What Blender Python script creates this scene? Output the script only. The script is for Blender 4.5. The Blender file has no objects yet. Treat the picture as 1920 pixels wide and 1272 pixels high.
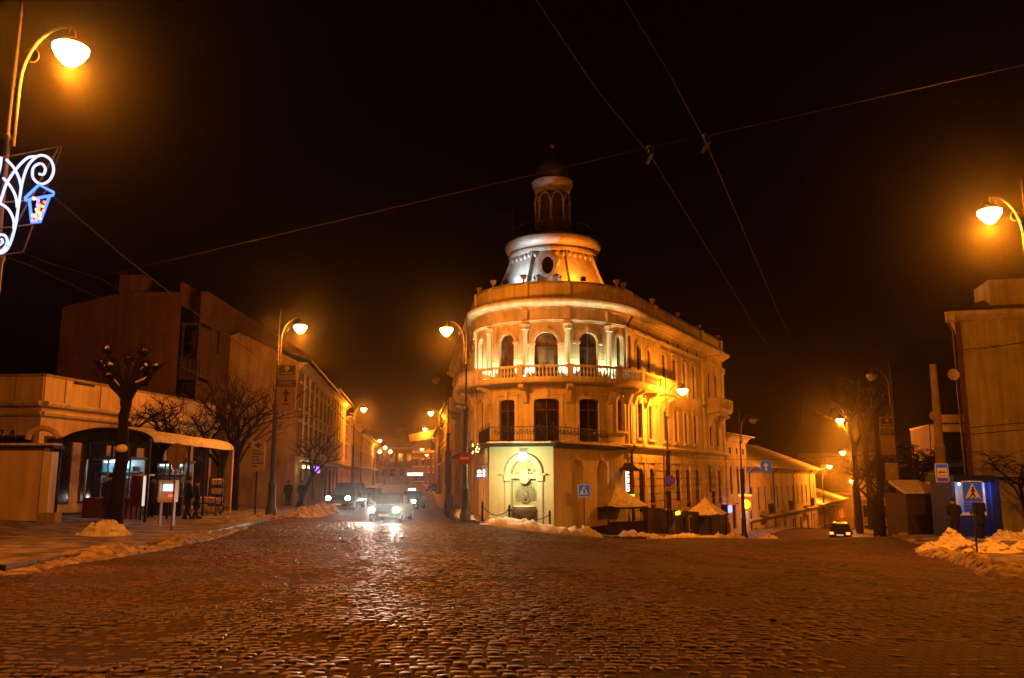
import bpy, bmesh, math, random
import numpy as np
from mathutils import Vector, Matrix, noise as mnoise
random.seed(7)
rnd = random.Random(11)
scene = bpy.context.scene
PI = math.pi

# ------------------------------------------------------------------ camera
EYE = 1.7
FOC = 1560.0
PITCH = math.atan(256 / 1560)
CP, SP = math.cos(PITCH), math.sin(PITCH)
cam = bpy.data.cameras.new('camera')
cam.sensor_width = 36.0
cam.lens = FOC / 1920 * 36.0
cam.clip_start = 0.1
cam.clip_end = 3000
cam_ob = bpy.data.objects.new('camera', cam)
scene.collection.objects.link(cam_ob)
cam_ob.location = (0, 0, EYE)
cam_ob.rotation_euler = (PI / 2 + PITCH, 0, 0)
scene.camera = cam_ob

# ------------------------------------------------------------------ world: winter night, sun far below the horizon
world = bpy.data.worlds.new('World')
scene.world = world
world.use_nodes = True
wn = world.node_tree
wn.nodes.clear()
w_out = wn.nodes.new('ShaderNodeOutputWorld')
w_add = wn.nodes.new('ShaderNodeAddShader')
w_sky = wn.nodes.new('ShaderNodeTexSky')
w_sky.sky_type = 'NISHITA'
w_sky.sun_disc = False
w_sky.sun_elevation = math.radians(-8)
w_sky.sun_rotation = math.radians(200)
w_b1 = wn.nodes.new('ShaderNodeBackground')
w_b1.inputs['Strength'].default_value = 0.02
w_b2 = wn.nodes.new('ShaderNodeBackground')          # town glow on the overcast
w_b2.inputs['Color'].default_value = (0.0022, 0.0004, 0.0001, 1)
w_b2.inputs['Strength'].default_value = 0.75
wn.links.new(w_sky.outputs['Color'], w_b1.inputs['Color'])
wn.links.new(w_b1.outputs[0], w_add.inputs[0])
wn.links.new(w_b2.outputs[0], w_add.inputs[1])
wn.links.new(w_add.outputs[0], w_out.inputs['Surface'])

scene.view_settings.view_transform = 'Standard'
scene.view_settings.look = 'None'
scene.view_settings.gamma = 1
scene.view_settings.exposure = 0.0
scene.render.engine = 'CYCLES'
cy = scene.cycles
cy.use_denoising = True
try:
    cy.denoiser = 'OPENIMAGEDENOISE'
except Exception:
    pass
cy.max_bounces = 4
cy.diffuse_bounces = 2
cy.glossy_bounces = 2
cy.transmission_bounces = 2
cy.volume_bounces = 0
cy.transparent_max_bounces = 6
cy.sample_clamp_indirect = 3
cy.use_light_tree = True
cy.caustics_reflective = False
cy.caustics_refractive = False

SODIUM = (1.0, 0.225, 0.007)
WARM = (1.0, 0.62, 0.22)
COOL = (0.80, 1.0, 0.86)
LAMP_W = 3600.0

# ------------------------------------------------------------------ photo geometry helpers (pixel of the 1920 px photo -> world)
def ray(u, v):
    a = (u - 960) / FOC
    b = (636 - v) / FOC
    return a, CP - b * SP, SP + b * CP

def P(u, v, Y):
    a, y, z = ray(u, v)
    t = Y / y
    return Vector((a * t, Y, EYE + z * t))

def XU(u, Y, z=0.0):
    return (u - 960) / FOC * (Y * CP + (z - EYE) * SP)

def ZV(v, Y):
    return P(960, v, Y).z

# ------------------------------------------------------------------ terrain
CTRL = [(0, 0, 0), (-6.5, 46, -.71), (4.1, 48, -1.75), (15.4, 28, -.96), (28, 72, -3.8), (-13, 45, -.5), (-2.3, 46.5, -.8),
        (10.4, 57, -2.3), (24, 52, -1.95), (20.5, 40, -1.2), (-14.5, 27, -.25), (-11.6, 29, -.26), (-18, 34, -.1), (-20, 20, .1),
        (-16, 62, -.6), (-21, 107, -.75), (-35, 230, -.75), (-10, 110, -.75), (-5, 60, -.75), (-20, 230, -.75), (32.4, 80, -3.6),
        (19.7, 77.4, -3.9), (44, 122, -6.8), (47, 115, -6.0), (62, 150, -9.5), (79, 190, -11.6), (99, 230, -15.0), (-10, 5, .05),
        (10, 5, -.1), (0, 20, -.3), (20, 15, -.3), (-40, 40, 0), (45, 50, -2), (0, -25, .1), (-30, 130, -.75), (60, 90, -4.5),
        (20, 120, -4.5), (10, 160, -3), (30, 200, -6), (-60, 60, 0), (-60, 230, -.7), (110, 120, -7), (5, 30, -.75), (-4, 35, -.5)]
_c = np.array(CTRL, dtype=float)
def _tps(r):
    return np.where(r > 1e-9, r * r * np.log(np.maximum(r, 1e-9)), 0)
def _fit():
    n = len(_c)
    r = np.linalg.norm(_c[:, None, :2] - _c[None, :, :2], axis=2)
    K = _tps(r) + np.eye(n) * 6.0
    Pm = np.hstack([np.ones((n, 1)), _c[:, :2]])
    A = np.zeros((n + 3, n + 3))
    A[:n, :n] = K; A[:n, n:] = Pm; A[n:, :n] = Pm.T
    b = np.zeros(n + 3); b[:n] = _c[:, 2]
    return np.linalg.solve(A, b)
_w = _fit()
# worn hollows in the setts: x, y, radius, depth
DIPS = [(-4.7, 13.0, .75, .10), (-8.3, 18.6, .8, .09), (-1.0, 14.4, 1.2, .05), (-4.6, 24.5, 1.6, .07), (2.0, 16.0, .9, .05),
        (-9.0, 12.0, 1.3, .06), (4.5, 21.0, 1.5, .06), (8.0, 30.0, 2.5, .07), (-2.0, 9.6, .8, .05), (5.5, 11.0, 1.2, .05)]
def gz_arr(x, y):
    x = np.asarray(x, float); y = np.asarray(y, float)
    xc = np.clip(x, -60, 110); yc = np.clip(y, -25, 235)
    r = np.sqrt((xc[..., None] - _c[:, 0]) ** 2 + (yc[..., None] - _c[:, 1]) ** 2)
    n = len(_c)
    z = _tps(r) @ _w[:n] + _w[n] + _w[n + 1] * xc + _w[n + 2] * yc
    for dx, dy, dr, dd in DIPS:
        z = z - dd * np.exp(-((x - dx) ** 2 + (y - dy) ** 2) / (dr * dr))
    z = z + .018 * np.sin(x * 1.3 + .7 * np.sin(y * .8)) * np.sin(y * 1.1 + .6 * np.sin(x * .9)) * np.exp(-np.maximum(y - 40, 0) / 20)
    return z
def gz(x, y):
    return float(gz_arr(np.array([x]), np.array([y]))[0])
def GP(u, v, lo=3.0, hi=260.0):
    """where the ray of a pixel meets the ground"""
    a, ry, rz = ray(u, v)
    best = None
    Y = lo
    while Y < hi:
        t = Y / ry
        if EYE + rz * t <= gz(a * t, Y):
            return Vector((a * t, Y, gz(a * t, Y)))
        Y *= 1.01
    return Vector((a * hi / ry, hi, gz(a * hi / ry, hi)))

# ------------------------------------------------------------------ materials
MATS = {}
def nodes_of(m):
    m.use_nodes = True
    nt = m.node_tree
    return nt, nt.nodes['Principled BSDF']
def mat(name, col, rough=.7, col2=None, scale=6.0, amt=.5, bump=0.0, bscale=40.0, metal=0.0, spec=.5, detail=5.0, coat=0.0):
    if name in MATS:
        return MATS[name]
    m = bpy.data.materials.new(name)
    nt, bs = nodes_of(m)
    bs.inputs['Roughness'].default_value = rough
    bs.inputs['Metallic'].default_value = metal
    bs.inputs['Specular IOR Level'].default_value = spec
    bs.inputs['Coat Weight'].default_value = coat
    if col2 is None:
        col2 = tuple(c * .62 for c in col)
    geo = nt.nodes.new('ShaderNodeNewGeometry')
    n1 = nt.nodes.new('ShaderNodeTexNoise')
    n1.inputs['Scale'].default_value = scale
    n1.inputs['Detail'].default_value = detail
    n1.inputs['Roughness'].default_value = .62
    nt.links.new(geo.outputs['Position'], n1.inputs['Vector'])
    rp = nt.nodes.new('ShaderNodeValToRGB')
    rp.color_ramp.elements[0].position = .5 - .28 * (1.2 - amt)
    rp.color_ramp.elements[1].position = .5 + .28 * (1.2 - amt)
    rp.color_ramp.elements[0].color = (*col2, 1)
    rp.color_ramp.elements[1].color = (*col, 1)
    nt.links.new(n1.outputs['Fac'], rp.inputs['Fac'])
    nt.links.new(rp.outputs['Color'], bs.inputs['Base Color'])
    if bump > 0:
        n2 = nt.nodes.new('ShaderNodeTexNoise')
        n2.inputs['Scale'].default_value = bscale
        n2.inputs['Detail'].default_value = 4
        nt.links.new(geo.outputs['Position'], n2.inputs['Vector'])
        bp = nt.nodes.new('ShaderNodeBump')
        bp.inputs['Strength'].default_value = bump
        bp.inputs['Distance'].default_value = .03
        nt.links.new(n2.outputs['Fac'], bp.inputs['Height'])
        nt.links.new(bp.outputs['Normal'], bs.inputs['Normal'])
    MATS[name] = m
    return m
def emit(name, col, strength, base=(.02, .02, .02)):
    if name in MATS:
        return MATS[name]
    m = bpy.data.materials.new(name)
    nt, bs = nodes_of(m)
    bs.inputs['Base Color'].default_value = (*base, 1)
    bs.inputs['Emission Color'].default_value = (*col, 1)
    bs.inputs['Emission Strength'].default_value = strength
    MATS[name] = m
    return m
def stucco(name, col, stain=.45, bump=.25):
    """painted render with rain streaks and patchy soot"""
    if name in MATS:
        return MATS[name]
    m = bpy.data.materials.new(name)
    nt, bs = nodes_of(m)
    bs.inputs['Roughness'].default_value = .85
    bs.inputs['Specular IOR Level'].default_value = .25
    geo = nt.nodes.new('ShaderNodeNewGeometry')
    mp = nt.nodes.new('ShaderNodeMapping')
    mp.inputs['Scale'].default_value = (2.2, 2.2, .22)
    nt.links.new(geo.outputs['Position'], mp.inputs['Vector'])
    a = nt.nodes.new('ShaderNodeTexNoise'); a.inputs['Scale'].default_value = 1.4; a.inputs['Detail'].default_value = 6
    nt.links.new(mp.outputs[0], a.inputs['Vector'])
    b = nt.nodes.new('ShaderNodeTexNoise'); b.inputs['Scale'].default_value = .55; b.inputs['Detail'].default_value = 7
    nt.links.new(geo.outputs['Position'], b.inputs['Vector'])
    ad = nt.nodes.new('ShaderNodeMath'); ad.operation = 'ADD'
    nt.links.new(a.outputs['Fac'], ad.inputs[0]); nt.links.new(b.outputs['Fac'], ad.inputs[1])
    rp = nt.nodes.new('ShaderNodeValToRGB')
    rp.color_ramp.elements[0].position = .38
    rp.color_ramp.elements[1].position = .62
    hv = nt.nodes.new('ShaderNodeMath'); hv.operation = 'MULTIPLY'; hv.inputs[1].default_value = .5
    nt.links.new(ad.outputs[0], hv.inputs[0]); nt.links.new(hv.outputs[0], rp.inputs['Fac'])
    rp.color_ramp.elements[0].color = tuple(c * (1 - stain) for c in col) + (1,)
    rp.color_ramp.elements[1].color = (*col, 1)
    nt.links.new(rp.outputs['Color'], bs.inputs['Base Color'])
    n2 = nt.nodes.new('ShaderNodeTexNoise'); n2.inputs['Scale'].default_value = 30; n2.inputs['Detail'].default_value = 5
    nt.links.new(geo.outputs['Position'], n2.inputs['Vector'])
    bp = nt.nodes.new('ShaderNodeBump'); bp.inputs['Strength'].default_value = bump; bp.inputs['Distance'].default_value = .02
    nt.links.new(n2.outputs['Fac'], bp.inputs['Height']); nt.links.new(bp.outputs['Normal'], bs.inputs['Normal'])
    MATS[name] = m
    return m

M_WALL = stucco('cream_stucco', (.76, .68, .48), .44)
M_TRIM = stucco('pale_stucco_trim', (.80, .73, .57), .38)
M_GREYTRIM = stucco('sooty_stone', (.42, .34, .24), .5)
M_ANNEX = stucco('yellow_stucco', (.74, .67, .40), .18)
M_DARKRED = stucco('red_brown_plinth', (.12, .045, .03), .5)
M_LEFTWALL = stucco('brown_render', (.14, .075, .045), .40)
M_OLIVE = stucco('olive_render', (.60, .55, .25), .42)
M_OCHRE = stucco('ochre_render', (.50, .36, .18), .4)
M_KIOSKWALL = stucco('pale_orange_render', (.80, .64, .47), .3)
M_FACADE2 = stucco('street_row_render', (.45, .32, .18), .45)
M_FRAME = mat('brown_window_wood', (.11, .055, .03), .5, bump=.1)
M_PANE = mat('dark_glass', (.030, .020, .014), .08, (.016, .011, .008), .8, .6, spec=.6)
M_PANE2 = mat('curtained_glass', (.16, .12, .08), .12, (.05, .035, .025), 1.6, .7, spec=.6)
M_IRON = mat('black_iron', (.016, .014, .013), .5, bump=.15, metal=.3)
M_POLE = mat('painted_steel', (.10, .085, .06), .45, (.05, .04, .03), 9, .5, bump=.15, metal=.4)
M_ROOF = mat('dark_roof_metal', (.035, .028, .024), .5, bump=.2, bscale=12)
M_TURRET = mat('zinc_roof', (.30, .29, .27), .55, (.17, .15, .13), 2.5, .5, bump=.3, bscale=20, metal=.15)
M_SNOW = mat('snow', (.84, .84, .84), .85, (.50, .46, .42), 4.0, .6, bump=.8, bscale=16, spec=.15)
M_DIRTYSNOW = mat('dirty_snow', (.42, .37, .33), .9, (.09, .065, .05), 3.2, .72, bump=.8, bscale=11, spec=.2)
M_SLUSH = mat('trodden_slush', (.34, .30, .27), .75, (.06, .045, .036), 1.1, .75, bump=.5, bscale=8, spec=.3)
M_WOOD = mat('dark_board_wood', (.06, .032, .02), .7, (.03, .016, .01), 5, .5, bump=.3)
M_BARK = mat('bark', (.016, .011, .008), .9, (.008, .006, .005), 8, .5, bump=.7, bscale=30, spec=.15)
M_BLACK = mat('black_rubber', (.012, .012, .012), .8)
M_CLOTH = mat('black_coat_cloth', (.014, .013, .013), .9, bump=.2)
M_CLOTH2 = mat('brown_coat_cloth', (.016, .011, .009), .9, bump=.2)
M_JEANS = mat('dark_trousers_cloth', (.012, .013, .02), .9)
M_SKIN = mat('skin', (.45, .26, .18), .6)
M_HAIR = mat('dark_hair', (.015, .01, .008), .7)
M_BLUESIGN = emit('sign_blue_added_glow', (.004, .08, .36), .32, (.010, .09, .36))  # faint glow added to plain blue paint, which goes black under sodium light
M_WHITESIGN = mat('sign_white', (.75, .74, .70), .4, (.66, .64, .6))
M_REDSIGN = mat('sign_red', (.50, .02, .015), .4, (.42, .02, .015))
M_SIGNBACK = mat('sign_grey_back', (.28, .27, .26), .5, metal=.3)
M_PAPER = mat('sign_panel', (.50, .42, .32), .6, (.40, .33, .25))
M_PRINT = mat('sign_print', (.03, .02, .018), .6)

# ------------------------------------------------------------------ object helpers
COL = scene.collection
ROOT = {}
def tag(o, label=None, cat=None, group=None, kind=None):
    if label: o['label'] = label
    if cat: o['category'] = cat
    if group: o['group'] = group
    if kind: o['kind'] = kind
    return o
def thing(name, loc, label, cat, group=None):
    o = bpy.data.objects.new(name, None)
    o.empty_display_size = .3
    COL.objects.link(o)
    o.location = loc
    ROOT[o] = Vector(loc)
    return tag(o, label, cat, group)
def copy_tree(o, parent=None):
    c = o.copy()
    COL.objects.link(c)
    c.parent = parent
    for ch in list(o.children):
        copy_tree(ch, c)
    return c
def recopy(o, loc, rz=0.0, label=None, scale=None):
    c = copy_tree(o)
    c.location = loc
    c.rotation_euler = (0, 0, rz)
    if scale: c.scale = scale
    if label: c['label'] = label
    return c

class MB:
    def __init__(self):
        self.v = []; self.f = []
    def add(self, vs, fs):
        n = len(self.v)
        self.v += [tuple(p) for p in vs]
        self.f += [tuple(i + n for i in f) for f in fs]
        return self
    def quad(self, a, b, c, d):
        return self.add([a, b, c, d], [(0, 1, 2, 3)])
    def box(self, x0, x1, y0, y1, z0, z1):
        v = [(x, y, z) for z in (z0, z1) for y in (y0, y1) for x in (x0, x1)]
        return self.add(v, [(0, 2, 3, 1), (4, 5, 7, 6), (0, 1, 5, 4), (2, 6, 7, 3), (0, 4, 6, 2), (1, 3, 7, 5)])
    def obox(self, c, ax, ay, az):
        """oriented box: centre and three half axes"""
        c = Vector(c); ax = Vector(ax); ay = Vector(ay); az = Vector(az)
        v = [c + ax * i + ay * j + az * k for k in (-1, 1) for j in (-1, 1) for i in (-1, 1)]
        return self.add(v, [(0, 2, 3, 1), (4, 5, 7, 6), (0, 1, 5, 4), (2, 6, 7, 3), (0, 4, 6, 2), (1, 3, 7, 5)])
    def pbox(self, F, s0, s1, z0, z1, d0, d1, n=1):
        """box in wall coordinates (along, up, out)"""
        vs = []; fs = []
        for i in range(n + 1):
            s = s0 + (s1 - s0) * i / n
            vs += [F(s, z0, d0), F(s, z0, d1), F(s, z1, d1), F(s, z1, d0)]
        for i in range(n):
            b = 4 * i
            for k in range(4):
                fs.append((b + k, b + 4 + k, b + 4 + (k + 1) % 4, b + (k + 1) % 4))
        fs += [(0, 1, 2, 3), (4 * n + 3, 4 * n + 2, 4 * n + 1, 4 * n)]
        return self.add(vs, fs)
    def band(self, F, prof, s0, s1, n=1):
        """profile [(z, d)] swept along the wall, closed to the wall at d=-.05"""
        pr = [(prof[0][0], -.05)] + list(prof) + [(prof[-1][0], -.05)]
        m = len(pr); vs = []; fs = []
        for i in range(n + 1):
            s = s0 + (s1 - s0) * i / n
            vs += [F(s, z, d) for z, d in pr]
        for i in range(n):
            for k in range(m):
                a = i * m + k; b = i * m + (k + 1) % m
                fs.append((a, a + m, b + m, b))
        fs += [tuple(range(m)), tuple(n * m + k for k in reversed(range(m)))]
        return self.add(vs, fs)
    def lathe(self, prof, c=(0, 0, 0), n=16, rot=0.0, a0=0.0, a1=2 * PI):
        full = abs(a1 - a0 - 2 * PI) < 1e-6
        m = len(prof); vs = []; fs = []
        cnt = n if full else n + 1
        for i in range(cnt):
            a = rot + a0 + (a1 - a0) * i / n
            ca, sa = math.cos(a), math.sin(a)
            vs += [(c[0] + r * ca, c[1] + r * sa, c[2] + z) for r, z in prof]
        for i in range(n):
            j = (i + 1) % cnt
            for k in range(m - 1):
                fs.append((i * m + k, j * m + k, j * m + k + 1, i * m + k + 1))
        if full:
            if prof[0][0] > 1e-6: fs.append(tuple(i * m for i in reversed(range(n))))
            if prof[-1][0] > 1e-6: fs.append(tuple(i * m + m - 1 for i in range(n)))
        return self.add(vs, fs)
    def tube(self, pts, r, n=6, cap=True):
        pts = [Vector(p) for p in pts]
        m = len(pts)
        rs = r if isinstance(r, (list, tuple)) else [r] * m
        up = Vector((0, 0, 1))
        vs = []; fs = []
        prev = None
        for i in range(m):
            t = (pts[min(i + 1, m - 1)] - pts[max(i - 1, 0)])
            if t.length < 1e-9: t = Vector((0, 0, 1))
            t.normalize()
            if prev is None:
                a = t.cross(up if abs(t.z) < .95 else Vector((1, 0, 0)))
            else:
                a = prev - t * prev.dot(t)
                if a.length < 1e-6:
                    a = t.cross(up if abs(t.z) < .95 else Vector((1, 0, 0)))
            a.normalize(); prev = a
            b = t.cross(a)
            for k in range(n):
                an = 2 * PI * k / n
                vs.append(pts[i] + (a * math.cos(an) + b * math.sin(an)) * rs[i])
        for i in range(m - 1):
            for k in range(n):
                k2 = (k + 1) % n
                fs.append((i * n + k, i * n + k2, (i + 1) * n + k2, (i + 1) * n + k))
        if cap:
            fs.append(tuple(reversed(range(n)))); fs.append(tuple((m - 1) * n + k for k in range(n)))
        return self.add(vs, fs)
    def ball(self, c, rx, ry=None, rz=None, n=10, m=7):
        ry = ry or rx; rz = rz or rx
        vs = [(c[0], c[1], c[2] - rz)]; fs = []
        for j in range(1, m):
            t = -PI / 2 + PI * j / m
            for i in range(n):
                a = 2 * PI * i / n
                vs.append((c[0] + rx * math.cos(t) * math.cos(a), c[1] + ry * math.cos(t) * math.sin(a), c[2] + rz * math.sin(t)))
        vs.append((c[0], c[1], c[2] + rz))
        for i in range(n):
            fs.append((0, 1 + (i + 1) % n, 1 + i))
            for j in range(m - 2):
                a = 1 + j * n
                fs.append((a + i, a + (i + 1) % n, a + n + (i + 1) % n, a + n + i))
            a = 1 + (m - 2) * n
            fs.append((a + i, a + (i + 1) % n, len(vs) - 1))
        return self.add(vs, fs)
    def prism(self, poly, F, d0, d1):
        """flat polygon [(s,z)] given thickness between out-distances d0, d1"""
        n = len(poly)
        vs = [F(s, z, d0) for s, z in poly] + [F(s, z, d1) for s, z in poly]
        fs = [tuple(reversed(range(n))), tuple(range(n, 2 * n))]
        fs += [(i, (i + 1) % n, n + (i + 1) % n, n + i) for i in range(n)]
        return self.add(vs, fs)
    def arcband(self, F, sc, zc, ri, ro, rzi, rzo, a0, a1, d0, d1, n=12):
        vs = []; fs = []
        for i in range(n + 1):
            a = a0 + (a1 - a0) * i / n
            ca, sa = math.cos(a), math.sin(a)
            for d in (d0, d1):
                vs.append(F(sc + ri * ca, zc + rzi * sa, d))
                vs.append(F(sc + ro * ca, zc + rzo * sa, d))
        for i in range(n):
            b = 4 * i; e = b + 4
            fs += [(b + 2, b + 3, e + 3, e + 2), (b + 1, b, e, e + 1), (b, b + 2, e + 2, e), (b + 3, b + 1, e + 1, e + 3)]
        fs += [(0, 1, 3, 2), (4 * n, 4 * n + 2, 4 * n + 3, 4 * n + 1)]
        return self.add(vs, fs)
    def build(self, name, m, parent=None, smooth=False, label=None, kind=None, at=None):
        me = bpy.data.meshes.new(name)
        r = parent
        while r is not None and r.parent is not None: r = r.parent
        off = ROOT.get(r, Vector((0, 0, 0))) if r is not None else Vector((0, 0, 0))
        if at is not None: off = Vector(at)
        vs = [(x - off.x, y - off.y, z - off.z) for x, y, z in self.v] if off.length > 0 else self.v
        me.from_pydata(vs, [], self.f)
        bm = bmesh.new(); bm.from_mesh(me)
        bmesh.ops.recalc_face_normals(bm, faces=bm.faces)
        bm.to_mesh(me); bm.free()
        if smooth:
            me.polygons.foreach_set('use_smooth', [True] * len(me.polygons))
            try: me.set_sharp_from_angle(angle=math.radians(42))
            except Exception: pass
        me.materials.append(m)
        o = bpy.data.objects.new(name, me)
        COL.objects.link(o)
        if parent is not None: o.parent = parent
        if at is not None:
            o.location = at
            ROOT[o] = Vector(at)
        if label: o['label'] = label
        if kind: o['kind'] = kind
        return o
def inst(name, src, parent, loc, rz=0.0, scale=None, m=None):
    o = bpy.data.objects.new(name, src)
    COL.objects.link(o)
    r = parent
    while r is not None and r.parent is not None: r = r.parent
    o.parent = parent
    o.location = Vector(loc) - ROOT.get(r, Vector((0, 0, 0)))
    o.rotation_euler = (0, 0, rz)
    if scale: o.scale = scale
    return o
def light(name, kind, loc, power, col, parent, radius=.08, target=None, cone=None, blend=.5):
    l = bpy.data.lights.new(name, kind)
    l.energy = power; l.color = col
    l.shadow_soft_size = radius
    o = bpy.data.objects.new(name, l)
    COL.objects.link(o)
    r = parent
    while r is not None and r.parent is not None: r = r.parent
    o.parent = parent
    o.location = Vector(loc) - ROOT.get(r, Vector((0, 0, 0)))
    if kind == 'SPOT':
        l.spot_size = cone; l.spot_blend = blend
        d = Vector(target) - Vector(loc)
        o.rotation_euler = d.to_track_quat('-Z', 'Y').to_euler()
    return o
def lettering(text, name, m, parent, size, origin, right, up, extrude=.012, align='CENTER', bold=0.0):
    cu = bpy.data.curves.new(name, 'FONT')
    cu.body = text; cu.size = size; cu.extrude = extrude; cu.align_x = align; cu.align_y = 'CENTER'
    cu.resolution_u = 3; cu.offset = bold
    t = bpy.data.objects.new(name, cu); COL.objects.link(t)
    dg = bpy.context.evaluated_depsgraph_get()
    me = bpy.data.meshes.new_from_object(t.evaluated_get(dg))
    bpy.data.objects.remove(t)
    rv = Vector(right).normalized(); uv = Vector(up).normalized(); nv = rv.cross(uv)
    r = parent
    while r is not None and r.parent is not None: r = r.parent
    org = Vector(origin) - ROOT.get(r, Vector((0, 0, 0)))
    for v in me.vertices:
        v.co = org + rv * v.co.x + uv * v.co.y + nv * v.co.z
    me.materials.clear(); me.materials.append(m)
    o = bpy.data.objects.new(name, me); COL.objects.link(o); o.parent = parent
    return o

def straight(a, b):
    """wall map from point a towards b; outward = right-hand side of a->b"""
    a = Vector((a[0], a[1])); b = Vector((b[0], b[1]))
    t = (b - a).normalized(); n = Vector((t.y, -t.x))
    def F(s, z, d):
        return (a.x + t.x * s + n.x * d, a.y + t.y * s + n.y * d, z)
    F.length = (b - a).length; F.t = t; F.n = n
    return F

def wall(mb, F, s0, s1, z0, z1, ops, dep=.3, ds=99):
    sb = {round(s0, 4), round(s1, 4)}; zb = {round(z0, 4), round(z1, 4)}
    for sc, w, b, t, r in ops:
        sb |= {round(sc - w / 2, 4), round(sc + w / 2, 4)}
        zb |= {round(b, 4), round(t, 4)}
    k = s0
    while k < s1:
        if all(abs(k - q) > ds * .3 for q in sb): sb.add(round(k, 4))
        k += ds
    sb = sorted(q for q in sb if s0 - 1e-6 <= q <= s1 + 1e-6); zb = sorted(q for q in zb if z0 - 1e-6 <= q <= z1 + 1e-6)
    for i in range(len(sb) - 1):
        sm = (sb[i] + sb[i + 1]) / 2
        cov = [(b, t) for sc, w, b, t, r in ops if abs(sm - sc) < w / 2]
        for j in range(len(zb) - 1):
            zm = (zb[j] + zb[j + 1]) / 2
            if any(b < zm < t for b, t in cov): continue
            mb.quad(F(sb[i], zb[j], 0), F(sb[i + 1], zb[j], 0), F(sb[i + 1], zb[j + 1], 0), F(sb[i], zb[j + 1], 0))
    for sc, w, b, t, r in ops:
        h = w / 2
        zs = t - r
        mb.quad(F(sc - h, b, 0), F(sc - h, zs, 0), F(sc - h, zs, -dep), F(sc - h, b, -dep))
        mb.quad(F(sc + h, b, -dep), F(sc + h, zs, -dep), F(sc + h, zs, 0), F(sc + h, b, 0))
        mb.quad(F(sc - h, b, 0), F(sc - h, b, -dep), F(sc + h, b, -dep), F(sc + h, b, 0))
        N = 10 if r > .02 else 1
        pr = None
        for i in range(N + 1):
            x = -h + w * i / N
            if r > .02:
                x = -h * math.cos(PI * i / N)
            q = (sc + x, zs + (r * math.sqrt(max(0, 1 - (x / h) ** 2)) if r > .02 else 0))
            if pr:
                mb.quad(F(pr[0], pr[1], -dep), F(pr[0], pr[1], 0), F(q[0], q[1], 0), F(q[0], q[1], -dep))
                if r > .02:
                    mb.quad(F(pr[0], pr[1], 0), F(pr[0], t, 0), F(q[0], t, 0), F(q[0], q[1], 0))
            pr = q

def arch_poly(sc, w, zb, zt, r, n=10):
    h = w / 2
    p = [(sc - h, zb), (sc + h, zb), (sc + h, zt - r)]
    if r > .02:
        for i in range(1, n):
            a = PI * i / n
            p.append((sc + h * math.cos(a), zt - r + r * math.sin(a)))
    p.append((sc - h, zt - r))
    return p

def window(F, sc, w, zb, zt, r, parent, dep=.15, fm=None, pm=None, simple=False, transom=.68):
    fm = fm or M_FRAME; pm = pm or (M_PANE2 if rnd.random() < .3 else M_PANE)
    t = .07 if not simple else .06
    d0, d1 = -dep - .03, -dep + .04
    zs = zt - r
    h = w / 2
    f = MB()
    f.pbox(F, sc - h, sc - h + t, zb, zs, d0, d1)
    f.pbox(F, sc + h - t, sc + h, zb, zs, d0, d1)
    f.pbox(F, sc - h + t, sc + h - t, zb, zb + t, d0, d1)
    if r > .02:
        f.arcband(F, sc, zs, h - t, h, max(r - t, .01), r, 0, PI, d0, d1, 10)
    else:
        f.pbox(F, sc - h + t, sc + h - t, zt - t, zt, d0, d1)
    zt2 = zb + (zt - zb) * transom
    if not simple:
        f.pbox(F, sc - t * .45, sc + t * .45, zb + t, zt - t, d0 + .01, d1 - .01)
        f.pbox(F, sc - h + t, sc + h - t, zt2 - t * .5, zt2 + t * .5, d0 + .005, d1 + .012)
    wo = f.build('window', fm, parent)
    if simple:
        MB().prism(arch_poly(sc, w, zb, zt, r, 8), F, -dep - .02, -dep).build('pane', pm, wo)
    else:
        MB().prism([(sc - h + .02, zb + .02), (sc, zb + .02), (sc, zt2), (sc - h + .02, zt2)], F, -dep - .015, -dep).build('pane', pm, wo)
        MB().prism([(sc, zb + .02), (sc + h - .02, zb + .02), (sc + h - .02, zt2), (sc, zt2)], F, -dep - .015, -dep).build('pane', pm, wo)
        MB().prism(arch_poly(sc, w - .02, zt2, zt - .01, max(r - .01, 0), 8), F, -dep - .018, -dep - .003).build('pane', pm, wo)
    return wo

# ================================================================== GROUND
def axis(dense0, dense1, step, lo, hi):
    a = list(np.arange(dense0, dense1 + 1e-6, step))
    s = step
    while a[-1] < hi:
        s *= 1.18; a.append(min(a[-1] + s, hi))
    s = step
    while a[0] > lo:
        s *= 1.18; a.insert(0, max(a[0] - s, lo))
    return np.array(a)
gx = axis(-26, 34, .4, -330, 330); gy = axis(3, 58, .4, -60, 340)
GX, GY = np.meshgrid(gx, gy)
GZ = gz_arr(GX, GY)
GZ = GZ - np.where((GY < 44) & (GY > 4), .004, 0.0)      # bed of the setts lies below their tops
nxg, nyg = len(gx), len(gy)
vs = np.stack([GX.ravel(), GY.ravel(), GZ.ravel()], 1)
idx = np.arange(nxg * nyg).reshape(nyg, nxg)
fs = np.stack([idx[:-1, :-1].ravel(), idx[:-1, 1:].ravel(), idx[1:, 1:].ravel(), idx[1:, :-1].ravel()], 1)
me = bpy.data.meshes.new('road')
me.from_pydata(vs.tolist(), [], fs.tolist())
me.polygons.foreach_set('use_smooth', [True] * len(me.polygons))

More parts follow.
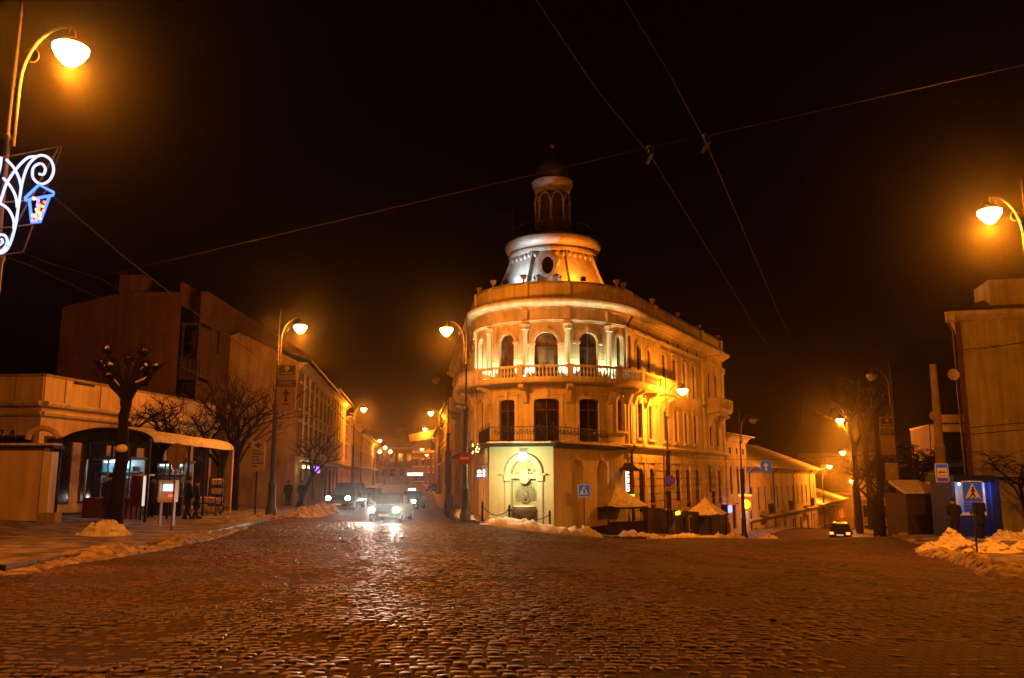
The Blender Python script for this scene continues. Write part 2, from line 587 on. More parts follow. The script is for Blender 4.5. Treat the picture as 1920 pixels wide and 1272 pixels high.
def tyre_tracks(nt, geo, col_socket):
    # two wet tyre tracks curving over the right half of the crossing, and faint ones up the left street
    sx = nt.nodes.new('ShaderNodeSeparateXYZ'); nt.links.new(geo.outputs['Position'], sx.inputs[0])
    nz = nt.nodes.new('ShaderNodeTexNoise'); nz.inputs['Scale'].default_value = .25; nz.inputs['Detail'].default_value = 3
    nt.links.new(geo.outputs['Position'], nz.inputs['Vector'])
    def math_(op, a, b=None, c=None):
        n = nt.nodes.new('ShaderNodeMath'); n.operation = op
        for i, q in enumerate((a, b, c)):
            if q is None: continue
            if isinstance(q, (int, float)): n.inputs[i].default_value = q
            else: nt.links.new(q, n.inputs[i])
        return n.outputs[0]
    total = None
    for ax, ay, vals in ((.94, .336, (13.75, 12.2, 16.4)), (.991, .134, (-3.4, -1.8, .9, 2.4))):
        v = math_('MULTIPLY_ADD', sx.outputs['X'], ax, math_('MULTIPLY', sx.outputs['Y'], ay))
        v = math_('MULTIPLY_ADD', nz.outputs['Fac'], 2.2, v)
        for t in vals:
            d = math_('ABSOLUTE', math_('SUBTRACT', v, t + 1.1))
            mr = nt.nodes.new('ShaderNodeMapRange'); mr.interpolation_type = 'SMOOTHSTEP'
            mr.inputs['From Min'].default_value = .05; mr.inputs['From Max'].default_value = .42
            mr.inputs['To Min'].default_value = .5 if ax < .95 else .72; mr.inputs['To Max'].default_value = 1.0
            nt.links.new(d, mr.inputs['Value'])
            total = mr.outputs[0] if total is None else math_('MULTIPLY', total, mr.outputs[0])
    mu = nt.nodes.new('ShaderNodeMixRGB'); mu.blend_type = 'MULTIPLY'; mu.inputs['Fac'].default_value = 1
    nt.links.new(col_socket, mu.inputs['Color1']); nt.links.new(total, mu.inputs['Color2'])
    return mu.outputs[0]
def road_material():
    m = bpy.data.materials.new('worn_setts_with_slush')
    nt, bs = nodes_of(m)
    geo = nt.nodes.new('ShaderNodeNewGeometry')
    mp = nt.nodes.new('ShaderNodeMapping'); mp.inputs['Scale'].default_value = (5.4, 6.0, 1)
    nt.links.new(geo.outputs['Position'], mp.inputs['Vector'])
    wob = nt.nodes.new('ShaderNodeTexNoise'); wob.inputs['Scale'].default_value = .7; wob.inputs['Detail'].default_value = 2
    nt.links.new(geo.outputs['Position'], wob.inputs['Vector'])
    vm = nt.nodes.new('ShaderNodeVectorMath'); vm.operation = 'ADD'
    nt.links.new(mp.outputs[0], vm.inputs[0]); nt.links.new(wob.outputs['Color'], vm.inputs[1])
    br = nt.nodes.new('ShaderNodeTexBrick')
    br.inputs['Scale'].default_value = 1.0
    br.inputs['Brick Width'].default_value = 1.0; br.inputs['Row Height'].default_value = 1.0
    br.inputs['Mortar Size'].default_value = .09; br.inputs['Mortar Smooth'].default_value = 1.0
    br.inputs['Color1'].default_value = (.074, .043, .026, 1); br.inputs['Color2'].default_value = (.062, .036, .022, 1)
    br.inputs['Mortar'].default_value = (.055, .034, .022, 1)
    nt.links.new(vm.outputs[0], br.inputs['Vector'])
    n1 = nt.nodes.new('ShaderNodeTexNoise'); n1.inputs['Scale'].default_value = .42; n1.inputs['Detail'].default_value = 7; n1.inputs['Roughness'].default_value = .65
    nt.links.new(geo.outputs['Position'], n1.inputs['Vector'])
    rp = nt.nodes.new('ShaderNodeValToRGB')
    rp.color_ramp.elements[0].position = .52; rp.color_ramp.elements[0].color = (0, 0, 0, 1)
    rp.color_ramp.elements[1].position = .72; rp.color_ramp.elements[1].color = (1, 1, 1, 1)
    nt.links.new(n1.outputs['Fac'], rp.inputs['Fac'])
    mx = nt.nodes.new('ShaderNodeMixRGB')
    mx.inputs['Color2'].default_value = (.052, .037, .026, 1)
    nt.links.new(rp.outputs['Color'], mx.inputs['Fac']); nt.links.new(br.outputs['Color'], mx.inputs['Color1'])
    nt.links.new(tyre_tracks(nt, geo, mx.outputs[0]), bs.inputs['Base Color'])
    bs.inputs['Roughness'].default_value = .8
    bs.inputs['Specular IOR Level'].default_value = .2
    iv = nt.nodes.new('ShaderNodeMath'); iv.operation = 'SUBTRACT'; iv.inputs[0].default_value = 1
    nt.links.new(br.outputs['Fac'], iv.inputs[1])
    bp = nt.nodes.new('ShaderNodeBump'); bp.inputs['Strength'].default_value = .55; bp.inputs['Distance'].default_value = .05
    nt.links.new(iv.outputs[0], bp.inputs['Height'])
    nt.links.new(bp.outputs['Normal'], bs.inputs['Normal'])
    return m
def stone_material():
    m = bpy.data.materials.new('granite_sett')
    nt, bs = nodes_of(m)
    geo = nt.nodes.new('ShaderNodeNewGeometry')
    rp = nt.nodes.new('ShaderNodeValToRGB')
    rp.color_ramp.elements[0].color = (.066, .035, .020, 1); rp.color_ramp.elements[1].color = (.118, .070, .042, 1)
    bs.inputs['Specular IOR Level'].default_value = .42
    nt.links.new(geo.outputs['Random Per Island'], rp.inputs['Fac'])
    n1 = nt.nodes.new('ShaderNodeTexNoise'); n1.inputs['Scale'].default_value = .5; n1.inputs['Detail'].default_value = 6
    nt.links.new(geo.outputs['Position'], n1.inputs['Vector'])
    r2 = nt.nodes.new('ShaderNodeValToRGB')
    r2.color_ramp.elements[0].position = .42; r2.color_ramp.elements[0].color = (.55, .5, .46, 1)
    r2.color_ramp.elements[1].position = .66; r2.color_ramp.elements[1].color = (1.25, 1.2, 1.15, 1)
    nt.links.new(n1.outputs['Fac'], r2.inputs['Fac'])
    mu = nt.nodes.new('ShaderNodeMixRGB'); mu.blend_type = 'MULTIPLY'; mu.inputs['Fac'].default_value = 1
    nt.links.new(rp.outputs['Color'], mu.inputs['Color1']); nt.links.new(r2.outputs['Color'], mu.inputs['Color2'])
    nt.links.new(tyre_tracks(nt, geo, mu.outputs[0]), bs.inputs['Base Color'])
    n2 = nt.nodes.new('ShaderNodeTexNoise'); n2.inputs['Scale'].default_value = 35; n2.inputs['Detail'].default_value = 4
    nt.links.new(geo.outputs['Position'], n2.inputs['Vector'])
    # stones worn smooth by the traffic of the left street, rough elsewhere
    sx = nt.nodes.new('ShaderNodeSeparateXYZ'); nt.links.new(geo.outputs['Position'], sx.inputs[0])
    m1 = nt.nodes.new('ShaderNodeMath'); m1.operation = 'MULTIPLY_ADD'; m1.inputs[1].default_value = .13
    nt.links.new(sx.outputs['Y'], m1.inputs[0]); nt.links.new(sx.outputs['X'], m1.inputs[2])
    m2 = nt.nodes.new('ShaderNodeMath'); m2.operation = 'ABSOLUTE'; nt.links.new(m1.outputs[0], m2.inputs[0])
    m3 = nt.nodes.new('ShaderNodeMath'); m3.operation = 'MULTIPLY_ADD'; m3.inputs[1].default_value = 7.0
    nt.links.new(n1.outputs['Fac'], m3.inputs[0]); nt.links.new(m2.outputs[0], m3.inputs[2])
    mr = nt.nodes.new('ShaderNodeMapRange'); mr.inputs['From Min'].default_value = 4.0; mr.inputs['From Max'].default_value = 10.5
    mr.inputs['To Min'].default_value = .46; mr.inputs['To Max'].default_value = .8
    nt.links.new(m3.outputs[0], mr.inputs['Value']); nt.links.new(mr.outputs[0], bs.inputs['Roughness'])
    bp = nt.nodes.new('ShaderNodeBump'); bp.inputs['Strength'].default_value = .5; bp.inputs['Distance'].default_value = .01
    nt.links.new(n2.outputs['Fac'], bp.inputs['Height']); nt.links.new(bp.outputs['Normal'], bs.inputs['Normal'])
    return m
M_ROAD = road_material(); M_STONE = stone_material()
me.materials.append(M_ROAD)
road = bpy.data.objects.new('road', me); COL.objects.link(road)
tag(road, 'wide sett-paved street crossing with slush and hollows', 'road', kind='structure')

# ------------------------------------------------------------------ pavements (kerb line, inner line)
dL = Vector((-.117, .993)); dR = Vector((.476, .88))
def v2(p): return Vector((p[0], p[1]))
KERB_L = [Vector((-16.5, 8)), Vector((-13.6, 15.5)), v2(GP(0, 1075)), v2(GP(250, 1033)), v2(GP(450, 990)), Vector((-12.3, 45.0))]
KERB_L += [KERB_L[-1] + dL * t for t in (20, 60, 120, 180)]
INNER_L = [Vector((-30, 8)), Vector((-28, 18)), Vector((-24, 28)), Vector((-22, 36)), Vector((-21, 44)), Vector((-19, 52)), Vector((-16.5, 64))]
INNER_L += [INNER_L[-1] + dL * t for t in (40, 100, 165)]
INNER_L = INNER_L[:len(KERB_L)]
# round the corner building: from far up the left street, round the nose, down the right street
KERB_C = [Vector((-3.0, 48.0)) + dL * t for t in (180, 120, 60, 20, 6)] + [Vector((-2.9, 46.6)), Vector((-1.0, 45.6)), Vector((1.9, 45.4)), Vector((4.6, 47.0)), Vector((7.6, 50.0))]
KERB_C += [Vector((10.9, 55.6)) + dR * t for t in (0, 10, 20, 34, 50, 74)]
INNER_C = [Vector((1.0, 62.0)) + dL * t for t in (166, 106, 46, 16, 4)] + [Vector((.5, 56)), Vector((1.0, 53)), Vector((2.6, 50.5)), Vector((4.5, 54)), Vector((6.0, 57))]
INNER_C += [Vector((8.2, 59)) + dR * t for t in (0, 10, 20, 34, 50, 72)]
KERB_R = [Vector((14.5, 8)), Vector((12.6, 16)), v2(GP(1920, 1083)), v2(GP(1760, 1040)), Vector((17.0, 34.0)), Vector((19.2, 42.5)), Vector((22.8, 51.5)), Vector((31.2, 80)), Vector((45.5, 115)), Vector((60, 150))]
INNER_R = [Vector((34, 8)), Vector((33, 16)), Vector((32, 22)), Vector((31, 30)), Vector((30, 38)), Vector((29.5, 44)), Vector((30, 52)), Vector((38, 80)), Vector((51, 115)), Vector((66, 150))]
def resample(pts, per=1.0):
    out = [pts[0]]
    for a, b in zip(pts[:-1], pts[1:]):
        n = max(1, int((b - a).length / per))
        for i in range(1, n + 1): out.append(a.lerp(b, i / n))
    return out
def lerp_poly(pts, t):
    L = [0]
    for a, b in zip(pts[:-1], pts[1:]): L.append(L[-1] + (b - a).length)
    x = t * L[-1]
    for i in range(len(pts) - 1):
        if x <= L[i + 1] + 1e-9:
            return pts[i].lerp(pts[i + 1], (x - L[i]) / max(1e-9, L[i + 1] - L[i]))
    return pts[-1]
PAVE_POLYS = []
def pavement(name, K, I, label):
    vs = []; fs = []
    M = 9
    N = 0
    for i in range(len(K) - 1):
        seg = max(2, int((K[i + 1] - K[i]).length / (1.0 if K[i].y < 60 else 4)))
        for j in range(seg + (1 if i == len(K) - 2 else 0)):
            f = j / seg
            k = K[i].lerp(K[i + 1], f); q = I[i].lerp(I[i + 1], f)
            vs.append((k.x, k.y, gz(k.x, k.y) - .15))
            for m_ in range(M):
                p = k.lerp(q, m_ / (M - 1))
                vs.append((p.x, p.y, gz(p.x, p.y) + .13))
            N += 1
    W = M + 1
    for i in range(N - 1):
        for m_ in range(W - 1):
            fs.append((i * W + m_, (i + 1) * W + m_, (i + 1) * W + m_ + 1, i * W + m_ + 1))
    mb = MB(); mb.v = vs; mb.f = fs
    o = mb.build(name, M_SLUSH, None, smooth=True)
    tag(o, label, 'pavement', kind='structure')
    PAVE_POLYS.append([(p.x, p.y) for p in K] + [(p.x, p.y) for p in reversed(I)])
    return o
pave_l = pavement('pavement_left', KERB_L, INNER_L, 'trodden snowy pavement past the shop and market arcade')
pave_c = pavement('pavement_corner', KERB_C, INNER_C, 'snowy pavement wrapped round the corner building')
pave_r = pavement('pavement_right', KERB_R, INNER_R, 'snowy pavement in front of the blue kiosk')
kmb = MB().box(-.47, .47, -.075, .075, -.2, .012); M_KERB = mat('kerb_granite', (.22, .18, .15), .7, (.10, .08, .065), 4, .5, bump=.4)
_k0 = kmb.build('kerb_stone', M_KERB, pave_l); kerb_mesh = _k0.data; bpy.data.objects.remove(_k0)
def kerbs(K, pave, ymin, ymax):
    pts = resample(K, 1.0)
    for a, b in zip(pts[:-1], pts[1:]):
        c = (a + b) / 2
        if not (ymin < c.y < ymax): continue
        d = b - a
        z = gz(c.x, c.y) + .13
        o = inst('kerb_stone', kerb_mesh, pave, (c.x, c.y, z), math.atan2(d.y, d.x), (d.length, 1, 1))
kerbs(KERB_L, pave_l, 14, 60); kerbs(KERB_C, pave_c, 30, 66); kerbs(KERB_R, pave_r, 15, 60)

# ------------------------------------------------------------------ setts
def in_polys(x, y, polys):
    r = np.zeros(x.shape, bool)
    for poly in polys:
        c = np.zeros(x.shape, bool)
        n = len(poly)
        for i in range(n):
            x1, y1 = poly[i]; x2, y2 = poly[(i + 1) % n]
            cond = ((y1 > y) != (y2 > y))
            xi = (x2 - x1) * (y - y1) / ((y2 - y1) if y2 != y1 else 1e-9) + x1
            c ^= cond & (x < xi)
        r |= c
    return r
rs = np.random.RandomState(5)
ROW = .168
rows = []
for k in range(int((44 - 5.5) / ROW)):
    y0 = 5.5 + k * ROW
    halfw = .66 * (y0 + 2) + 1.5
    x0 = -min(halfw, 20); x1 = min(halfw, 24)
    n = int((x1 - x0) / .155)
    ln = rs.uniform(.13, .225, n)
    ed = x0 + rs.uniform(0, .2) + np.concatenate([[0], np.cumsum(ln + .012)])
    xc = (ed[:-1] + ed[1:]) / 2 - .006
    keep = xc < x1
    xc = xc[keep]; l = ln[keep]
    yy = y0 + .10 * np.sin(xc * .55 + k * .07) + .16 * np.sin(xc * .21 + 1.3) + .0035 * xc ** 2
    rows.append(np.stack([xc, yy + rs.normal(0, .012, xc.size), l, ROW * rs.uniform(.88, .99, xc.size), rs.normal(0, .06, xc.size), rs.normal(0, .004, xc.size), rs.uniform(.011, .020, xc.size) * (.45 + .55 / (1 + np.exp((xc - 1.5 - .03 * y0) / 1.6)))], 1))
ST = np.concatenate(rows)
ST = ST[~in_polys(ST[:, 0], ST[:, 1], PAVE_POLYS)]
px_u = np.abs(ST[:, 0]) / ST[:, 1]
ST = ST[(px_u < .68) & (ST[:, 1] > 5.6)]
SZ = gz_arr(ST[:, 0], ST[:, 1]) + ST[:, 5]
# frozen slush buries the setts in patches
_pn = np.array([mnoise.noise((a * .33, b * .33, 3.1)) + .55 * mnoise.noise((a * 1.1, b * 1.1, 8.2)) for a, b in ST[:, :2]])
SZ = SZ - .011 * np.clip((_pn - .12) / .22, 0, 1)
# slope of the ground under each stone
e = .25
SX_ = (gz_arr(ST[:, 0] + e, ST[:, 1]) - gz_arr(ST[:, 0] - e, ST[:, 1])) / (2 * e)
SY_ = (gz_arr(ST[:, 0], ST[:, 1] + e) - gz_arr(ST[:, 0], ST[:, 1] - e)) / (2 * e)
def dome(n):
    g = np.array([-.5, -.40, 0, .40, .5]) if n == 5 else np.array([-.5, -.38, .38, .5])
    X, Y = np.meshgrid(g, g)
    hx = 1 - .22 * np.abs(2 * X) ** 2; hy = 1 - .22 * np.abs(2 * Y) ** 2
    Z = hx * hy
    Z = np.where((np.abs(X) > .49) | (np.abs(Y) > .49), -1.0, Z)
    sh = 1 - .10 * (np.abs(2 * X) ** 4) * (np.abs(2 * Y) ** 4)
    V = np.stack([(X * sh).ravel(), (Y * sh).ravel(), Z.ravel()], 1)
    i = np.arange(n * n).reshape(n, n)
    Fq = np.stack([i[:-1, :-1].ravel(), i[:-1, 1:].ravel(), i[1:, 1:].ravel(), i[1:, :-1].ravel()], 1)
    return V, Fq
def place_stones(S, Z, sx, sy, n):
    V, Fq = dome(n)
    c, s = np.cos(S[:, 4])[:, None], np.sin(S[:, 4])[:, None]
    lx = V[None, :, 0] * S[:, 2:3]; ly = V[None, :, 1] * S[:, 3:4]
    X = S[:, 0:1] + lx * c - ly * s; Y = S[:, 1:2] + lx * s + ly * c
    tilt = rs.normal(0, .05, (len(S), 2))
    Zv = Z[:, None] - .008 + V[None, :, 2] * S[:, 6:7] + lx * (sx[:, None] + tilt[:, 0:1]) + ly * (sy[:, None] + tilt[:, 1:2])
    vs = np.stack([X, Y, Zv], 2).reshape(-1, 3)
    fs = (Fq[None] + (np.arange(len(S)) * len(V))[:, None, None]).reshape(-1, 4)
    return vs, fs
def quick_mesh(name, vs, fs, m, smooth=True):
    me = bpy.data.meshes.new(name)
    me.vertices.add(len(vs)); me.vertices.foreach_set('co', vs.ravel())
    me.loops.add(fs.size); me.loops.foreach_set('vertex_index', fs.ravel().astype(np.int32))
    me.polygons.add(len(fs)); me.polygons.foreach_set('loop_start', (np.arange(len(fs)) * fs.shape[1]).astype(np.int32))
    try: me.polygons.foreach_set('loop_total', np.full(len(fs), fs.shape[1], np.int32))
    except Exception: pass
    me.update(calc_edges=True)
    me.polygons.foreach_set('use_smooth', [smooth] * len(fs))
    me.materials.append(m)
    return me
dist = ST[:, 1] + np.where(px_u[(px_u < .68)][:len(ST)] > .615, 100, 0) if False else ST[:, 1] + np.where(np.abs(ST[:, 0]) / ST[:, 1] > .60, 50, 0) + np.where(ST[:, 1] < 7.6, 60, 0)
order = np.argsort(dist)
big = order[:300]; rest = order[300:]
for i in big:
    v_, f_ = place_stones(ST[i:i + 1] * np.array([0, 0, 1, 1, 1, 1, 1]), np.zeros(1), SX_[i:i + 1], SY_[i:i + 1], 5)
    m_ = quick_mesh('cobblestone', v_, f_, M_STONE)
    o = bpy.data.objects.new('cobblestone', m_); COL.objects.link(o); o.parent = road
    o.location = (ST[i, 0], ST[i, 1], SZ[i])
near = rest[ST[rest, 1] < 20]; far = rest[ST[rest, 1] >= 20]
va, fa = place_stones(ST[near], SZ[near], SX_[near], SY_[near], 5)
vb, fb = place_stones(ST[far], SZ[far], SX_[far], SY_[far], 4)
cm = quick_mesh('cobbles', np.concatenate([va, vb]), np.concatenate([fa, fb + len(va)]), M_STONE)
co = bpy.data.objects.new('cobbles', cm); COL.objects.link(co); co.parent = road
co['kind'] = 'stuff'

# ------------------------------------------------------------------ snow
def fbm(x, y, z=0.0, o=4):
    s = 0; a = 1; f = 1
    for i in range(o):
        s += a * mnoise.noise((x * f, y * f, z + i * 7.1)); a *= .5; f *= 2.1
    return s
def chunk(mb, c, r, rg):
    n0 = len(mb.v)
    mb.ball(c, r * rg.uniform(.8, 1.5), r * rg.uniform(.7, 1.2), r * rg.uniform(.5, 1.0), 6, 4)
    for k in range(n0, len(mb.v)):
        x, y, z = mb.v[k]
        mb.v[k] = (x + rg.uniform(-.25, .25) * r, y + rg.uniform(-.25, .25) * r, z + rg.uniform(-.25, .25) * r)
def snow_bank(path, width, height, label, seed=0, m=None, cat='snow bank', lift=.0, taper=True, group=None):
    path = [Vector(p) for p in path]
    pts = resample(path, .16)
    N = len(pts); M = 15
    vs = []; fs = []
    for i, p in enumerate(pts):
        t = (pts[min(i + 1, N - 1)] - pts[max(i - 1, 0)]).normalized()
        n = Vector((-t.y, t.x))
        e = min(1, i / 8, (N - 1 - i) / 8) if taper else 1
        amp = .62 + .75 * fbm(i * .045 + seed * 3.3, seed * 5.7)
        amp = max(.12, min(1.5, amp)) * (math.sqrt(max(e, 0)) if e < 1 else 1)
        wv = width * (.8 + .35 * fbm(i * .03, seed + 20.0))
        sh = .35 * width * fbm(i * .02, seed + 50.0)
        for j in range(M):
            a = -1 + 2 * j / (M - 1)
            q = p + n * (a * wv * .5 + sh)
            h = (1 - abs(a) ** 2.2) * height * .78 * amp
            h *= 1 + .6 * fbm(q.x * 2.2, q.y * 2.2, seed)
            h += .22 * height * fbm(q.x * 6.5, q.y * 7.5, seed + 9) * (1 - abs(a) ** 4)
            if j in (0, M - 1): h = -.06
            vs.append((q.x, q.y, gz(q.x, q.y) + lift + max(h, -.06)))
    for i in range(N - 1):
        for j in range(M - 1):
            fs.append((i * M + j, (i + 1) * M + j, (i + 1) * M + j + 1, i * M + j + 1))
    mb = MB(); mb.v = vs; mb.f = fs
    rg = random.Random(int(seed * 13) + 5)
    for _ in range(int(N * .45)):
        i = rg.randrange(2, N - 2); j = rg.choice((1, 2, 3, 4, 6, 8, 10, 11, 12, 13))
        chunk(mb, vs[i * M + j], rg.uniform(.02, .075) * (.6 + height), rg)
    o = mb.build('snow_bank', m or M_SNOW, None, smooth=False, at=(pts[N // 2].x, pts[N // 2].y, gz(pts[N // 2].x, pts[N // 2].y)))
    o.data.polygons.foreach_set('use_smooth', [True] * len(o.data.polygons))
    return tag(o, label, cat, group)
def snow_pile(x, y, rx, ry, h, label, seed=0, m=None, lift=.1):
    N, R = 64, 24
    vs = []; fs = []
    z0 = gz(x, y)
    for j in range(R + 1):
        rr = j / R
        for i in range(N):
            a = 2 * PI * i / N
            w = 1 + .28 * fbm(math.cos(a) * 1.3 + seed, math.sin(a) * 1.3, seed)
            qx = x + rx * rr * w * math.cos(a); qy = y + ry * rr * w * math.sin(a)
            hh = h * (1 - rr ** 1.5) ** 1.2 * (.75 + .75 * fbm(qx * 1.6 + seed * 7.7, qy * 1.6, seed)) + .22 * h * fbm(qx * 5, qy * 5, seed + 3) * (1 - rr)
            if j == R: hh = -.2
            vs.append((qx, qy, gz(qx, qy) + lift + hh))
    for j in range(R):
        for i in range(N):
            fs.append((j * N + i, j * N + (i + 1) % N, (j + 1) * N + (i + 1) % N, (j + 1) * N + i))
    mb = MB(); mb.v = vs; mb.f = fs
    rg = random.Random(int(seed * 17) + 3)
    for _ in range(70):
        j = rg.randrange(2, R + 1); i = rg.randrange(N)
        q = vs[j * N + i]; chunk(mb, (q[0], q[1], max(q[2], gz(q[0], q[1]) + lift)), rg.uniform(.02, .08), rg)
    o = mb.build('snow_pile', m or M_SNOW, None, at=(x, y, z0))
    o.data.polygons.foreach_set('use_smooth', [True] * len(o.data.polygons))
    return tag(o, label, 'snow pile')
snow_bank(KERB_L[1:5] + [Vector((-12.9, 38.5))], 1.5, .30, 'long low dirty snow bank along the kerb by the pollarded tree', 1, M_DIRTYSNOW)
snow_bank([Vector((-13.0, 41)), Vector((-12.8, 43.7))], 2.4, .85, 'big snow heap piled beside the lamp post under the arrow sign', 2, M_DIRTYSNOW)
snow_bank([Vector((-11.9, 46)), Vector((-11.6, 52)), Vector((-12.2, 60))], 2.0, .8, 'high snow bank along the kerb beyond the arrow sign', 3, M_DIRTYSNOW)
snow_bank([Vector((-3.9, 62)) , Vector((-3.3, 54)), Vector((-2.6, 48.8)), Vector((-1.8, 46.4))], .9, .5, 'snow bank curving past the no entry sign', 4)
snow_bank([Vector((-1.6, 46.1)), Vector((.6, 45.4)), Vector((2.4, 45.6)), Vector((4.0, 46.6)), Vector((5.0, 47.8))], 1.25, .62, 'clean white snow bank in front of the wall fountain', 5)
snow_bank([Vector((5.6, 48.6)), Vector((8.6, 51.6)), Vector((11.6, 56)), Vector((15.5, 63)), Vector((20, 71))], .9, .45, 'low snow bank along the kerb before the tent kiosks', 6)
snow_bank([Vector((20.5, 71.5)), Vector((23.6, 77))], 1.8, .9, 'snow heap on the kerb by the bank doorway', 7)
snow_bank([Vector((15.6, 30.5)), KERB_R[3], KERB_R[2], KERB_R[1].lerp(KERB_R[2], .4)], 1.3, .42, 'thin ragged snow ridge running from the crossing sign', 8, M_DIRTYSNOW)
snow_bank([Vector((17.3, 35)), Vector((18.6, 40)), Vector((21.4, 47)), Vector((23.0, 52))], .9, .25, 'low snow ridge along the kerb by the kiosk', 9, M_DIRTYSNOW)
snow_pile(16.0, 31.0, 1.25, 1.1, .6, 'tall snow pile beside the crossing sign by the kiosk', 1)
snow_pile(15.9, 28.9, 1.3, .9, .5, 'rounded snow pile round the crossing sign pole', 2)
snow_pile(21.0, 35.4, 1.5, .8, .5, 'snow pile lit white beside the blue kiosk', 3)
snow_pile(19.8, 30.6, 2.0, 1.2, .6, 'snow pile in front of the brick planter', 4)
snow_pile(-12.65, 26.5, .85, .7, .6, 'snow pile heaped round the pollarded tree foot', 5)
snow_pile(-17.2, 41.0, 1.5, 1.2, 1.5, 'steep snow heap beyond the market arcade', 6)
snow_bank([Vector((-21.5, 31.2)), Vector((-17.4, 31.4))], .8, .22, 'strip of snow along the foot of the pale wall', 12)

# ================================================================== CORNER BUILDING
CB = Vector((2.94, 58.0)); RB = 5.5
PHL, PHR = math.radians(-83.3), math.radians(61.6)
sL, sR = RB * PHL, RB * PHR
_nL = Vector((math.sin(PHL), -math.cos(PHL))); _nR = Vector((math.sin(PHR), -math.cos(PHR)))
_A = CB + _nL * RB; _B = CB + _nR * RB
_tR = Vector((math.cos(PHR), math.sin(PHR))); _tL = Vector((-math.cos(PHL), -math.sin(PHL)))
def FB(s, z, d):
    if s < sL:
        p = _A + _tL * (sL - s) + _nL * d
    elif s > sR:
        p = _B + _tR * (s - sR) + _nR * d
    else:
        a = s / RB
        p = CB + Vector((math.sin(a), -math.cos(a))) * (RB + d)
    return (p.x, p.y, z)
def S(deg): return RB * math.radians(deg)
S0, S1 = sL - 34, sR + 25.2
hb = thing('corner_building', (CB.x, CB.y, gz(2, 50) - .2), 'cream three-storey corner building with rounded front, balustraded balcony and lantern turret', 'building')

Z_TOP = 12.9
ops = []
bow_w = [(S(-36.5), 1.15), (S(-8), 1.5), (S(21), 1.3)]
for s, w in bow_w:
    ops.append((s, w, 7.80, 10.78, w / 2))          # arched top-floor windows
    ops.append((s, w + .1, 3.80, 6.52, .16))         # doors on to the terrace
ops.append((S(49), .75, 7.95, 10.85, .375)); ops.append((S(49), .8, 4.55, 6.75, .4))
ops.append((S(-65), .75, 7.95, 10.85, .375)); ops.append((S(-65), .8, 4.55, 6.75, .4))
fac_w = []
for t in (2.0, 4.25): fac_w.append((sR + t, .95, True))
for t in (7.6, 10.2, 12.8, 15.4): fac_w.append((sR + t, 1.0, False))
for t in (20.1, 22.3): fac_w.append((sR + t, .9, True))
for s, w, arched in fac_w:
    ops.append((s, w, 7.95, 10.7, w / 2 if arched else .0))
    ops.append((s, w, 4.2, 6.62, .0))
    ops.append((s, w + .15, -.75, 2.2, (w + .15) / 2))
for t in (8.9, 11.5, 14.1, 16.7):
    ops.append((sR + t, .42, 11.62, 12.05, 0))       # small attic lights
left_w = [sL - 2.4 - 3.0 * k for k in range(9)]
for s in left_w:
    ops.append((s, 1.1, 7.95, 10.6, .3)); ops.append((s, 1.1, 4.2, 6.6, 0)); ops.append((s, 1.6, -.9, 2.6, 0))
wm = MB(); wall(wm, FB, S0, S1, -5.5, Z_TOP, ops, .2, .55)
wm.build('wall', M_WALL, hb)
# end wall of the right wing and rear
e0 = Vector(FB(S1, 0, 0)).xy; e1 = e0 - _nR * 9.0
FE = straight(e0, e1)
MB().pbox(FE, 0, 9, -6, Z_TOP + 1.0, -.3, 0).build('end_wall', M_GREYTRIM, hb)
for s, w in bow_w:
    window(FB, s, w, 7.80, 10.78, w / 2, hb, pm=M_PANE2)
    window(FB, s, w + .1, 3.80, 6.52, .16, hb, transom=.74)
for sg in (49, -65):
    window(FB, S(sg), .75, 7.95, 10.85, .375, hb, simple=True, fm=M_TRIM, pm=M_PANE2); window(FB, S(sg), .8, 4.55, 6.75, .4, hb, simple=True, fm=M_TRIM, pm=M_PANE2)
for s, w, arched in fac_w:
    window(FB, s, w, 7.95, 10.7, w / 2 if arched else 0, hb, dep=.12)
    window(FB, s, w, 4.2, 6.62, 0, hb, dep=.12)
    window(FB, s, w + .15, -.75, 2.2, (w + .15) / 2, hb, simple=True, dep=.05)
for t in (8.9, 11.5, 14.1, 16.7): window(FB, sR + t, .42, 11.62, 12.05, 0, hb, simple=True, dep=.08)
for s in left_w:
    window(FB, s, 1.1, 7.95, 10.6, .3, hb, simple=True); window(FB, s, 1.1, 4.2, 6.6, 0, hb, simple=True); window(FB, s, 1.6, -.9, 2.6, 0, hb, simple=True)
# archivolts, imposts and keystones of the bow windows
for s, w in bow_w:
    h = w / 2
    m = MB()
    m.arcband(FB, s, 10.78 - h, h + .02, h + .24, h + .02, h + .24, 0, PI, .0, .09, 14)
    for sg in (-1, 1):
        m.pbox(FB, s + sg * (h + .13) - .13, s + sg * (h + .13) + .13, 7.8, 10.78 - h - .08, 0, .075)
        m.pbox(FB, s + sg * (h + .17) - .23, s + sg * (h + .17) + .23, 10.78 - h - .1, 10.78 - h + .06, 0, .13)
    m.build('window_surround', M_TRIM, hb)
    MB().prism([(s - .09, 10.72), (s + .09, 10.72), (s + .16, 11.12), (s - .16, 11.12)], FB, 0, .17).build('keystone', M_TRIM, hb)
    m = MB()
    W = w / 2 + .05
    for sg in (-1, 1): m.pbox(FB, s + sg * (W + .12) - .12, s + sg * (W + .12) + .12, 3.8, 6.5, 0, .06)
    m.pbox(FB, s - W - .24, s + W + .24, 6.5, 6.72, 0, .07, 4); m.pbox(FB, s - W - .3, s + W + .3, 6.75, 6.84, 0, .14, 4)
    m.build('door_surround', M_TRIM, hb)
    MB().prism([(s - .1, 6.5), (s + .1, 6.5), (s + .15, 6.98), (s - .15, 6.98)], FB, 0, .16).build('keystone', M_TRIM, hb)
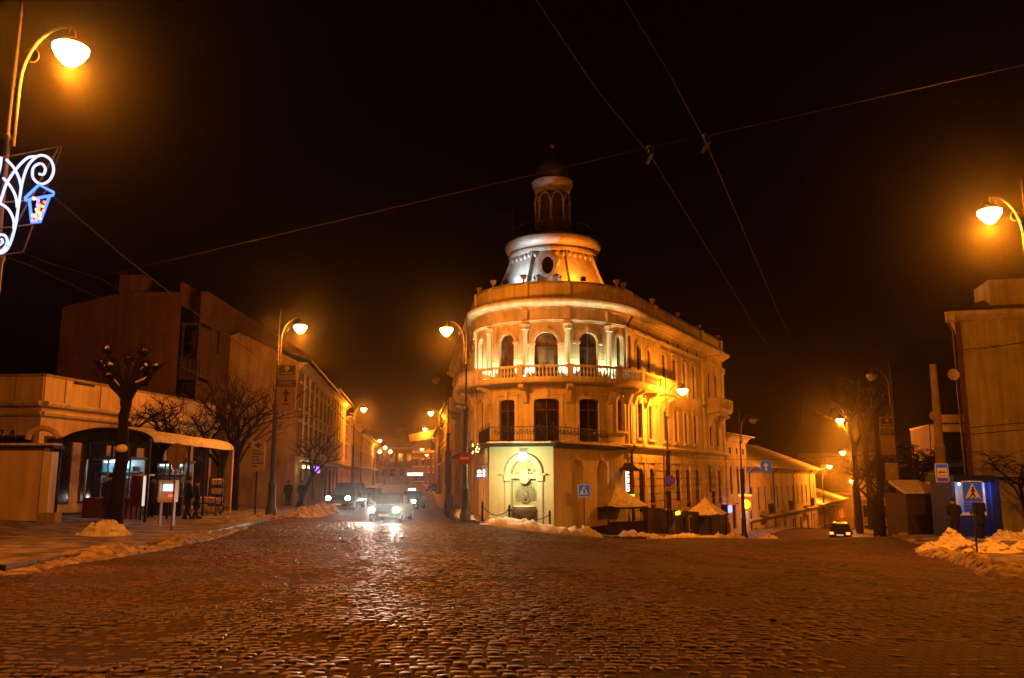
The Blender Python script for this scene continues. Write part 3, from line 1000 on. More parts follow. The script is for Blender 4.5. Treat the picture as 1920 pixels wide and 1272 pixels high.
for sg in (49, -65):
    s = S(sg)
    for zt, zb in ((10.85, 7.95), (6.75, 4.55)):
        m = MB(); m.arcband(FB, s, zt - .4, .40, .58, .40, .58, 0, PI, 0, .08, 10)
        for k in (-1, 1): m.pbox(FB, s + k * .49 - .09, s + k * .49 + .09, zb, zt - .4, 0, .08)
        m.pbox(FB, s - .65, s + .65, zb - .14, zb, 0, .16, 3)
        m.build('window_surround', M_TRIM, hb)
for s, w, arched in fac_w:
    h = w / 2
    m = MB()
    for k in (-1, 1):
        m.pbox(FB, s + k * (h + .1) - .1, s + k * (h + .1) + .1, 4.2, 6.62, 0, .07)
    m.pbox(FB, s - h - .22, s + h + .22, 6.62, 6.86, 0, .08); m.pbox(FB, s - h - .3, s + h + .3, 6.9, 7.0, 0, .18); m.pbox(FB, s - h - .26, s + h + .26, 4.04, 4.2, 0, .2)
    m.build('window_surround', M_TRIM, hb)
    m = MB()
    for k in (-1, 1):
        m.pbox(FB, s + k * (h + .1) - .1, s + k * (h + .1) + .1, 7.95, 10.7 - (h if arched else 0), 0, .07)
    if arched: m.arcband(FB, s, 10.7 - h, h, h + .2, h, h + .2, 0, PI, 0, .07, 10)
    else: m.pbox(FB, s - h - .2, s + h + .2, 10.7, 10.9, 0, .07); m.pbox(FB, s - h - .3, s + h + .3, 10.94, 11.04, 0, .18)
    m.build('window_surround', M_TRIM, hb)
    MB().pbox(FB, s - h - .12, s + h + .12, 4.2, 4.235, -.1, .21).build('sill_snow', M_SNOW, hb)
for s in left_w:
    m = MB()
    for zb, zt in ((7.95, 10.6), (4.2, 6.6)):
        for k in (-1, 1): m.pbox(FB, s + k * .66 - .1, s + k * .66 + .1, zb, zt, 0, .08)
        m.pbox(FB, s - .85, s + .85, zt, zt + .25, 0, .15)
    m.build('window_surround', M_TRIM, hb)
# columns on the bow
COLS = [S(-52), S(-21.8), S(6.2), S(36.5)]
cprof = [(.24, 7.75), (.24, 7.95), (.20, 8.02), (.185, 9.2), (.16, 10.75), (.20, 10.82), (.19, 10.9), (.30, 11.2), (.32, 11.3)]
for s in COLS:
    a = s / RB
    c = FB(s, 0, .12)
    o = MB().lathe(cprof, (c[0], c[1], 0), 14).build('column', M_TRIM, hb, smooth=True)
    m = MB()
    for k in range(7):                                # capital leaves
        an = a - PI / 2 + (k - 3) * .45
        m.obox((c[0] + .25 * math.cos(an), c[1] + .25 * math.sin(an), 11.05), (.03 * math.cos(an), .03 * math.sin(an), .02), (-.05 * math.sin(an), .05 * math.cos(an), 0), (0, 0, .12))
    m.build('capital_leaves', M_TRIM, o)
    MB().pbox(FB, s - .17, s + .17, 11.62, 12.28, 0, .26).build('frieze_block', M_TRIM, hb)
    MB().pbox(FB, s - .2, s + .2, 12.94, 14.05, .02, .16).build('parapet_pilaster', M_WALL, hb)
PIL = [S(59.5), S(-79)] + [sR + t for t in (.55, 5.9, 18.2, 24.6)]
for s in PIL:
    MB().pbox(FB, s - .28, s + .28, 7.7, 11.55, 0, .16).build('pilaster', M_TRIM, hb)
    MB().pbox(FB, s - .26, s + .26, 3.75, 7.4, 0, .14).build('pilaster', M_TRIM, hb)
    MB().pbox(FB, s - .36, s + .36, 11.0, 11.5, .16, .26).build('capital', M_TRIM, hb)
    MB().pbox(FB, s - .3, s + .3, 12.94, 14.15, .02, .18).build('parapet_pilaster', M_WALL, hb)
# horizontal courses on the bow wall (joint shadows between blocks)
def clear_spans(a, b, blocks):
    out = [(a, b)]
    for p, q in blocks:
        o_ = []
        for x, y in out:
            if q <= x or p >= y: o_.append((x, y)); continue
            if p > x: o_.append((x, p))
            if q < y: o_.append((q, y))
        out = o_
    return [(x, y) for x, y in out if y - x > .15]
side_b = [(S(a) - .62, S(a) + .62) for a in (49, -65)]
for zz in np.arange(8.3, 11.2, .42):
    bl_ = [(s - w / 2 - .28, s + w / 2 + .28) for s, w in bow_w] + [(s - .26, s + .26) for s in COLS] + side_b
    for x, y in clear_spans(S(-77), S(57), bl_): MB().pbox(FB, x, y, zz, zz + .38, -.02, .03, 4).build('ashlar_course', M_WALL, hb)
for zz in np.arange(3.9, 7.0, .42):
    bl_ = [(s - w / 2 - .36, s + w / 2 + .36) for s, w in bow_w] + side_b
    for x, y in clear_spans(S(-77), S(57), bl_): MB().pbox(FB, x, y, zz, zz + .38, -.02, .03, 4).build('ashlar_course', M_WALL, hb)
NB = 170
MB().band(FB, [(11.42, .0), (11.44, .14), (11.52, .16), (11.56, .2), (11.62, .02)], S0, S1, NB).build('architrave', M_TRIM, hb)
MB().band(FB, [(12.26, .0), (12.3, .1), (12.42, .14), (12.46, .3), (12.6, .55), (12.66, .62), (12.78, .66), (12.9, .62)], S0, S1 + .3, NB).build('cornice', M_TRIM, hb, smooth=False)
MB().pbox(FB, S0, S1 + .3, 12.903, 12.94, -.2, .6, NB).build('cornice_snow', M_GREYTRIM, hb)
MB().pbox(FB, S0, S1, 12.94, 13.98, -.35, .02, NB).build('parapet', M_WALL, hb)
MB().pbox(FB, S0, S1 + .05, 13.982, 14.12, -.42, .1, NB).build('parapet_coping', M_GREYTRIM, hb)
MB().band(FB, [(3.42, .0), (3.46, .16), (3.56, .3), (3.66, .34), (3.74, .3)], S0, S1, NB).build('storey_band', M_TRIM, hb)
MB().pbox(FB, sR + .3, S1, 3.743, 3.79, .0, .28, 12).build('band_snow', M_SNOW, hb)
MB().band(FB, [(2.86, .0), (2.9, .1), (3.0, .1)], sR, S1, 6).build('string_course', M_TRIM, hb)
# urns
uprof = [(.16, 0), (.16, .1), (.07, .16), (.07, .26), (.2, .42), (.3, .6), (.28, .66), (.34, .72), (.3, .76), (0, .76)]
uo = MB().lathe(uprof, (0, 0, 0), 12).build('urn', M_GREYTRIM, None, smooth=True)
um = uo.data; bpy.data.objects.remove(uo)
for s in [S(-52), S(-24), S(50), S(-79), S(61)] + [sR + t for t in (5.9, 12, 18.2, 24.4)]:
    c = FB(s, 14.12, -.16); inst('urn', um, hb, c, scale=(.72, .72, .72))
# ------------------------------------------------ balcony of the top floor
B0, B1 = S(-83.3) - 3.0, sR + 7.3
MB().band(FB, [(7.36, .0), (7.38, .7), (7.46, 1.05), (7.56, 1.12), (7.72, 1.15)], B0, B1, 90).build('balcony_slab', M_TRIM, hb)
MB().pbox(FB, B0, B1, 7.722, 7.80, .92, 1.14, 90).build('balustrade_base', M_TRIM, hb)
MB().pbox(FB, B0, B1, 8.40, 8.53, .90, 1.16, 90).build('balustrade_rail', M_TRIM, hb)
bprof = [(.06, 0), (.06, .06), (.04, .09), (.075, .2), (.085, .28), (.045, .44), (.04, .5), (.06, .54), (.06, .6)]
bo = MB().lathe(bprof, (0, 0, 0), 8).build('baluster', M_TRIM, None, smooth=True); bmesh_ = bo.data; bpy.data.objects.remove(bo)
s = B0 + .2
piers = [S(a) for a in (-83, -52, -21.8, 6.2, 36.5, 59.5)] + [sR + 3.6, B1 - .1, B0 + .1]
while s < B1:
    k = (RB + 1.03) / RB if sL < s < sR else 1.0
    if all(abs(s - p) > .26 for p in piers):
        inst('baluster', bmesh_, hb, FB(s, 7.80, 1.03))
    s += .235 / k
for s in piers: MB().pbox(FB, s - .16, s + .16, 7.803, 8.6, .88, 1.18).build('balcony_pier', M_TRIM, hb)
def console(s, z0, z1, dep, w, F=FB, par=hb):
    prof = [(0, z1)]
    pts = [(0.0, z1), (dep, z1), (dep, z1 - .14), (dep * .85, z1 - .24), (dep * .45, z1 - .38), (dep * .3, z0 + .3), (dep * .22, z0 + .08), (.06, z0), (0, z0)]
    m = MB(); n = len(pts)
    vs = [F(s - w / 2, z, d) for d, z in pts] + [F(s + w / 2, z, d) for d, z in pts]
    m.add(vs, [tuple(range(n)), tuple(reversed(range(n, 2 * n)))] + [(i, n + i, n + (i + 1) % n, (i + 1) % n) for i in range(n)])
    m.build('console', M_TRIM, par)
for a in (-52, -21.8, 6.2, 36.5): console(S(a), 6.2, 7.36, 1.0, .3)
for s in (S(58), sR + .7, sR + 3.2, sR + 5.7, sR + 7.0, sL - .4, sL - 2.6): console(s, 6.3, 7.36, 1.0, .34)
for s in (S(54), sR + 3.2, sR + 1.2, sR + 5.2):   # carved foliage swags between the consoles
    m = MB()
    for k in range(14):
        q = FB(s + rnd.uniform(-.5, .5), 7.0 + rnd.uniform(-.35, .25), .12)
        m.ball(q, rnd.uniform(.06, .14), n=6, m=4)
    m.build('carved_foliage', M_TRIM, hb, smooth=True)
# ------------------------------------------------ end balcony on the right wing and one on the left wing
for (a, b) in ((sR + 19.2, sR + 23.6), (sL - 9.6, sL - 6.0), (sL - 18.6, sL - 15)):
    MB().band(FB, [(7.0, .0), (7.1, .7), (7.25, 1.1), (7.5, 1.2)], a, b, 4).build('balcony_slab', M_TRIM, hb)
    MB().pbox(FB, a, b, 8.25, 8.38, 1.0, 1.2).build('balustrade_rail', M_TRIM, hb)
    for k in (a + .12, b - .12): MB().pbox(FB, k - .12, k + .12, 7.5, 8.25, 1.0, 1.2).build('balcony_pier', M_TRIM, hb)
    k = a + .42
    while k < b - .3:
        inst('baluster', bmesh_, hb, FB(k, 7.5, 1.1), scale=(1, 1, 1.25)); k += .27
    for sd in (a, b):
        MB().pbox(FB, sd - .06, sd + .06, 7.5, 8.35, .1, 1.0).build('balcony_cheek', M_TRIM, hb)
    for sd in (a + .5, b - .5): console(sd, 5.9, 7.0, 1.0, .35)
# ------------------------------------------------ rusticated ground storey of the right wing: each block a piece
def on_window(s0, s1, z0, z1):
    for s, w, arched in fac_w:
        if s1 > s - w / 2 - .1 and s0 < s + w / 2 + .1 and z0 < 2.0: return True
    return False
blk = None
zc = -1.6; row = 0
while zc < 2.75:
    x = sR + .15 + (row % 2) * .4
    while x < S1 - .3:
        w_ = .95
        a, b = x, min(x + w_ - .08, S1 - .02)
        # clip against the windows
        segs = [(a, b)]
        for s, w, ar in fac_w:
            if zc < 2.2:
                o_ = []
                for p, q in segs:
                    l, r = s - w / 2 - .1, s + w / 2 + .1
                    if q <= l or p >= r: o_.append((p, q))
                    else:
                        if p < l - .12: o_.append((p, l))
                        if q > r + .12: o_.append((r, q))
                segs = o_
        for p, q in segs:
            MB().pbox(FB, p, q, zc, zc + .45, -.02, .09).build('ashlar_block', M_WALL, hb)
        x += w_
    zc += .52; row += 1
for k in range(16):     # quoins up the far corner
    MB().pbox(FB, S1 - (.75 if k % 2 else .55), S1 - .02, -2.5 + k * .36, -2.2 + k * .36, .091, .15).build('quoin', M_WALL, hb)
for s, w, arched in fac_w:   # red lanterns/flower balls in the lower windows
    MB().ball(FB(s, -.35, .02), .22, n=8, m=5).build('flower_ball', mat('red_flower', (.22, .02, .02), .7), hb, smooth=True)
MB().pbox(FB, S(46), S1, -5.5, -1.62, -.01, .13, 20).build('plinth', M_DARKRED, hb)
# drain pipe between bow and wing
sp = sR - .1
MB().tube([FB(sp, 12.3, .45), FB(sp, 11.8, .14), FB(sp, 3.9, .14), FB(sp, 3.6, .42), FB(sp, 3.2, .16), FB(sp, -2.5, .16)], .085, 8).build('drain_pipe', M_POLE, hb, smooth=True)
MB().tube([FB(sR + 6.6, 3.4, .36), FB(sR + 6.6, 3.0, .12), FB(sR + 6.6, -2.4, .12)], .06, 8).build('drain_pipe', M_POLE, hb, smooth=True)
# roof behind the parapet
rv = [FB(s, 13.6, -.5) for s in np.linspace(sR, S1, 8)] + [FB(s, 16.0, -5.0) for s in np.linspace(sR + 1.5, S1 - 1.5, 8)]
MB().add(rv, [(i, i + 1, 9 + i, 8 + i) for i in range(7)]).build('roof', M_ROOF, hb)
MB().pbox(FB, sR + 2.0, S1 - 1.5, 15.96, 16.2, -5.6, -4.7, 3).build('roof_ridge', M_ROOF, hb)
rv = [FB(s, 13.6, -.5) for s in np.linspace(S0, sL, 8)] + [FB(s, 15.6, -4.0) for s in np.linspace(S0, sL - 1, 8)]
MB().add(rv, [(i, i + 1, 9 + i, 8 + i) for i in range(7)]).build('roof', M_ROOF, hb)
fl = [FB(s, 13.5, -.3) for s in np.linspace(sL, sR, 20)] + [FB(sR + 20, 13.5, -3)] + [FB(sL - 20, 13.5, -3)]
MB().add(fl, [tuple(range(len(fl)))]).build('roof_deck', M_ROOF, hb)
# ------------------------------------------------ turret
tz = 13.6
tr = thing('lantern_turret', (CB.x, CB.y, 13.5), 'octagonal zinc turret with lantern and onion cap on the corner building roof', 'turret')
tprof = [(4.6, 13.52), (4.15, 14.2), (3.75, 14.9), (3.42, 15.7), (3.12, 16.5), (2.98, 16.95)]
ROT8 = math.radians(-90 - 8 + 22.5)
MB().lathe(tprof, (CB.x, CB.y, 0), 8, ROT8).build('mansard_roof', M_TURRET, tr)
for k in range(8):
    a = ROT8 + k * PI / 4
    MB().tube([(CB.x + (r + .02) * math.cos(a), CB.y + (r + .02) * math.sin(a), z) for r, z in tprof], .12, 6).build('hip_rib', M_TURRET, tr, smooth=True)
for k in range(8):   # scalloped drops below the cornice
    a0 = ROT8 + k * PI / 4
    for j in range(5):
        f = (j + .5) / 5
        p0 = Vector((math.cos(a0), math.sin(a0))); p1 = Vector((math.cos(a0 + PI / 4), math.sin(a0 + PI / 4)))
        q = p0.lerp(p1, f) * 3.14
        MB().ball((CB.x + q.x, CB.y + q.y, 16.62), .13, .13, .2, 6, 4).build('scallop_drop', M_TURRET, tr, smooth=True)
MB().lathe([(3.0, 16.9), (3.2, 16.95), (3.2, 17.1), (3.08, 17.15), (3.1, 17.35), (3.35, 17.5), (3.45, 17.75), (3.4, 17.95), (3.1, 18.1), (2.6, 18.15), (0, 18.18)], (CB.x, CB.y, 0), 32).build('ring_cornice', M_TURRET, tr, smooth=True)
MB().lathe([(3.22, 18.02), (3.1, 18.14), (2.5, 18.22), (2.2, 18.2)], (CB.x, CB.y, 0), 32).build('ring_snow', M_SNOW, tr, smooth=True)
for k in range(48):
    a = 2 * PI * k / 48
    MB().tube([(CB.x + 2.75 * math.cos(a), CB.y + 2.75 * math.sin(a), 18.15), (CB.x + 2.75 * math.cos(a), CB.y + 2.75 * math.sin(a), 19.1)], .03, 4).build('railing_bar', M_IRON, tr)
for z in (18.45, 19.1):
    MB().tube([(CB.x + 2.75 * math.cos(2 * PI * k / 40), CB.y + 2.75 * math.sin(2 * PI * k / 40), z) for k in range(41)], .035, 5).build('railing_hoop', M_IRON, tr)
MB().lathe([(1.45, 18.15), (1.45, 19.0), (1.3, 19.1), (1.3, 19.5), (.95, 19.5), (.95, 21.6), (1.05, 21.75), (1.05, 21.9), (0, 21.9)], (CB.x, CB.y, 0), 24).build('lantern_drum', mat('lantern_core', (.045, .035, .03), .7), tr, smooth=True)
for k in range(8):
    a = ROT8 + PI / 8 + k * PI / 4
    c = (CB.x + 1.2 * math.cos(a), CB.y + 1.2 * math.sin(a), 0)
    MB().lathe([(.16, 19.5), (.16, 19.65), (.11, 19.72), (.10, 21.0), (.15, 21.08), (.17, 21.2)], c, 8).build('lantern_column', M_TURRET, tr, smooth=True)
    am = a + PI / 8
    def FL(s, z, d, am=am):
        t = Vector((-math.sin(am), math.cos(am))); n = Vector((math.cos(am), math.sin(am)))
        p = Vector((CB.x, CB.y)) + n * (1.14 + d) + t * s
        return (p.x, p.y, z)
    MB().arcband(FL, 0, 21.2, .30, .45, .42, .58, 0, PI, 0, .12, 8).build('lantern_arch', M_TURRET, tr)
    m = MB()
    for z in (20.7, 20.9, 21.1): m.pbox(FL, -.3, .3, z, z + .03, .02, .05)
    for x in (-.15, 0, .15): m.pbox(FL, x - .015, x + .015, 19.6, 21.5, .02, .045)
    m.build('lantern_grille', mat('rust_iron', (.10, .045, .025), .6), tr)
MB().lathe([(1.1, 21.85), (1.28, 22.0), (1.28, 22.15), (1.4, 22.3), (1.5, 22.55), (1.52, 22.7), (1.35, 22.85), (1.0, 22.95), (0, 22.96)], (CB.x, CB.y, 0), 28).build('lantern_cornice', M_TURRET, tr, smooth=True)
MB().lathe([(1.0, 22.94), (1.16, 23.25), (1.2, 23.6), (1.05, 24.0), (.7, 24.4), (.35, 24.7), (.16, 25.0), (.1, 25.4), (0, 25.4)], (CB.x, CB.y, 0), 24).build('onion_cap', M_ROOF, tr, smooth=True)
MB().ball((CB.x, CB.y, 25.6), .19, n=10, m=6).build('finial_ball', mat('copper', (.20, .08, .04), .45, metal=.6), tr, smooth=True)
MB().tube([(CB.x, CB.y, 25.7), (CB.x, CB.y, 28.0)], [.05, .02], 5).build('spire_rod', M_IRON, tr)
# oval dormer facing the crossing
ad = math.radians(-90 - 8)
def FD(s, z, d):
    t = Vector((-math.sin(ad), math.cos(ad))); n = Vector((math.cos(ad), math.sin(ad)))
    p = Vector((CB.x, CB.y)) + n * (3.05 + d) + t * s
    return (p.x, p.y, z)
dm = MB(); dm.prism([(-.95, 14.3), (.95, 14.3), (.98, 14.7), (.7, 14.95), (.62, 15.6), (.8, 16.0), (.55, 16.35), (.3, 16.6), (-.3, 16.6), (-.55, 16.35), (-.8, 16.0), (-.62, 15.6), (-.7, 14.95), (-.98, 14.7)], FD, 0, .95)
do = dm.build('dormer', M_TURRET, tr)
MB().arcband(FD, 0, 15.55, .40, .60, .60, .82, 0, 2 * PI, .952, 1.1, 22).build('dormer_oval_frame', M_TURRET, do)
MB().prism([(.41 * math.cos(k * PI / 10), 15.55 + .61 * math.sin(k * PI / 10)) for k in range(20)], FD, .93, .97).build('pane', M_PANE, do)
for sg in (-1, 1):
    MB().tube([FD(sg * (.85 + .12 * math.cos(t)), 14.65 + .2 * math.sin(t), 1.0) for t in np.linspace(0, 5.5, 10)], .07, 5).build('dormer_scroll', M_TURRET, do, smooth=True)
# ------------------------------------------------ snow caught on the turret skirt
for (a0, a1, sd) in ((-62, -25, 2), (-152, -118, 5)):
    vs = []; fs = []; N = 26; Mm = 8
    for i in range(N + 1):
        a = math.radians(a0 + (a1 - a0) * i / N)
        top = .55 + .5 * abs(fbm(i * .5, sd)) + .35 * fbm(i * 1.3, sd + 4)
        for j in range(Mm + 1):
            f = j / Mm
            z = 13.75 + f * max(top, .1)
            k8 = math.cos(PI / 8) / math.cos(((a - ROT8) % (PI / 4)) - PI / 8)
            r = np.interp(z, [p[1] for p in tprof], [p[0] for p in tprof]) * k8 + .10 * (1 - f) + .015
            vs.append((CB.x + r * math.cos(a), CB.y + r * math.sin(a), z))
    for i in range(N):
        for j in range(Mm): fs.append((i * 9 + j, (i + 1) * 9 + j, (i + 1) * 9 + j + 1, i * 9 + j + 1))
    m = MB(); m.v = vs; m.f = fs
    m.build('snow_drift', M_SNOW, tr, smooth=True)
# floodlights on the parapet
def flood(s, d, z, col, power, tgt, label, em):
    p = Vector(FB(s, z, d))
    t = thing('floodlight', p, label, 'floodlight', None)
    q = Vector(tgt); v = (q - p).normalized(); side = v.cross(Vector((0, 0, 1))).normalized(); upv = side.cross(v)
    MB().obox(p + Vector((0, 0, .28)), side * .17, v * .09, upv * .15).build('housing', M_IRON, t)
    MB().obox(p + Vector((0, 0, .28)) + v * .094, side * .14, v * .004, upv * .12).build('lens', emit(em, col, 14), t)
    MB().tube([p, p + Vector((0, 0, .14))], .03, 6).build('bracket', M_IRON, t)
    light('flood_lamp', 'SPOT', p + Vector((0, 0, .28)) + v * .14, power, col, t, .07, q, math.radians(125), .6)
flood(S(-40), -.25, 14.12, (.78, .95, 1.0), 1600, (CB.x - 2.2, CB.y - 3.4, 14.8), 'small floodlight throwing white light up the turret', 'flood_white')
flood(S(19), -.25, 14.12, (1, .21, .010), 3000, (CB.x + 1.3, CB.y - 3.4, 14.8), 'small floodlight throwing orange light up the turret', 'flood_orange')
# ------------------------------------------------ uplights on the balcony floor
for i, s in enumerate(COLS + [S(-66)]):
    p = Vector(FB(s, 7.74, .50))
    t = thing('balcony_uplight', p, ('greenish white uplight at the balcony column on the no entry sign side', 'white uplight between the widest arched window and its smaller neighbour', 'white uplight between the two larger arched balcony windows', 'greenish uplight at the balcony column beside the right wing', 'dim uplight at the balcony end above the left street')[i], 'uplight', 'uplights along the top balcony')
    MB().lathe([(.09, 0), (.12, .05), (.12, .14), (.10, .16)], p, 10).build('housing', M_IRON, t)
    MB().lathe([(.095, .162), (.07, .19), (0, .2)], p, 10).build('lens', emit('uplight_lens', (.92, 1, .75), 40), t)
    for sg in (-1, 1): light('uplight_lamp', 'SPOT', FB(s + sg * .34, 7.98, .34), 320 if i < 4 else 150, (.94, 1.0, .52), t, .05, FB(s + sg * .34, 9.2, .12), math.radians(118), .7)
# tv aerial on the roof left of the turret
q = P(962, 400, 60)
t = thing('roof_aerial', (q.x, q.y, 13.6), 'thin television aerial beside the turret', 'aerial')
MB().tube([(q.x, q.y, 13.5), (q.x, q.y, q.z + .3)], .025, 5).build('mast', M_POLE, t)
MB().tube([(q.x + .1, q.y, q.z), (q.x - 1.0, q.y, q.z - .2)], .02, 5).build('boom', M_POLE, t)

# ================================================================== ONE-STOREY PAVILION WITH THE WALL FOUNTAIN
A0, A1, A2, A3 = Vector((-2.2, 55.6)), Vector((-1.33, 49.0)), Vector((2.36, 48.0)), Vector((6.9, 54.6))
gp = gz(2, 47.6)
ap = thing('fountain_pavilion', (2.0, 51.0, gz(2, 49) - .1), 'low yellow pavilion with a lit wall fountain and roof terrace', 'building')
F0, F1, F2 = straight(A0, A1), straight(A1, A2), straight(A2, A3)
ZR = 3.35
L1, L2, L0 = F1.length, F2.length, F0.length
nc = L1 * .545                      # niche centre
m = MB()
wall(m, F0, 0, L0, -3, ZR, [(1.0 + 1.5 * k, 1.05, -.8, 2.4, 0) for k in range(4)], .25)
wall(m, F1, 0, L1, -3, ZR, [(nc, 1.55, -1.9, 2.62, .775)], .5)
bl = [(L2 * .34, 1.35, -1.6, 2.7, .675), (L2 * .72, 1.35, -1.6, 2.7, .675)]
wall(m, F2, 0, L2, -4, ZR, bl, .4)
m.prism(arch_poly(nc, 1.6, -1.95, 2.66, .8), F1, -.56, -.5)
for s, w, b, t_, r in bl: m.prism(arch_poly(s, w + .05, b - .02, t_ + .02, r), F2, -.46, -.4)
m.build('wall', M_ANNEX, ap)
for k in range(4):
    wo = window(F0, 1.0 + 1.5 * k, 1.05, -.8, 2.4, 0, ap, dep=.2, pm=emit('shop_glow', (1, .55, .3), .55, (.2, .15, .1)))
for s, w, b, t_, r in bl:
    MB().prism([(s - .12, t_ - .1), (s + .12, t_ - .1), (s + .17, t_ + .32), (s - .17, t_ + .32)], F2, 0, .12).build('keystone', M_ANNEX, ap)
    m = MB(); m.arcband(F2, s, t_ - r, r, r + .13, r, r + .13, 0, PI, 0, .04, 14); m.build('archivolt', M_ANNEX, ap)
MB().pbox(F2, .0, L2, -4, -1.35, 0, .1).build('plinth', M_DARKRED, ap)
MB().pbox(F1, -.05, L1 + .05, -3, -1.62, 0, .08).build('plinth', M_DARKRED, ap)
for s in (L2 * .42, L2 * .8):
    wo = MB().pbox(F2, s - .35, s + .35, -2.35, -1.75, .1, .15).build('cellar_window', M_FRAME, ap)
    MB().pbox(F2, s - .1, s + .1, -2.2, -1.85, .151, .156).build('pane', emit('cellar_glow', (.8, .9, 1), .9) if s > L2 * .6 else M_PANE, wo)
# niche dressings
m = MB()
zs = 2.62 - .775
m.arcband(F1, nc, zs, .79, 1.10, .79, 1.10, 0, PI, 0, .16, 20)
for sg in (-1, 1):
    m.pbox(F1, nc + sg * 1.02 - .3, nc + sg * 1.02 + .3, zs - .1, zs - .02, 0, .26)
    m.pbox(F1, nc + sg * .96 - .2, nc + sg * .96 + .2, zs - .45, zs - .1, 0, .16)
    m.pbox(F1, nc + sg * .95 - .16, nc + sg * .95 + .16, -1.6, zs - .5, 0, .10)
m.build('niche_surround', M_TRIM, ap)
MB().pbox(F1, nc - .775, nc + .775, zs - .32, zs - .05, -.5, -.1).build('niche_entablature', M_TRIM, ap)
m = MB()
for k in range(13):
    a = PI * (k + .5) / 13
    m.ball(F1(nc + .72 * math.cos(a), zs + .72 * math.sin(a), -.12), .05, n=6, m=4)
m.build('bead_moulding', M_TRIM, ap, smooth=True)
m = MB(); m.prism([(nc - .26, zs - .45), (nc - .1, zs - .6), (nc + .1, zs - .6), (nc + .26, zs - .45), (nc + .2, zs + .25), (nc - .2, zs + .25)], F1, -.3, -.04)
m.build('cartouche', M_TRIM, ap)
for k in (-1, 1):
    m = MB()
    for j in range(6): m.ball(F1(nc + k * (.3 + .075 * j), zs + .05 + .05 * math.sin(j), -.18), .075, n=6, m=4)
    m.build('carved_garland', M_TRIM, ap, smooth=True)
# lamp box at the arch crown
lo = MB(); lo.prism([(nc - .13, 2.52), (nc + .13, 2.52), (nc + .2, 3.02), (nc - .2, 3.02)], F1, .17, .42)
lk = thing('wall_lamp', F1(nc, 2.75, .2), 'bright white lamp over the wall fountain arch', 'lamp')
lo.build('lamp_glass', emit('niche_lamp', (1, 1, .82), 4), lk)
light('niche_light', 'POINT', F1(nc, 2.1, 1.9), 300, (.92, 1, .50), lk, .12)
# fountain
ft = thing('wall_fountain', F1(nc, gz(1, 48), .3), 'carved stone wall fountain with mask, leaf relief and snowy basin', 'fountain')
M_FST = stucco('fountain_stone', (.50, .45, .33), .4, .5)
m = MB()
for k in range(19):
    a = PI * (-.12 + 1.24 * k / 18)
    for r0, r1, w_ in ((.22, .62, .075), (.3, .75, .05)):
        a2 = a + (.08 if r0 > .25 else 0)
        c = Vector((math.cos(a2), math.sin(a2)))
        nrm = Vector((-c.y, c.x))
        pts = [c * r0 + nrm * .02, c * (r0 + r1) * .55 + nrm * w_, c * r1, c * (r0 + r1) * .55 - nrm * w_]
        m.prism([(nc + q.x * .86, .55 + q.y * .95) for q in pts], F1, -.5, -.38 if r0 < .25 else -.42)
m.build('leaf_relief', M_FST, ft)
hd = MB(); hd.ball(F1(nc, .55, -.36), .2, .2, .26, 12, 9)
ho = hd.build('mask_head', M_FST, ft, smooth=True)
for sg in (-1, 1): MB().ball(F1(nc + sg * .08, .60, -.17), .035, n=6, m=4).build('mask_eye', M_PRINT, ho)
m = MB(); m.ball(F1(nc, .53, -.15), .035, .05, .07, 6, 4); m.ball(F1(nc, .41, -.17), .075, .05, .03, 6, 4)
m.build('mask_muzzle', M_FST, ho, smooth=True)
for k in range(16):
    a = 2 * PI * k / 16
    MB().ball(F1(nc + .27 * math.cos(a), .55 + .33 * math.sin(a), -.38), .085, .06, .085, 6, 4).build('mane_curl', M_FST, ho, smooth=True)
b0 = Vector(F1(nc, 0, -.12))
MB().lathe([(.12, -.95), (.2, -.8), (.45, -.55), (.62, -.3), (.68, -.12), (.7, -.05), (.6, -.05), (.5, -.2), (0, -.25)], (b0.x, b0.y, 0), 22).build('basin', M_FST, ft, smooth=True)
MB().lathe([(.66, -.05), (.55, .0), (.3, .02), (0, .03)], (b0.x, b0.y, 0), 18).build('basin_snow', M_SNOW, ft, smooth=True)
m = MB()
for k in range(7):
    m.ball((b0.x + rnd.uniform(-.45, .45), b0.y - .15 + rnd.uniform(-.1, .2), -1.05 - .6 * rnd.random()), rnd.uniform(.12, .26), n=7, m=5)
m.tube([(b0.x - .35, b0.y - .2, -1.6), (b0.x - .12, b0.y - .25, -1.25), (b0.x, b0.y, -.85)], [.14, .12, .1], 7); m.tube([(b0.x + .4, b0.y - .2, -1.65), (b0.x + .2, b0.y - .25, -1.3), (b0.x, b0.y, -.85)], [.14, .12, .1], 7)
m.build('carved_base', M_FST, ft, smooth=True)
# small iron guard in front of the fountain
fr = thing('iron_guard_rail', F1(nc, gz(1, 47.6) + .13, .9), 'low thin iron guard rail round the wall fountain', 'railing')
zg = gz(1, 47.4) + .13
for s_ in (nc - .75, nc - .1, nc + .55, nc + 1.0): MB().tube([F1(s_, zg - .1, .9), F1(s_, zg + .95, .9)], .02, 5).build('post', M_IRON, fr)
MB().tube([F1(nc - .75, zg + .93, .9), F1(nc + 1.0, zg + .93, .9)], .018, 5).build('rail', M_IRON, fr)
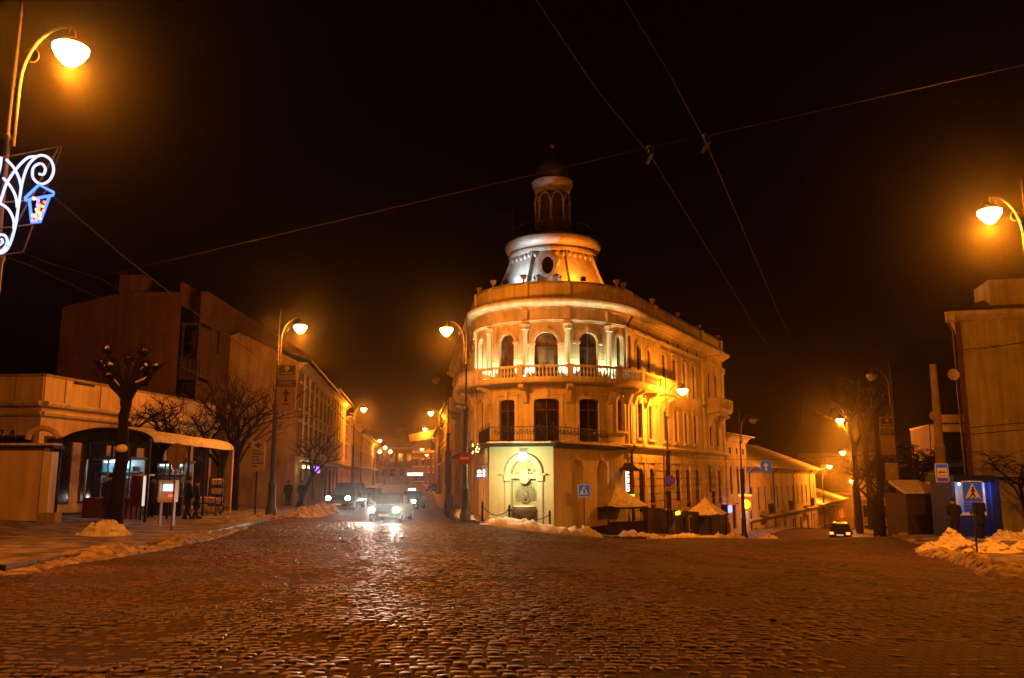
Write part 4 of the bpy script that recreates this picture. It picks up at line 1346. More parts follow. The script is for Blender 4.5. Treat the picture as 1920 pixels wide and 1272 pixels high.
# bollards with a chain
bxy = [(XU(905, 47.5), 47.2), (XU(955, 46.4), 46.4), (XU(1031, 46.4), 46.6)]
tops = []
for i, (x, y) in enumerate(bxy):
    z = gz(x, y) + .1
    b = thing('bollard', (x, y, z), ('chain bollard closest to the no entry sign lamp', 'chain bollard standing straight before the wall fountain', 'chain bollard at the end of the chain by the pavilion corner')[i], 'bollard', 'chain bollards before the fountain')
    MB().lathe([(.10, -.1), (.10, .1), (.065, .16), (.055, .95), (.075, .98), (.06, 1.04), (.03, 1.1), (0, 1.16)], (x, y, z), 10).build('post', M_IRON, b, smooth=True)
    MB().tube([(x - .1, y, z + .86), (x + .1, y, z + .86)], .02, 5).build('chain_eye', M_IRON, b)
    tops.append(Vector((x, y, z + .86)))
for i, (a, b) in enumerate(zip(tops[:-1], tops[1:])):
    c = thing('chain', (a + b) / 2 - Vector((0, 0, .35)), ('iron chain slung from the fountain bollard towards the no entry sign', 'iron chain slung from the fountain bollard to the pavilion corner')[i], 'chain', 'bollard chains')
    L = []
    n = 18
    for k in range(n + 1):
        f = k / n
        L.append(a.lerp(b, f) - Vector((0, 0, .5 * 4 * f * (1 - f) * .8)))
    MB().tube(L, .022, 5).build('links', M_IRON, c)
# terrace roof, eaves and snow
pts = [A0, A1, A2, A3]
def off(F, d, ss): return Vector(F(ss, 0, d)).xy
outer = [off(F0, .45, 0), Vector((A1.x - .5, A1.y - .45)), Vector((A2.x + .1, A2.y - .6)), off(F2, .45, L2 + .4)]
back = [FB(S(a), 0, .1) for a in (40, 15, -10, -40, -70)]
ring = [(p.x, p.y) for p in outer] + [(b[0], b[1]) for b in back]
def slab(poly, z0, z1):
    n = len(poly)
    return MB().add([(x, y, z0) for x, y in poly] + [(x, y, z1) for x, y in poly], [tuple(reversed(range(n))), tuple(range(n, 2 * n))] + [(i, (i + 1) % n, n + (i + 1) % n, n + i) for i in range(n)])
slab(ring, 3.36, 3.52).build('eaves', M_ROOF, ap)
slab(ring, 3.525, 3.56).build('terrace_floor', M_SLUSH, ap)
for F, L in ((F1, L1), (F2, L2)):
    vs = []; fs = []; N = int(L / .14); 
    for i in range(N + 1):
        s_ = L * i / N
        h = .09 + .12 * abs(fbm(s_ * .8, L)) + (.16 * max(0, math.sin(s_ * 1.1)) if F is F2 else 0)
        for d, hh in ((.56, 0), (.55, h * .8), (.35, h), (.1, h * .8), (-.1, 0)):
            vs.append(F(s_, 3.53 + hh, d))
    for i in range(N):
        for j in range(4): fs.append((i * 5 + j, (i + 1) * 5 + j, (i + 1) * 5 + j + 1, i * 5 + j + 1))
    mm = MB(); mm.v = vs; mm.f = fs; mm.build('eaves_snow', M_SNOW, ap, smooth=True)
# wrought-iron railing with scrolls
rl = thing('terrace_railing', (2.3, 48.2, 3.56), 'black wrought iron railing with scrollwork round the pavilion terrace', 'railing')
for F, L in ((F0, L0), (F1, L1), (F2, L2)):
    for z in (3.72, 4.5): MB().tube([F(-.0, z, .0), F(L, z, .0)], .022, 5).build('rail', M_IRON, rl)
    n = int(L / .16)
    for k in range(n + 1):
        s_ = L * k / n
        tall = k % 9 == 0
        MB().tube([F(s_, 3.56, 0), F(s_, 4.75 if tall else 4.5, 0)], .022 if tall else .011, 5).build('rail_post' if tall else 'baluster_bar', M_IRON, rl)
    if F is not F0:
        n = int(L / .42)
        for k in range(n):
            s_ = .2 + (L - .4) * (k + .5) / n
            m = MB()
            for sg in (-1, 1):
                m.tube([F(s_ + sg * (.1 + .085 * math.cos(t)) * (1 if t < 4 else .7), 4.1 + .13 * math.sin(t) + .02 * t, .015) for t in np.linspace(0, 5.6, 11)], .016, 4)
            m.ball(F(s_, 4.32, .02), .05, n=6, m=4)
            m.build('scroll', M_IRON, rl)

# ================================================================== OTHER BUILDINGS
def facade_block(name, label, a, b, depth, z0, z1, rows, wm, trim=None, roof='flat', roof_h=2.5, wcount=6, ww=1.1, snow=False, lit=(), consoles=False, simple=True, ground=None, roof_m=None, cornice=.5, sides=True):
    """straight street house: wall with window openings, cornice, end walls, roof. rows = [(zb, zt, rise)]"""
    F = straight(a, b); L = F.length
    trim = trim or M_TRIM
    mid = Vector(F(L / 2, 0, -depth / 2))
    t = thing(name, (mid.x, mid.y, gz(*F(L / 2, 0, 0)[:2]) - .2), label, 'building')
    ops = []
    step = L / wcount
    for zb, zt, r in rows:
        for k in range(wcount): ops.append((step * (k + .5), ww, zb, zt, r))
    if ground:
        gb, gt, gw, gn = ground
        for k in range(gn): ops.append((L / gn * (k + .5), gw, gb, gt, 0))
    m = MB(); wall(m, F, 0, L, z0, z1, ops, .28)
    m.build('wall', wm, t)
    for i, (sc, w, zb, zt, r) in enumerate(ops):
        window(F, sc, w, zb, zt, r, t, simple=simple, pm=(emit('lit_pane', (1, .72, .35), 1.2) if i in lit else M_PANE))
        if zb > 1 or not ground:
            MB().pbox(F, sc - w / 2 - .14, sc + w / 2 + .14, zt, zt + .18, 0, .12).build('window_head', trim, t); MB().pbox(F, sc - w / 2 - .14, sc + w / 2 + .14, zb - .12, zb, 0, .15).build('window_sill', trim, t)
    if cornice:
        MB().band(F, [(z1 - .55, 0), (z1 - .5, .12), (z1 - .2, cornice * .6), (z1 - .1, cornice), (z1, cornice)], 0, L, 2).build('cornice', trim, t)
    if sides:
        for s_, sg in ((0, -1), (L, 1)):
            p = F(s_, 0, 0); q = F(s_, 0, -depth)
            mm = MB()
            if roof == 'gable':
                r_ = F(s_, 0, -depth / 2)
                mm.add([(p[0], p[1], z0), (q[0], q[1], z0), (q[0], q[1], z1), (r_[0], r_[1], z1 + roof_h), (p[0], p[1], z1)], [(0, 1, 2, 3, 4)])
            else:
                mm.quad((p[0], p[1], z0), (q[0], q[1], z0), (q[0], q[1], z1), (p[0], p[1], z1))
            mm.build('end_wall', wm, t)
    o = .35
    rm = roof_m or M_ROOF
    if roof == 'flat':
        MB().pbox(F, -.05, L + .05, z1 + .003, z1 + .12, -depth, cornice + .02).build('roof', rm, t)
        MB().pbox(F, 0, L, z1 + .12, z1 + .75, -.3, 0).build('parapet', wm, t)
    elif roof == 'gable':
        ap_ = []
        rr = MB(); rr.add([F(-o, z1 + .02, o + cornice), F(L + o, z1 + .02, o + cornice), F(L + o, z1 + roof_h, -depth / 2), F(-o, z1 + roof_h, -depth / 2), F(-o, z1, -depth - o), F(L + o, z1, -depth - o)], [(0, 1, 2, 3), (3, 2, 5, 4)])
        ro = rr.build('roof', rm, t)
        md = ro.modifiers.new('thickness', 'SOLIDIFY'); md.thickness = .12; md.offset = 1
    elif roof == 'hip':
        h = depth / 2
        rr = MB(); rr.add([F(-o, z1 + .02, o + cornice), F(L + o, z1 + .02, o + cornice), F(L + o, z1 + .02, -depth - o), F(-o, z1 + .02, -depth - o), F(min(h, L * .35), z1 + roof_h, -h), F(L - min(h, L * .35), z1 + roof_h, -h)], [(0, 1, 5, 4), (1, 2, 5), (2, 3, 4, 5), (3, 0, 4)])
        ro = rr.build('roof', rm, t)
        md = ro.modifiers.new('thickness', 'SOLIDIFY'); md.thickness = .12; md.offset = 1
    t['_L'] = L
    del t['_L']
    return t, F, L

# ---- left street, left side (outward face to the right)
q0 = Vector((-16.0, 62.0))
row_l = [('town_house', 'ochre town house with tall window bays behind the arrow sign', 24, 10.1, M_FACADE2, 7), ('town_house', 'brighter lit town house with awning ledge next to the ochre one', 22, 10.5, M_OCHRE, 7),
         ('town_house', 'narrow plain town house further along the haze-filled street', 30, 9.3, M_FACADE2, 9), ('town_house', 'long low town house close to the building closing the street', 62, 8.6, M_OCHRE, 16)]
tpos = 0
for i, (nm, lb, ln, zt, mm, wc) in enumerate(row_l):
    a = q0 + dL * tpos; b = q0 + dL * (tpos + ln - .1)
    t, F, L = facade_block(nm, lb, a, b, 9, -2.5, zt, [(3.6, 5.7, 0), (6.7, 8.6 if zt > 9.4 else 8.2, 0)], mm, cornice=.6, roof='gable', roof_h=2.2, wcount=wc, ww=1.15, ground=(-.4, 2.2, 1.9, max(3, wc // 2)), simple=False if i < 2 else True)
    for k in range(wc + 1):
        s_ = L / wc * k
        if .2 < s_ < L - .2 and i < 3:
            MB().pbox(F, s_ - .2, s_ + .2, 3.2, zt - .55, 0, .14).build('pilaster', M_TRIM, t)
    MB().band(F, [(2.7, 0), (2.75, .3), (2.95, .55), (3.05, .55)], 0, L, 1).build('ledge', M_TRIM, t)
    MB().pbox(F, 0, L, 3.053, 3.12, .02, .53).build('ledge_snow', M_SNOW, t)
    if i == 0:      # shop lights under the awning of the first house
        for s_ in (1.2, 4.5):
            c = F(s_, 2.35, .5)
            k = thing('shop_lamp', c, 'small warm lamp over the first shop door of the ochre house' if s_ < 2 else 'small warm lamp over the second shop door of the ochre house', 'lamp', 'shop wall lamps')
            MB().ball(c, .13, n=8, m=5).build('globe', emit('shop_globe', (1, .6, .2), 6), k)
            light('shop_light', 'POINT', F(s_, 2.2, .8), 22, (1, .6, .25), k, .12)
        c = F(9, 2.3, .6)
        k = thing('projecting_sign', c, 'small purple lit sign hanging from the ochre house', 'sign')
        MB().pbox(F, 8.6, 8.7, 1.9, 2.5, .3, .9).build('panel', emit('purple_sign', (.35, .15, 1), 2.5), k)
        MB().tube([F(8.65, 2.55, 0), F(8.65, 2.55, .95)], .02, 5).build('bracket', M_IRON, k)
    tpos += ln
# snowy awning roof over the entrances of the first ochre house
F = straight(q0, q0 + dL * 24)
aw = thing('shop_awning', F(4, 2.6, 1.0), 'dark shop awning with snow on it along the ochre house', 'awning')
MB().add([F(-1, 2.75, .6), F(9, 2.75, .6), F(9, 2.35, 2.4), F(-1, 2.35, 2.4), F(-1, 2.6, .6), F(9, 2.6, .6), F(9, 2.2, 2.4), F(-1, 2.2, 2.4)], [(0, 1, 2, 3), (4, 7, 6, 5), (3, 2, 6, 7), (0, 3, 7, 4), (1, 5, 6, 2)]).build('canopy', M_ROOF, aw)
for s_ in (-.8, 2.4, 5.6, 8.8): MB().tube([F(s_, 2.25, 2.3), F(s_, -.8, 2.3)], .05, 6).build('post', M_IRON, aw)
MB().pbox(F, -1, 9, 2.4, 2.55, 2.2, 2.42).build('snow_edge', M_SNOW, aw)
# ---- left street, right side beyond the corner building (outward face to the left)
q1 = Vector(FB(S0, 0, 0)).xy
tpos = 0
for i, (ln, zt, mm, lb) in enumerate([(30, 9.6, M_FACADE2, 'balconied house next to the corner building along the hazy street'), (46, 8.6, M_OCHRE, 'plain house at the hazy end of the street beyond the balconied one')]):
    b = q1 + dL * (tpos + .1); a = q1 + dL * (tpos + ln)
    t, F, L = facade_block('town_house', lb, a, b, 8, -2.5, zt, [(3.5, 5.6, 0), (6.5, 8.2, 0)], mm, roof='gable', roof_h=2, wcount=ln // 3, ground=(-.5, 2.2, 1.8, ln // 6))
    if i == 0:
        for s_ in (L - 5, L - 14): 
            MB().pbox(F, s_ - 1.6, s_ + 1.6, 3.0, 3.2, 0, 1.1).build('balcony_slab', M_TRIM, t)
            MB().pbox(F, s_ - 1.6, s_ + 1.6, 3.95, 4.05, 1.02, 1.1).build('balcony_rail', M_IRON, t)
            for k in range(17): MB().pbox(F, s_ - 1.58 + k * .196, s_ - 1.55 + k * .196, 3.2, 3.95, 1.05, 1.08).build('balcony_bar', M_IRON, t)
    tpos += ln
# ---- building closing the left street
t, F, L = facade_block('end_building', 'cream two-storey building with hipped roof closing the far street', (XU(634, 236), 236), (XU(772, 236), 238), 14, -3, 9.6, [(1.4, 3.6, 0), (5.6, 7.9, 0)], M_OCHRE, roof='hip', roof_h=4.2, wcount=9, ww=1.3, lit=(11,))
dm_ = P(740, 812, 242)
MB().lathe([(2.6, 12.4), (2.4, 13.6), (1.9, 15.0), (2.1, 15.1), (1.9, 15.4), (0, 15.6)], (dm_.x + 1.5, 243.5, 0), 4, PI / 4).build('roof_turret', M_ROOF, t)
facade_block('side_house', 'tall brown house partly hidden in haze behind the lit shop letters', (XU(772, 225), 226), (XU(836, 225), 222), 10, -3, 8.3, [(.2, 2.4, 0), (4.2, 6.2, 0)], M_LEFTWALL, roof='gable', roof_h=4, wcount=5, ww=1.2)
s_ = thing('shop_letters', (XU(778, 190), 190, ZV(889, 190) - .8), 'glowing white shop sign across the far end of the street', 'sign')
c = P(778, 889.5, 190)
MB().box(c.x - 1.75, c.x + 1.75, 190, 190.12, c.z - .32, c.z + .32).build('sign_box', emit('white_sign', (1, .86, .76), 2.6), s_)
MB().tube([(c.x - 1.7, 190.06, c.z - .3), (c.x - 1.7, 190.06, gz(c.x, 190))], .06, 5).build('post', M_POLE, s_)
MB().tube([(c.x + 1.7, 190.06, c.z - .3), (c.x + 1.7, 190.06, gz(c.x, 190))], .06, 5).build('post', M_POLE, s_)
# street banner hung across
bn = thing('street_banner', P(795, 825, 150), 'pale cloth banner hung across the street between lamps', 'banner')
p = [P(766, 815, 150), P(816, 806, 150), P(823, 821, 150), P(768, 829, 150)]
MB().add([q for q in p] + [q + Vector((0, .06, 0)) for q in p], [(3, 2, 1, 0), (4, 5, 6, 7), (0, 1, 5, 4), (1, 2, 6, 5), (2, 3, 7, 6), (3, 0, 4, 7)]).build('cloth', mat('grey_banner', (.16, .13, .11), .7), bn)
MB().tube([P(640, 812, 150), p[0], p[1], P(850, 800, 150)], .02, 4).build('cord', M_IRON, bn)

# ---- tall dark house on the left
zt = 14.1
TL = thing('tall_house', (-24, 62, -.4), 'tall dark brown house with blank gable wall and chimney', 'building')
Fg = straight((-30.3, 55.0), (-22.3, 55.0)); Lg = Fg.length
m = MB()
wall(m, Fg, 0, Lg, -2, 12.9, [(5.6, 1.1, 7.5, 9.3, 0)], .25)
m.add([Fg(0, 12.9, 0), Fg(Lg, 12.9, 0), Fg(Lg, 13.95, 0), Fg(4.9, 13.95, 0), Fg(3.3, 13.75, 0)], [(0, 1, 2, 3, 4)])
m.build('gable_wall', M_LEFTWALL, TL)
window(Fg, 5.6, 1.1, 7.5, 9.3, 0, TL)
MB().box(-26.7, -25.1, 55.2, 56.6, 13.0, 15.2).build('chimney', M_LEFTWALL, TL)
Fn = straight((-22.3, 57.2), (-21.0, 57.2))
MB().pbox(Fn, 0, Fn.length, -2, zt, -.2, 0).build('recess_wall', M_LEFTWALL, TL)
MB().box(-22.42, -22.2, 54.95, 57.2, 13.0, 14.6).build('fire_wall', M_LEFTWALL, TL)
MB().box(-22.3, -21.0, 55.2, 57.1, 8.0, 8.2).build('loggia_floor', M_WOOD, TL)
for k in range(5): MB().box(-22.25 + k * .3, -22.05 + k * .3, 55.2, 55.26, 8.2, 9.4).build('loggia_board', M_WOOD, TL)
MB().box(-22.3, -21.0, 55.2, 57.1, 11.7, 11.9).build('loggia_roof', M_WOOD, TL)
for x in (-22.2, -21.1): MB().box(x, x + .1, 55.22, 55.32, 9.4, 11.7).build('loggia_post', M_WOOD, TL)
window(Fn, .65, .8, 9.2, 11.2, 0, TL, dep=-.1)
Fs = straight((-21.0, 55.0), (-21.2, 86)); Ls = Fs.length
m = MB(); sops = [(4 + 4.2 * k, 1.1, zb, zb + 1.9, 0) for k in range(6) for zb in (3.4, 6.8, 10.2)]
wall(m, Fs, 0, Ls, -2, zt - .2, sops, .25)
m.quad((-21.0, 55.0, -2), (-21.0, 57.3, -2), (-21.0, 57.3, zt - .2), (-21.0, 55, zt - .2))
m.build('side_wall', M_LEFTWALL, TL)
for o_ in sops: window(Fs, *o_, TL, simple=True)
MB().band(Fs, [(zt - .6, 0), (zt - .4, .2), (zt - .2, .4), (zt - .1, .4)], 0, Ls, 1).build('eaves', M_LEFTWALL, TL)
MB().add([(-30.4, 55, 12.95), (-30.4, 86, 12.95), (-25.5, 86, 15.0), (-25.5, 57.2, 15.0), (-21.0, 86, 13.95), (-21.0, 57.3, 13.95)], [(0, 3, 2, 1), (3, 5, 4, 2)]).build('roof', M_ROOF, TL)

# ---- low shop in front of it
SH = thing('corner_shop', (-25, 44, 0), 'low flat-roofed shop with pale moulded fascia at the left', 'building')
Fa = straight((-36, 41.2), (-22.6, 40.0)); Fb = straight((-22.6, 40.0), (-20.4, 57.0))
for F in (Fa, Fb):
    L = F.length
    MB().pbox(F, 0, L, -1, 5.0, -.3, 0).build('wall', M_KIOSKWALL, SH)
    MB().pbox(F, -.05, L + .05, 5.0, 6.42, -.5, .12, 4).build('fascia', M_KIOSKWALL, SH)
    MB().band(F, [(4.95, .13), (5.0, .34), (5.12, .42), (5.22, .40)], -.1, L + .1, 2).build('cornice', M_TRIM, SH)
    MB().band(F, [(4.5, 0), (4.54, .2), (4.66, .28), (4.74, .26)], -.1, L + .1, 2).build('cornice', M_TRIM, SH)
    MB().pbox(F, -.1, L + .1, 6.42, 6.55, -.6, .18, 3).build('coping', M_GREYTRIM, SH)
    n = int(L / 2.6)
    for k in range(n):
        x = L * (k + .5) / n
        MB().pbox(F, x - .03, x + .03, 5.25, 6.4, .12, .15).build('fascia_batten', M_GREYTRIM, SH)
    for k in range(n):
        x = L * (k + .5) / n
        w_ = MB().pbox(F, x - 1.05, x + 1.05, .3, 3.6, 0, .06).build('shop_window', M_FRAME, SH)
        MB().pbox(F, x - .95, x + .95, .4, 3.5, .061, .075).build('pane', M_PANE, w_)
MB().box(-34, -22, 42, 56, 6.3, 6.4).build('roof', M_ROOF, SH)
MB().box(-26.5, -24.8, 44, 45.5, 6.4, 7.0).build('roof_vent', M_GREYTRIM, SH)

# ---- pale kiosk wall on the far left with metal letters on its roof edge
KW = thing('pale_kiosk', (-21, 33, -.1), 'pale windowless kiosk with dark metal letters on its roof edge', 'kiosk')
Fk = straight((-25.5, 32.2), (-17.5, 32.0)); Lk = Fk.length
MB().pbox(Fk, 0, Lk - .35, -1, 2.72, -.4, 0).build('wall', M_KIOSKWALL, KW)
MB().pbox(Fk, Lk - .33, Lk + .0, -1, 2.6, -.4, .06).build('corner_post', M_TRIM, KW)
MB().pbox(Fk, -.2, Lk + .1, 2.72, 2.84, -.6, .16).build('roof', M_ROOF, KW)
MB().pbox(Fk, -.2, Lk + .05, 2.842, 2.92, -.55, .14).build('roof_snow', M_SNOW, KW)
for k in range(4):
    MB().pbox(Fk, Lk - .4 - 1.9 * k, Lk - .37 - 1.9 * k, 0.1, 2.7, 0, .02).build('joint_strip', M_GREYTRIM, KW)
for ch, uu in (('П', 2), ('А', 27)):
    p = P(uu, 817, 32.0)
    lettering(ch, 'letter', M_IRON, KW, .62, (p.x, 31.85, p.z - .06), (1, 0, 0), (0, 0, 1), .03, bold=.0)
pts = [P(u_, v_, 31.9) for u_, v_ in ((52, 824), (56, 812), (66, 806), (80, 803), (95, 806), (104, 812), (110, 820))]
MB().tube(pts, .11, 7).build('curved_roof_pipe', M_KIOSKWALL, KW, smooth=True)
MB().box(XU(80, 31.6), XU(112, 31.6), 31.2, 31.7, gz(-18, 31.4), gz(-18, 31.4) + .45).build('step_block', M_GREYTRIM, KW)

# ---- barrel-roofed market arcade
AR = thing('market_arcade', (-16.2, 38, gz(-16, 36)), 'barrel-roofed steel market arcade with snow on its vault', 'arcade')
ax0, ax1, ay0, ay1 = -17.7, -14.3, 33.0, 45.5
def av(f, y):     # point on the vault, f 0..1 left eave to right eave
    a = PI * (1 - f)
    sk = -(y - 33) * .07
    return Vector(((ax0 + ax1) / 2 + 1.75 * math.cos(a) + sk, y, 3.05 + .5 * math.sin(a)))
vs = []; fs = []
NY, NF = 13, 14
for j in range(NY + 1):
    for i in range(NF + 1): vs.append(av(i / NF, ay0 + (ay1 - ay0) * j / NY))
for j in range(NY):
    for i in range(NF): fs.append((j * 15 + i, j * 15 + i + 1, (j + 1) * 15 + i + 1, (j + 1) * 15 + i))
m = MB(); m.v = [tuple(v) for v in vs]; m.f = fs
vo = m.build('vault', M_ROOF, AR, smooth=True); md = vo.modifiers.new('thickness', 'SOLIDIFY'); md.thickness = .06
vs = []; fs = []
for j in range(40):
    y = ay0 + .25 + (ay1 - ay0 - .3) * j / 39
    for i in range(17):
        f = .30 + .70 * i / 16
        p = av(f, y); n = Vector((math.cos(PI * (1 - f)), 0, .6 + math.sin(PI * (1 - f)))).normalized()
        th = .04 + .06 * (1 + fbm(y * .5, f * 3)) * (0 if i == 0 or j in (0, 39) else 1)
        if i == 16: th += .05; p = p - Vector((0, 0, .10 + .02 * fbm(y * 1.2, 3)))
        vs.append(p + n * th)
for j in range(39):
    for i in range(16): fs.append((j * 17 + i, j * 17 + i + 1, (j + 1) * 17 + i + 1, (j + 1) * 17 + i))
m = MB(); m.v = [tuple(v) for v in vs]; m.f = fs
m.build('vault_snow', M_SNOW, AR, smooth=True)
for j in range(6):
    y = ay0 + (ay1 - ay0) * j / 5
    MB().tube([av(i / 14, y) - Vector((0, 0, .06)) for i in range(15)], .05, 6).build('hoop', M_IRON, AR)
    for f in (0, 1):
        p = av(f, y); g = gz(p.x, p.y)
        MB().tube([p, (p.x, p.y, g - .1)], .055, 7).build('post', M_IRON if j < 5 or f == 0 else M_KIOSKWALL, AR, smooth=True)
# end tympanum
m = MB(); e_ = [av(i / 14, ay0 + .05) for i in range(15)]
m.add([tuple(p) for p in e_], [tuple(range(15))]); m.build('end_panel', M_IRON, AR)
# kiosks inside the arcade: glazed stalls lit cold blue
def stall(x0, x1, y0, y1, label, litcol, power, body):
    g = gz((x0 + x1) / 2, y0)
    t = thing('market_stall', ((x0 + x1) / 2, (y0 + y1) / 2, g), label, 'market stall', None)
    MB().box(x0, x1, y0, y1, g - .1, g + .95).build('counter', body, t)
    MB().box(x0, x1, y1 - .08, y1, g + .95, g + 2.5).build('back_wall', mat('stall_white', (.55, .58, .6), .5), t)
    MB().box(x0 - .1, x1 + .1, y0 - .2, y1, g + 2.5, g + 2.62).build('roof', M_ROOF, t)
    for x in (x0, (x0 + x1) / 2, x1): MB().box(x - .03, x + .03, y0 - .03, y0 + .03, g + .95, g + 2.5).build('mullion', M_SIGNBACK, t)
    for k in range(3):
        sh = MB(); z = g + 1.15 + k * .42
        sh.box(x0 + .1, x1 - .1, y1 - .35, y1 - .1, z, z + .03); so = sh.build('shelf', M_SIGNBACK, t)
        n = int((x1 - x0 - .3) / .22)
        for j in range(n):
            h_ = rnd.uniform(.12, .3)
            xx = x0 + .15 + j * .22
            MB().box(xx, xx + .16, y1 - .3, y1 - .15, z + .03, z + .03 + h_).build('goods', rnd.choice([mat('goods_blue', (.03, .1, .5), .4), mat('goods_white', (.7, .7, .7), .4), mat('goods_teal', (.1, .4, .45), .4), mat('goods_red', (.3, .04, .03), .4), M_WOOD]), so)
    c = Vector(((x0 + x1) / 2, (y0 + y1) / 2, g + 2.36))
    MB().box(c.x - .5, c.x + .5, c.y - .05, c.y + .05, c.z + .03, c.z + .09).build('tube_lamp', emit('cold_tube', litcol, 4), t)
    light('stall_light', 'POINT', c - Vector((0, 0, .1)), power, litcol, t, .15)
    return t
stall(-17.5, -15.7, 34.6, 36.0, 'lit market stall with blue and white goods under the arcade', (.62, .85, 1), 42, M_DARKRED)
stall(-16.9, -15.2, 39.0, 40.2, 'dim market stall deep under the arcade', (.8, .9, .7), 10, M_WOOD)
rc = thing('red_cabinet', (XU(262, 34.5), 34.5, gz(-15.2, 34.5)), 'red drinks cabinet with a lit white edge under the arcade', 'cabinet')
x = XU(262, 34.5); g = gz(x, 34.5) + .13
MB().box(x - .36, x + .12, 34.3, 34.9, g + .55, g + 1.75).build('body', mat('red_cabinet_paint', (.28, .02, .02), .4), rc)
MB().box(x + .125, x + .26, 34.3, 34.42, g + .55, g + 1.75).build('light_strip', emit('cabinet_strip', (1, .85, .7), .8), rc)
MB().box(x - .4, x + .3, 34.25, 34.95, g + 1.75, g + 1.82).build('top', M_WHITESIGN, rc)
for a in (-.33, .06):
    for b in (34.34, 34.84): MB().box(x + a, x + a + .06, b, b + .05, g - .02, g + .55).build('leg', M_IRON, rc)
# payment terminal
x = XU(312, 31.5); y = 31.5; g = gz(x, y) + .13
pt = thing('payment_terminal', (x, y, g), 'white payment terminal with a lit screen and red glow', 'terminal')
m = MB()
m.box(x - .30, x - .24, y - .2, y + .2, g + .85, g + 1.65); m.box(x + .24, x + .30, y - .2, y + .2, g + .85, g + 1.65); m.box(x - .24, x + .24, y - .2, y + .2, g + 1.57, g + 1.65); m.box(x - .24, x + .24, y - .2, y + .2, g + .85, g + .95); m.box(x - .24, x + .24, y - .05, y + .2, g + .95, g + 1.57)
m.build('cabinet', M_WHITESIGN, pt)
MB().box(x - .17, x + .2, y - .075, y - .052, g + 1.26, g + 1.5).build('screen', emit('terminal_screen', (.55, .85, 1), 2.0), pt)
MB().box(x + .05, x + .19, y - .075, y - .052, g + 1.05, g + 1.12).build('indicator', emit('terminal_red', (1, .07, .02), 3), pt)
for a in (-.27, .22): MB().box(x + a, x + a + .05, y - .1, y + .1, g - .02, g + .85).build('leg', M_SIGNBACK, pt)

# ---- right street, left side below the corner building
e0 = Vector(FB(S1 + .3, 0, 0)).xy
a = e0; b = e0 + dR * 7.8
t, F, L = facade_block('narrow_house', 'narrow cream house with three attic lights beside the corner building', a, b, 10, -7, 5.4, [(.0, 2.6, .5)], M_WALL, roof='hip', roof_h=1.2, wcount=3, ww=.8, ground=(-3.2, -1.0, 1.3, 2), simple=True, roof_m=M_SNOW)
for k in range(3):
    MB().pbox(F, 1.3 * 2 * k + 1.0, 1.3 * 2 * k + 1.5, 3.75, 4.3, 0, .02).build('attic_light', M_PANE, t)
BANKF, BANKL = F, L
a = b + dR * .1; b = a + dR * 42.5
t, F, L = facade_block('long_house', 'long two-storey house with wide snow-covered roof going downhill', a, b, 13, -11, 2.5, [(-1.9, .5, 0)], M_WALL, roof='hip', roof_h=3.3, wcount=13, ww=.95, ground=(-6.6, -3.6, 1.5, 8), simple=True, roof_m=M_SNOW, cornice=.7)
MB().band(F, [(-2.9, 0), (-2.85, .2), (-2.7, .3), (-2.6, .3)], 0, L, 1).build('storey_band', M_TRIM, t)
for s_ in (6, 17.5, 33):
    MB().pbox(F, s_ - 1.3, s_ + 1.3, -2.4, -2.25, 0, 1.0).build('balcony_slab', M_GREYTRIM, t)
    MB().pbox(F, s_ - 1.3, s_ + 1.3, -1.3, -1.22, .94, 1.0).build('balcony_rail', M_IRON, t)
    for k in range(14): MB().pbox(F, s_ - 1.28 + .195 * k, s_ - 1.24 + .195 * k, -2.25, -1.3, .95, .99).build('balcony_bar', M_IRON, t)
for s_ in (.4, 12.2, 24.5, 36.8): MB().tube([F(s_, 2.4, .6), F(s_, 1.9, .12), F(s_, -8.5, .12)], .07, 6).build('drain_pipe', M_POLE, t, smooth=True)
for s_ in (8, 20): 
    c = F(s_, 0, -5); MB().box(c[0] - .4, c[0] + .4, c[1] - .4, c[1] + .4, 4.6, 6.3).build('chimney', M_LEFTWALL, t)
a = b + dR * .3; b = a + Vector((.45, .893)) * 40
t, F, L = facade_block('low_house', 'low house with snowy roof further down the right street', a, b, 12, -16, -2.5, [(-5.6, -3.6, .4)], M_OCHRE, roof='hip', roof_h=2.4, wcount=12, ww=1.1, simple=True, roof_m=M_SNOW, cornice=.5)
# lit hillside houses far down the right street
facade_block('far_house', 'lit house far down the right street between the tree trunks', (60.5, 148), (72, 142), 10, -16, -2.0, [(-5.5, -3.4, 0), (-9, -6.8, 0)], M_OCHRE, roof='gable', roof_h=2, wcount=5, ww=1.2)
facade_block('valley_house', 'long house with a steep pale roof closing the view down the right street', (76, 245), (112, 228), 14, -22, -3.0, [(-8.5, -6, 0)], M_OCHRE, roof='hip', roof_h=11, wcount=10, ww=1.3, roof_m=mat('frosted_roof', (.20, .15, .10), .8, (.1, .075, .05), 1.2, .5))
# ---- right side of the right street
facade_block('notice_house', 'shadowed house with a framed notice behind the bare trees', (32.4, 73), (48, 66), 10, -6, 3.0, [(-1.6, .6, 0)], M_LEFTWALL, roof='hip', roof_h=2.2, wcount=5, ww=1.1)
t, F, L = facade_block('white_house', 'pale plain house standing behind the kiosk shed', (31.4, 62.0), (44, 59), 8, -4, ZV(797, 62), [(-1.0, 1.0, 0)], M_KIOSKWALL, roof='flat', wcount=3, ww=1.1, cornice=.25)
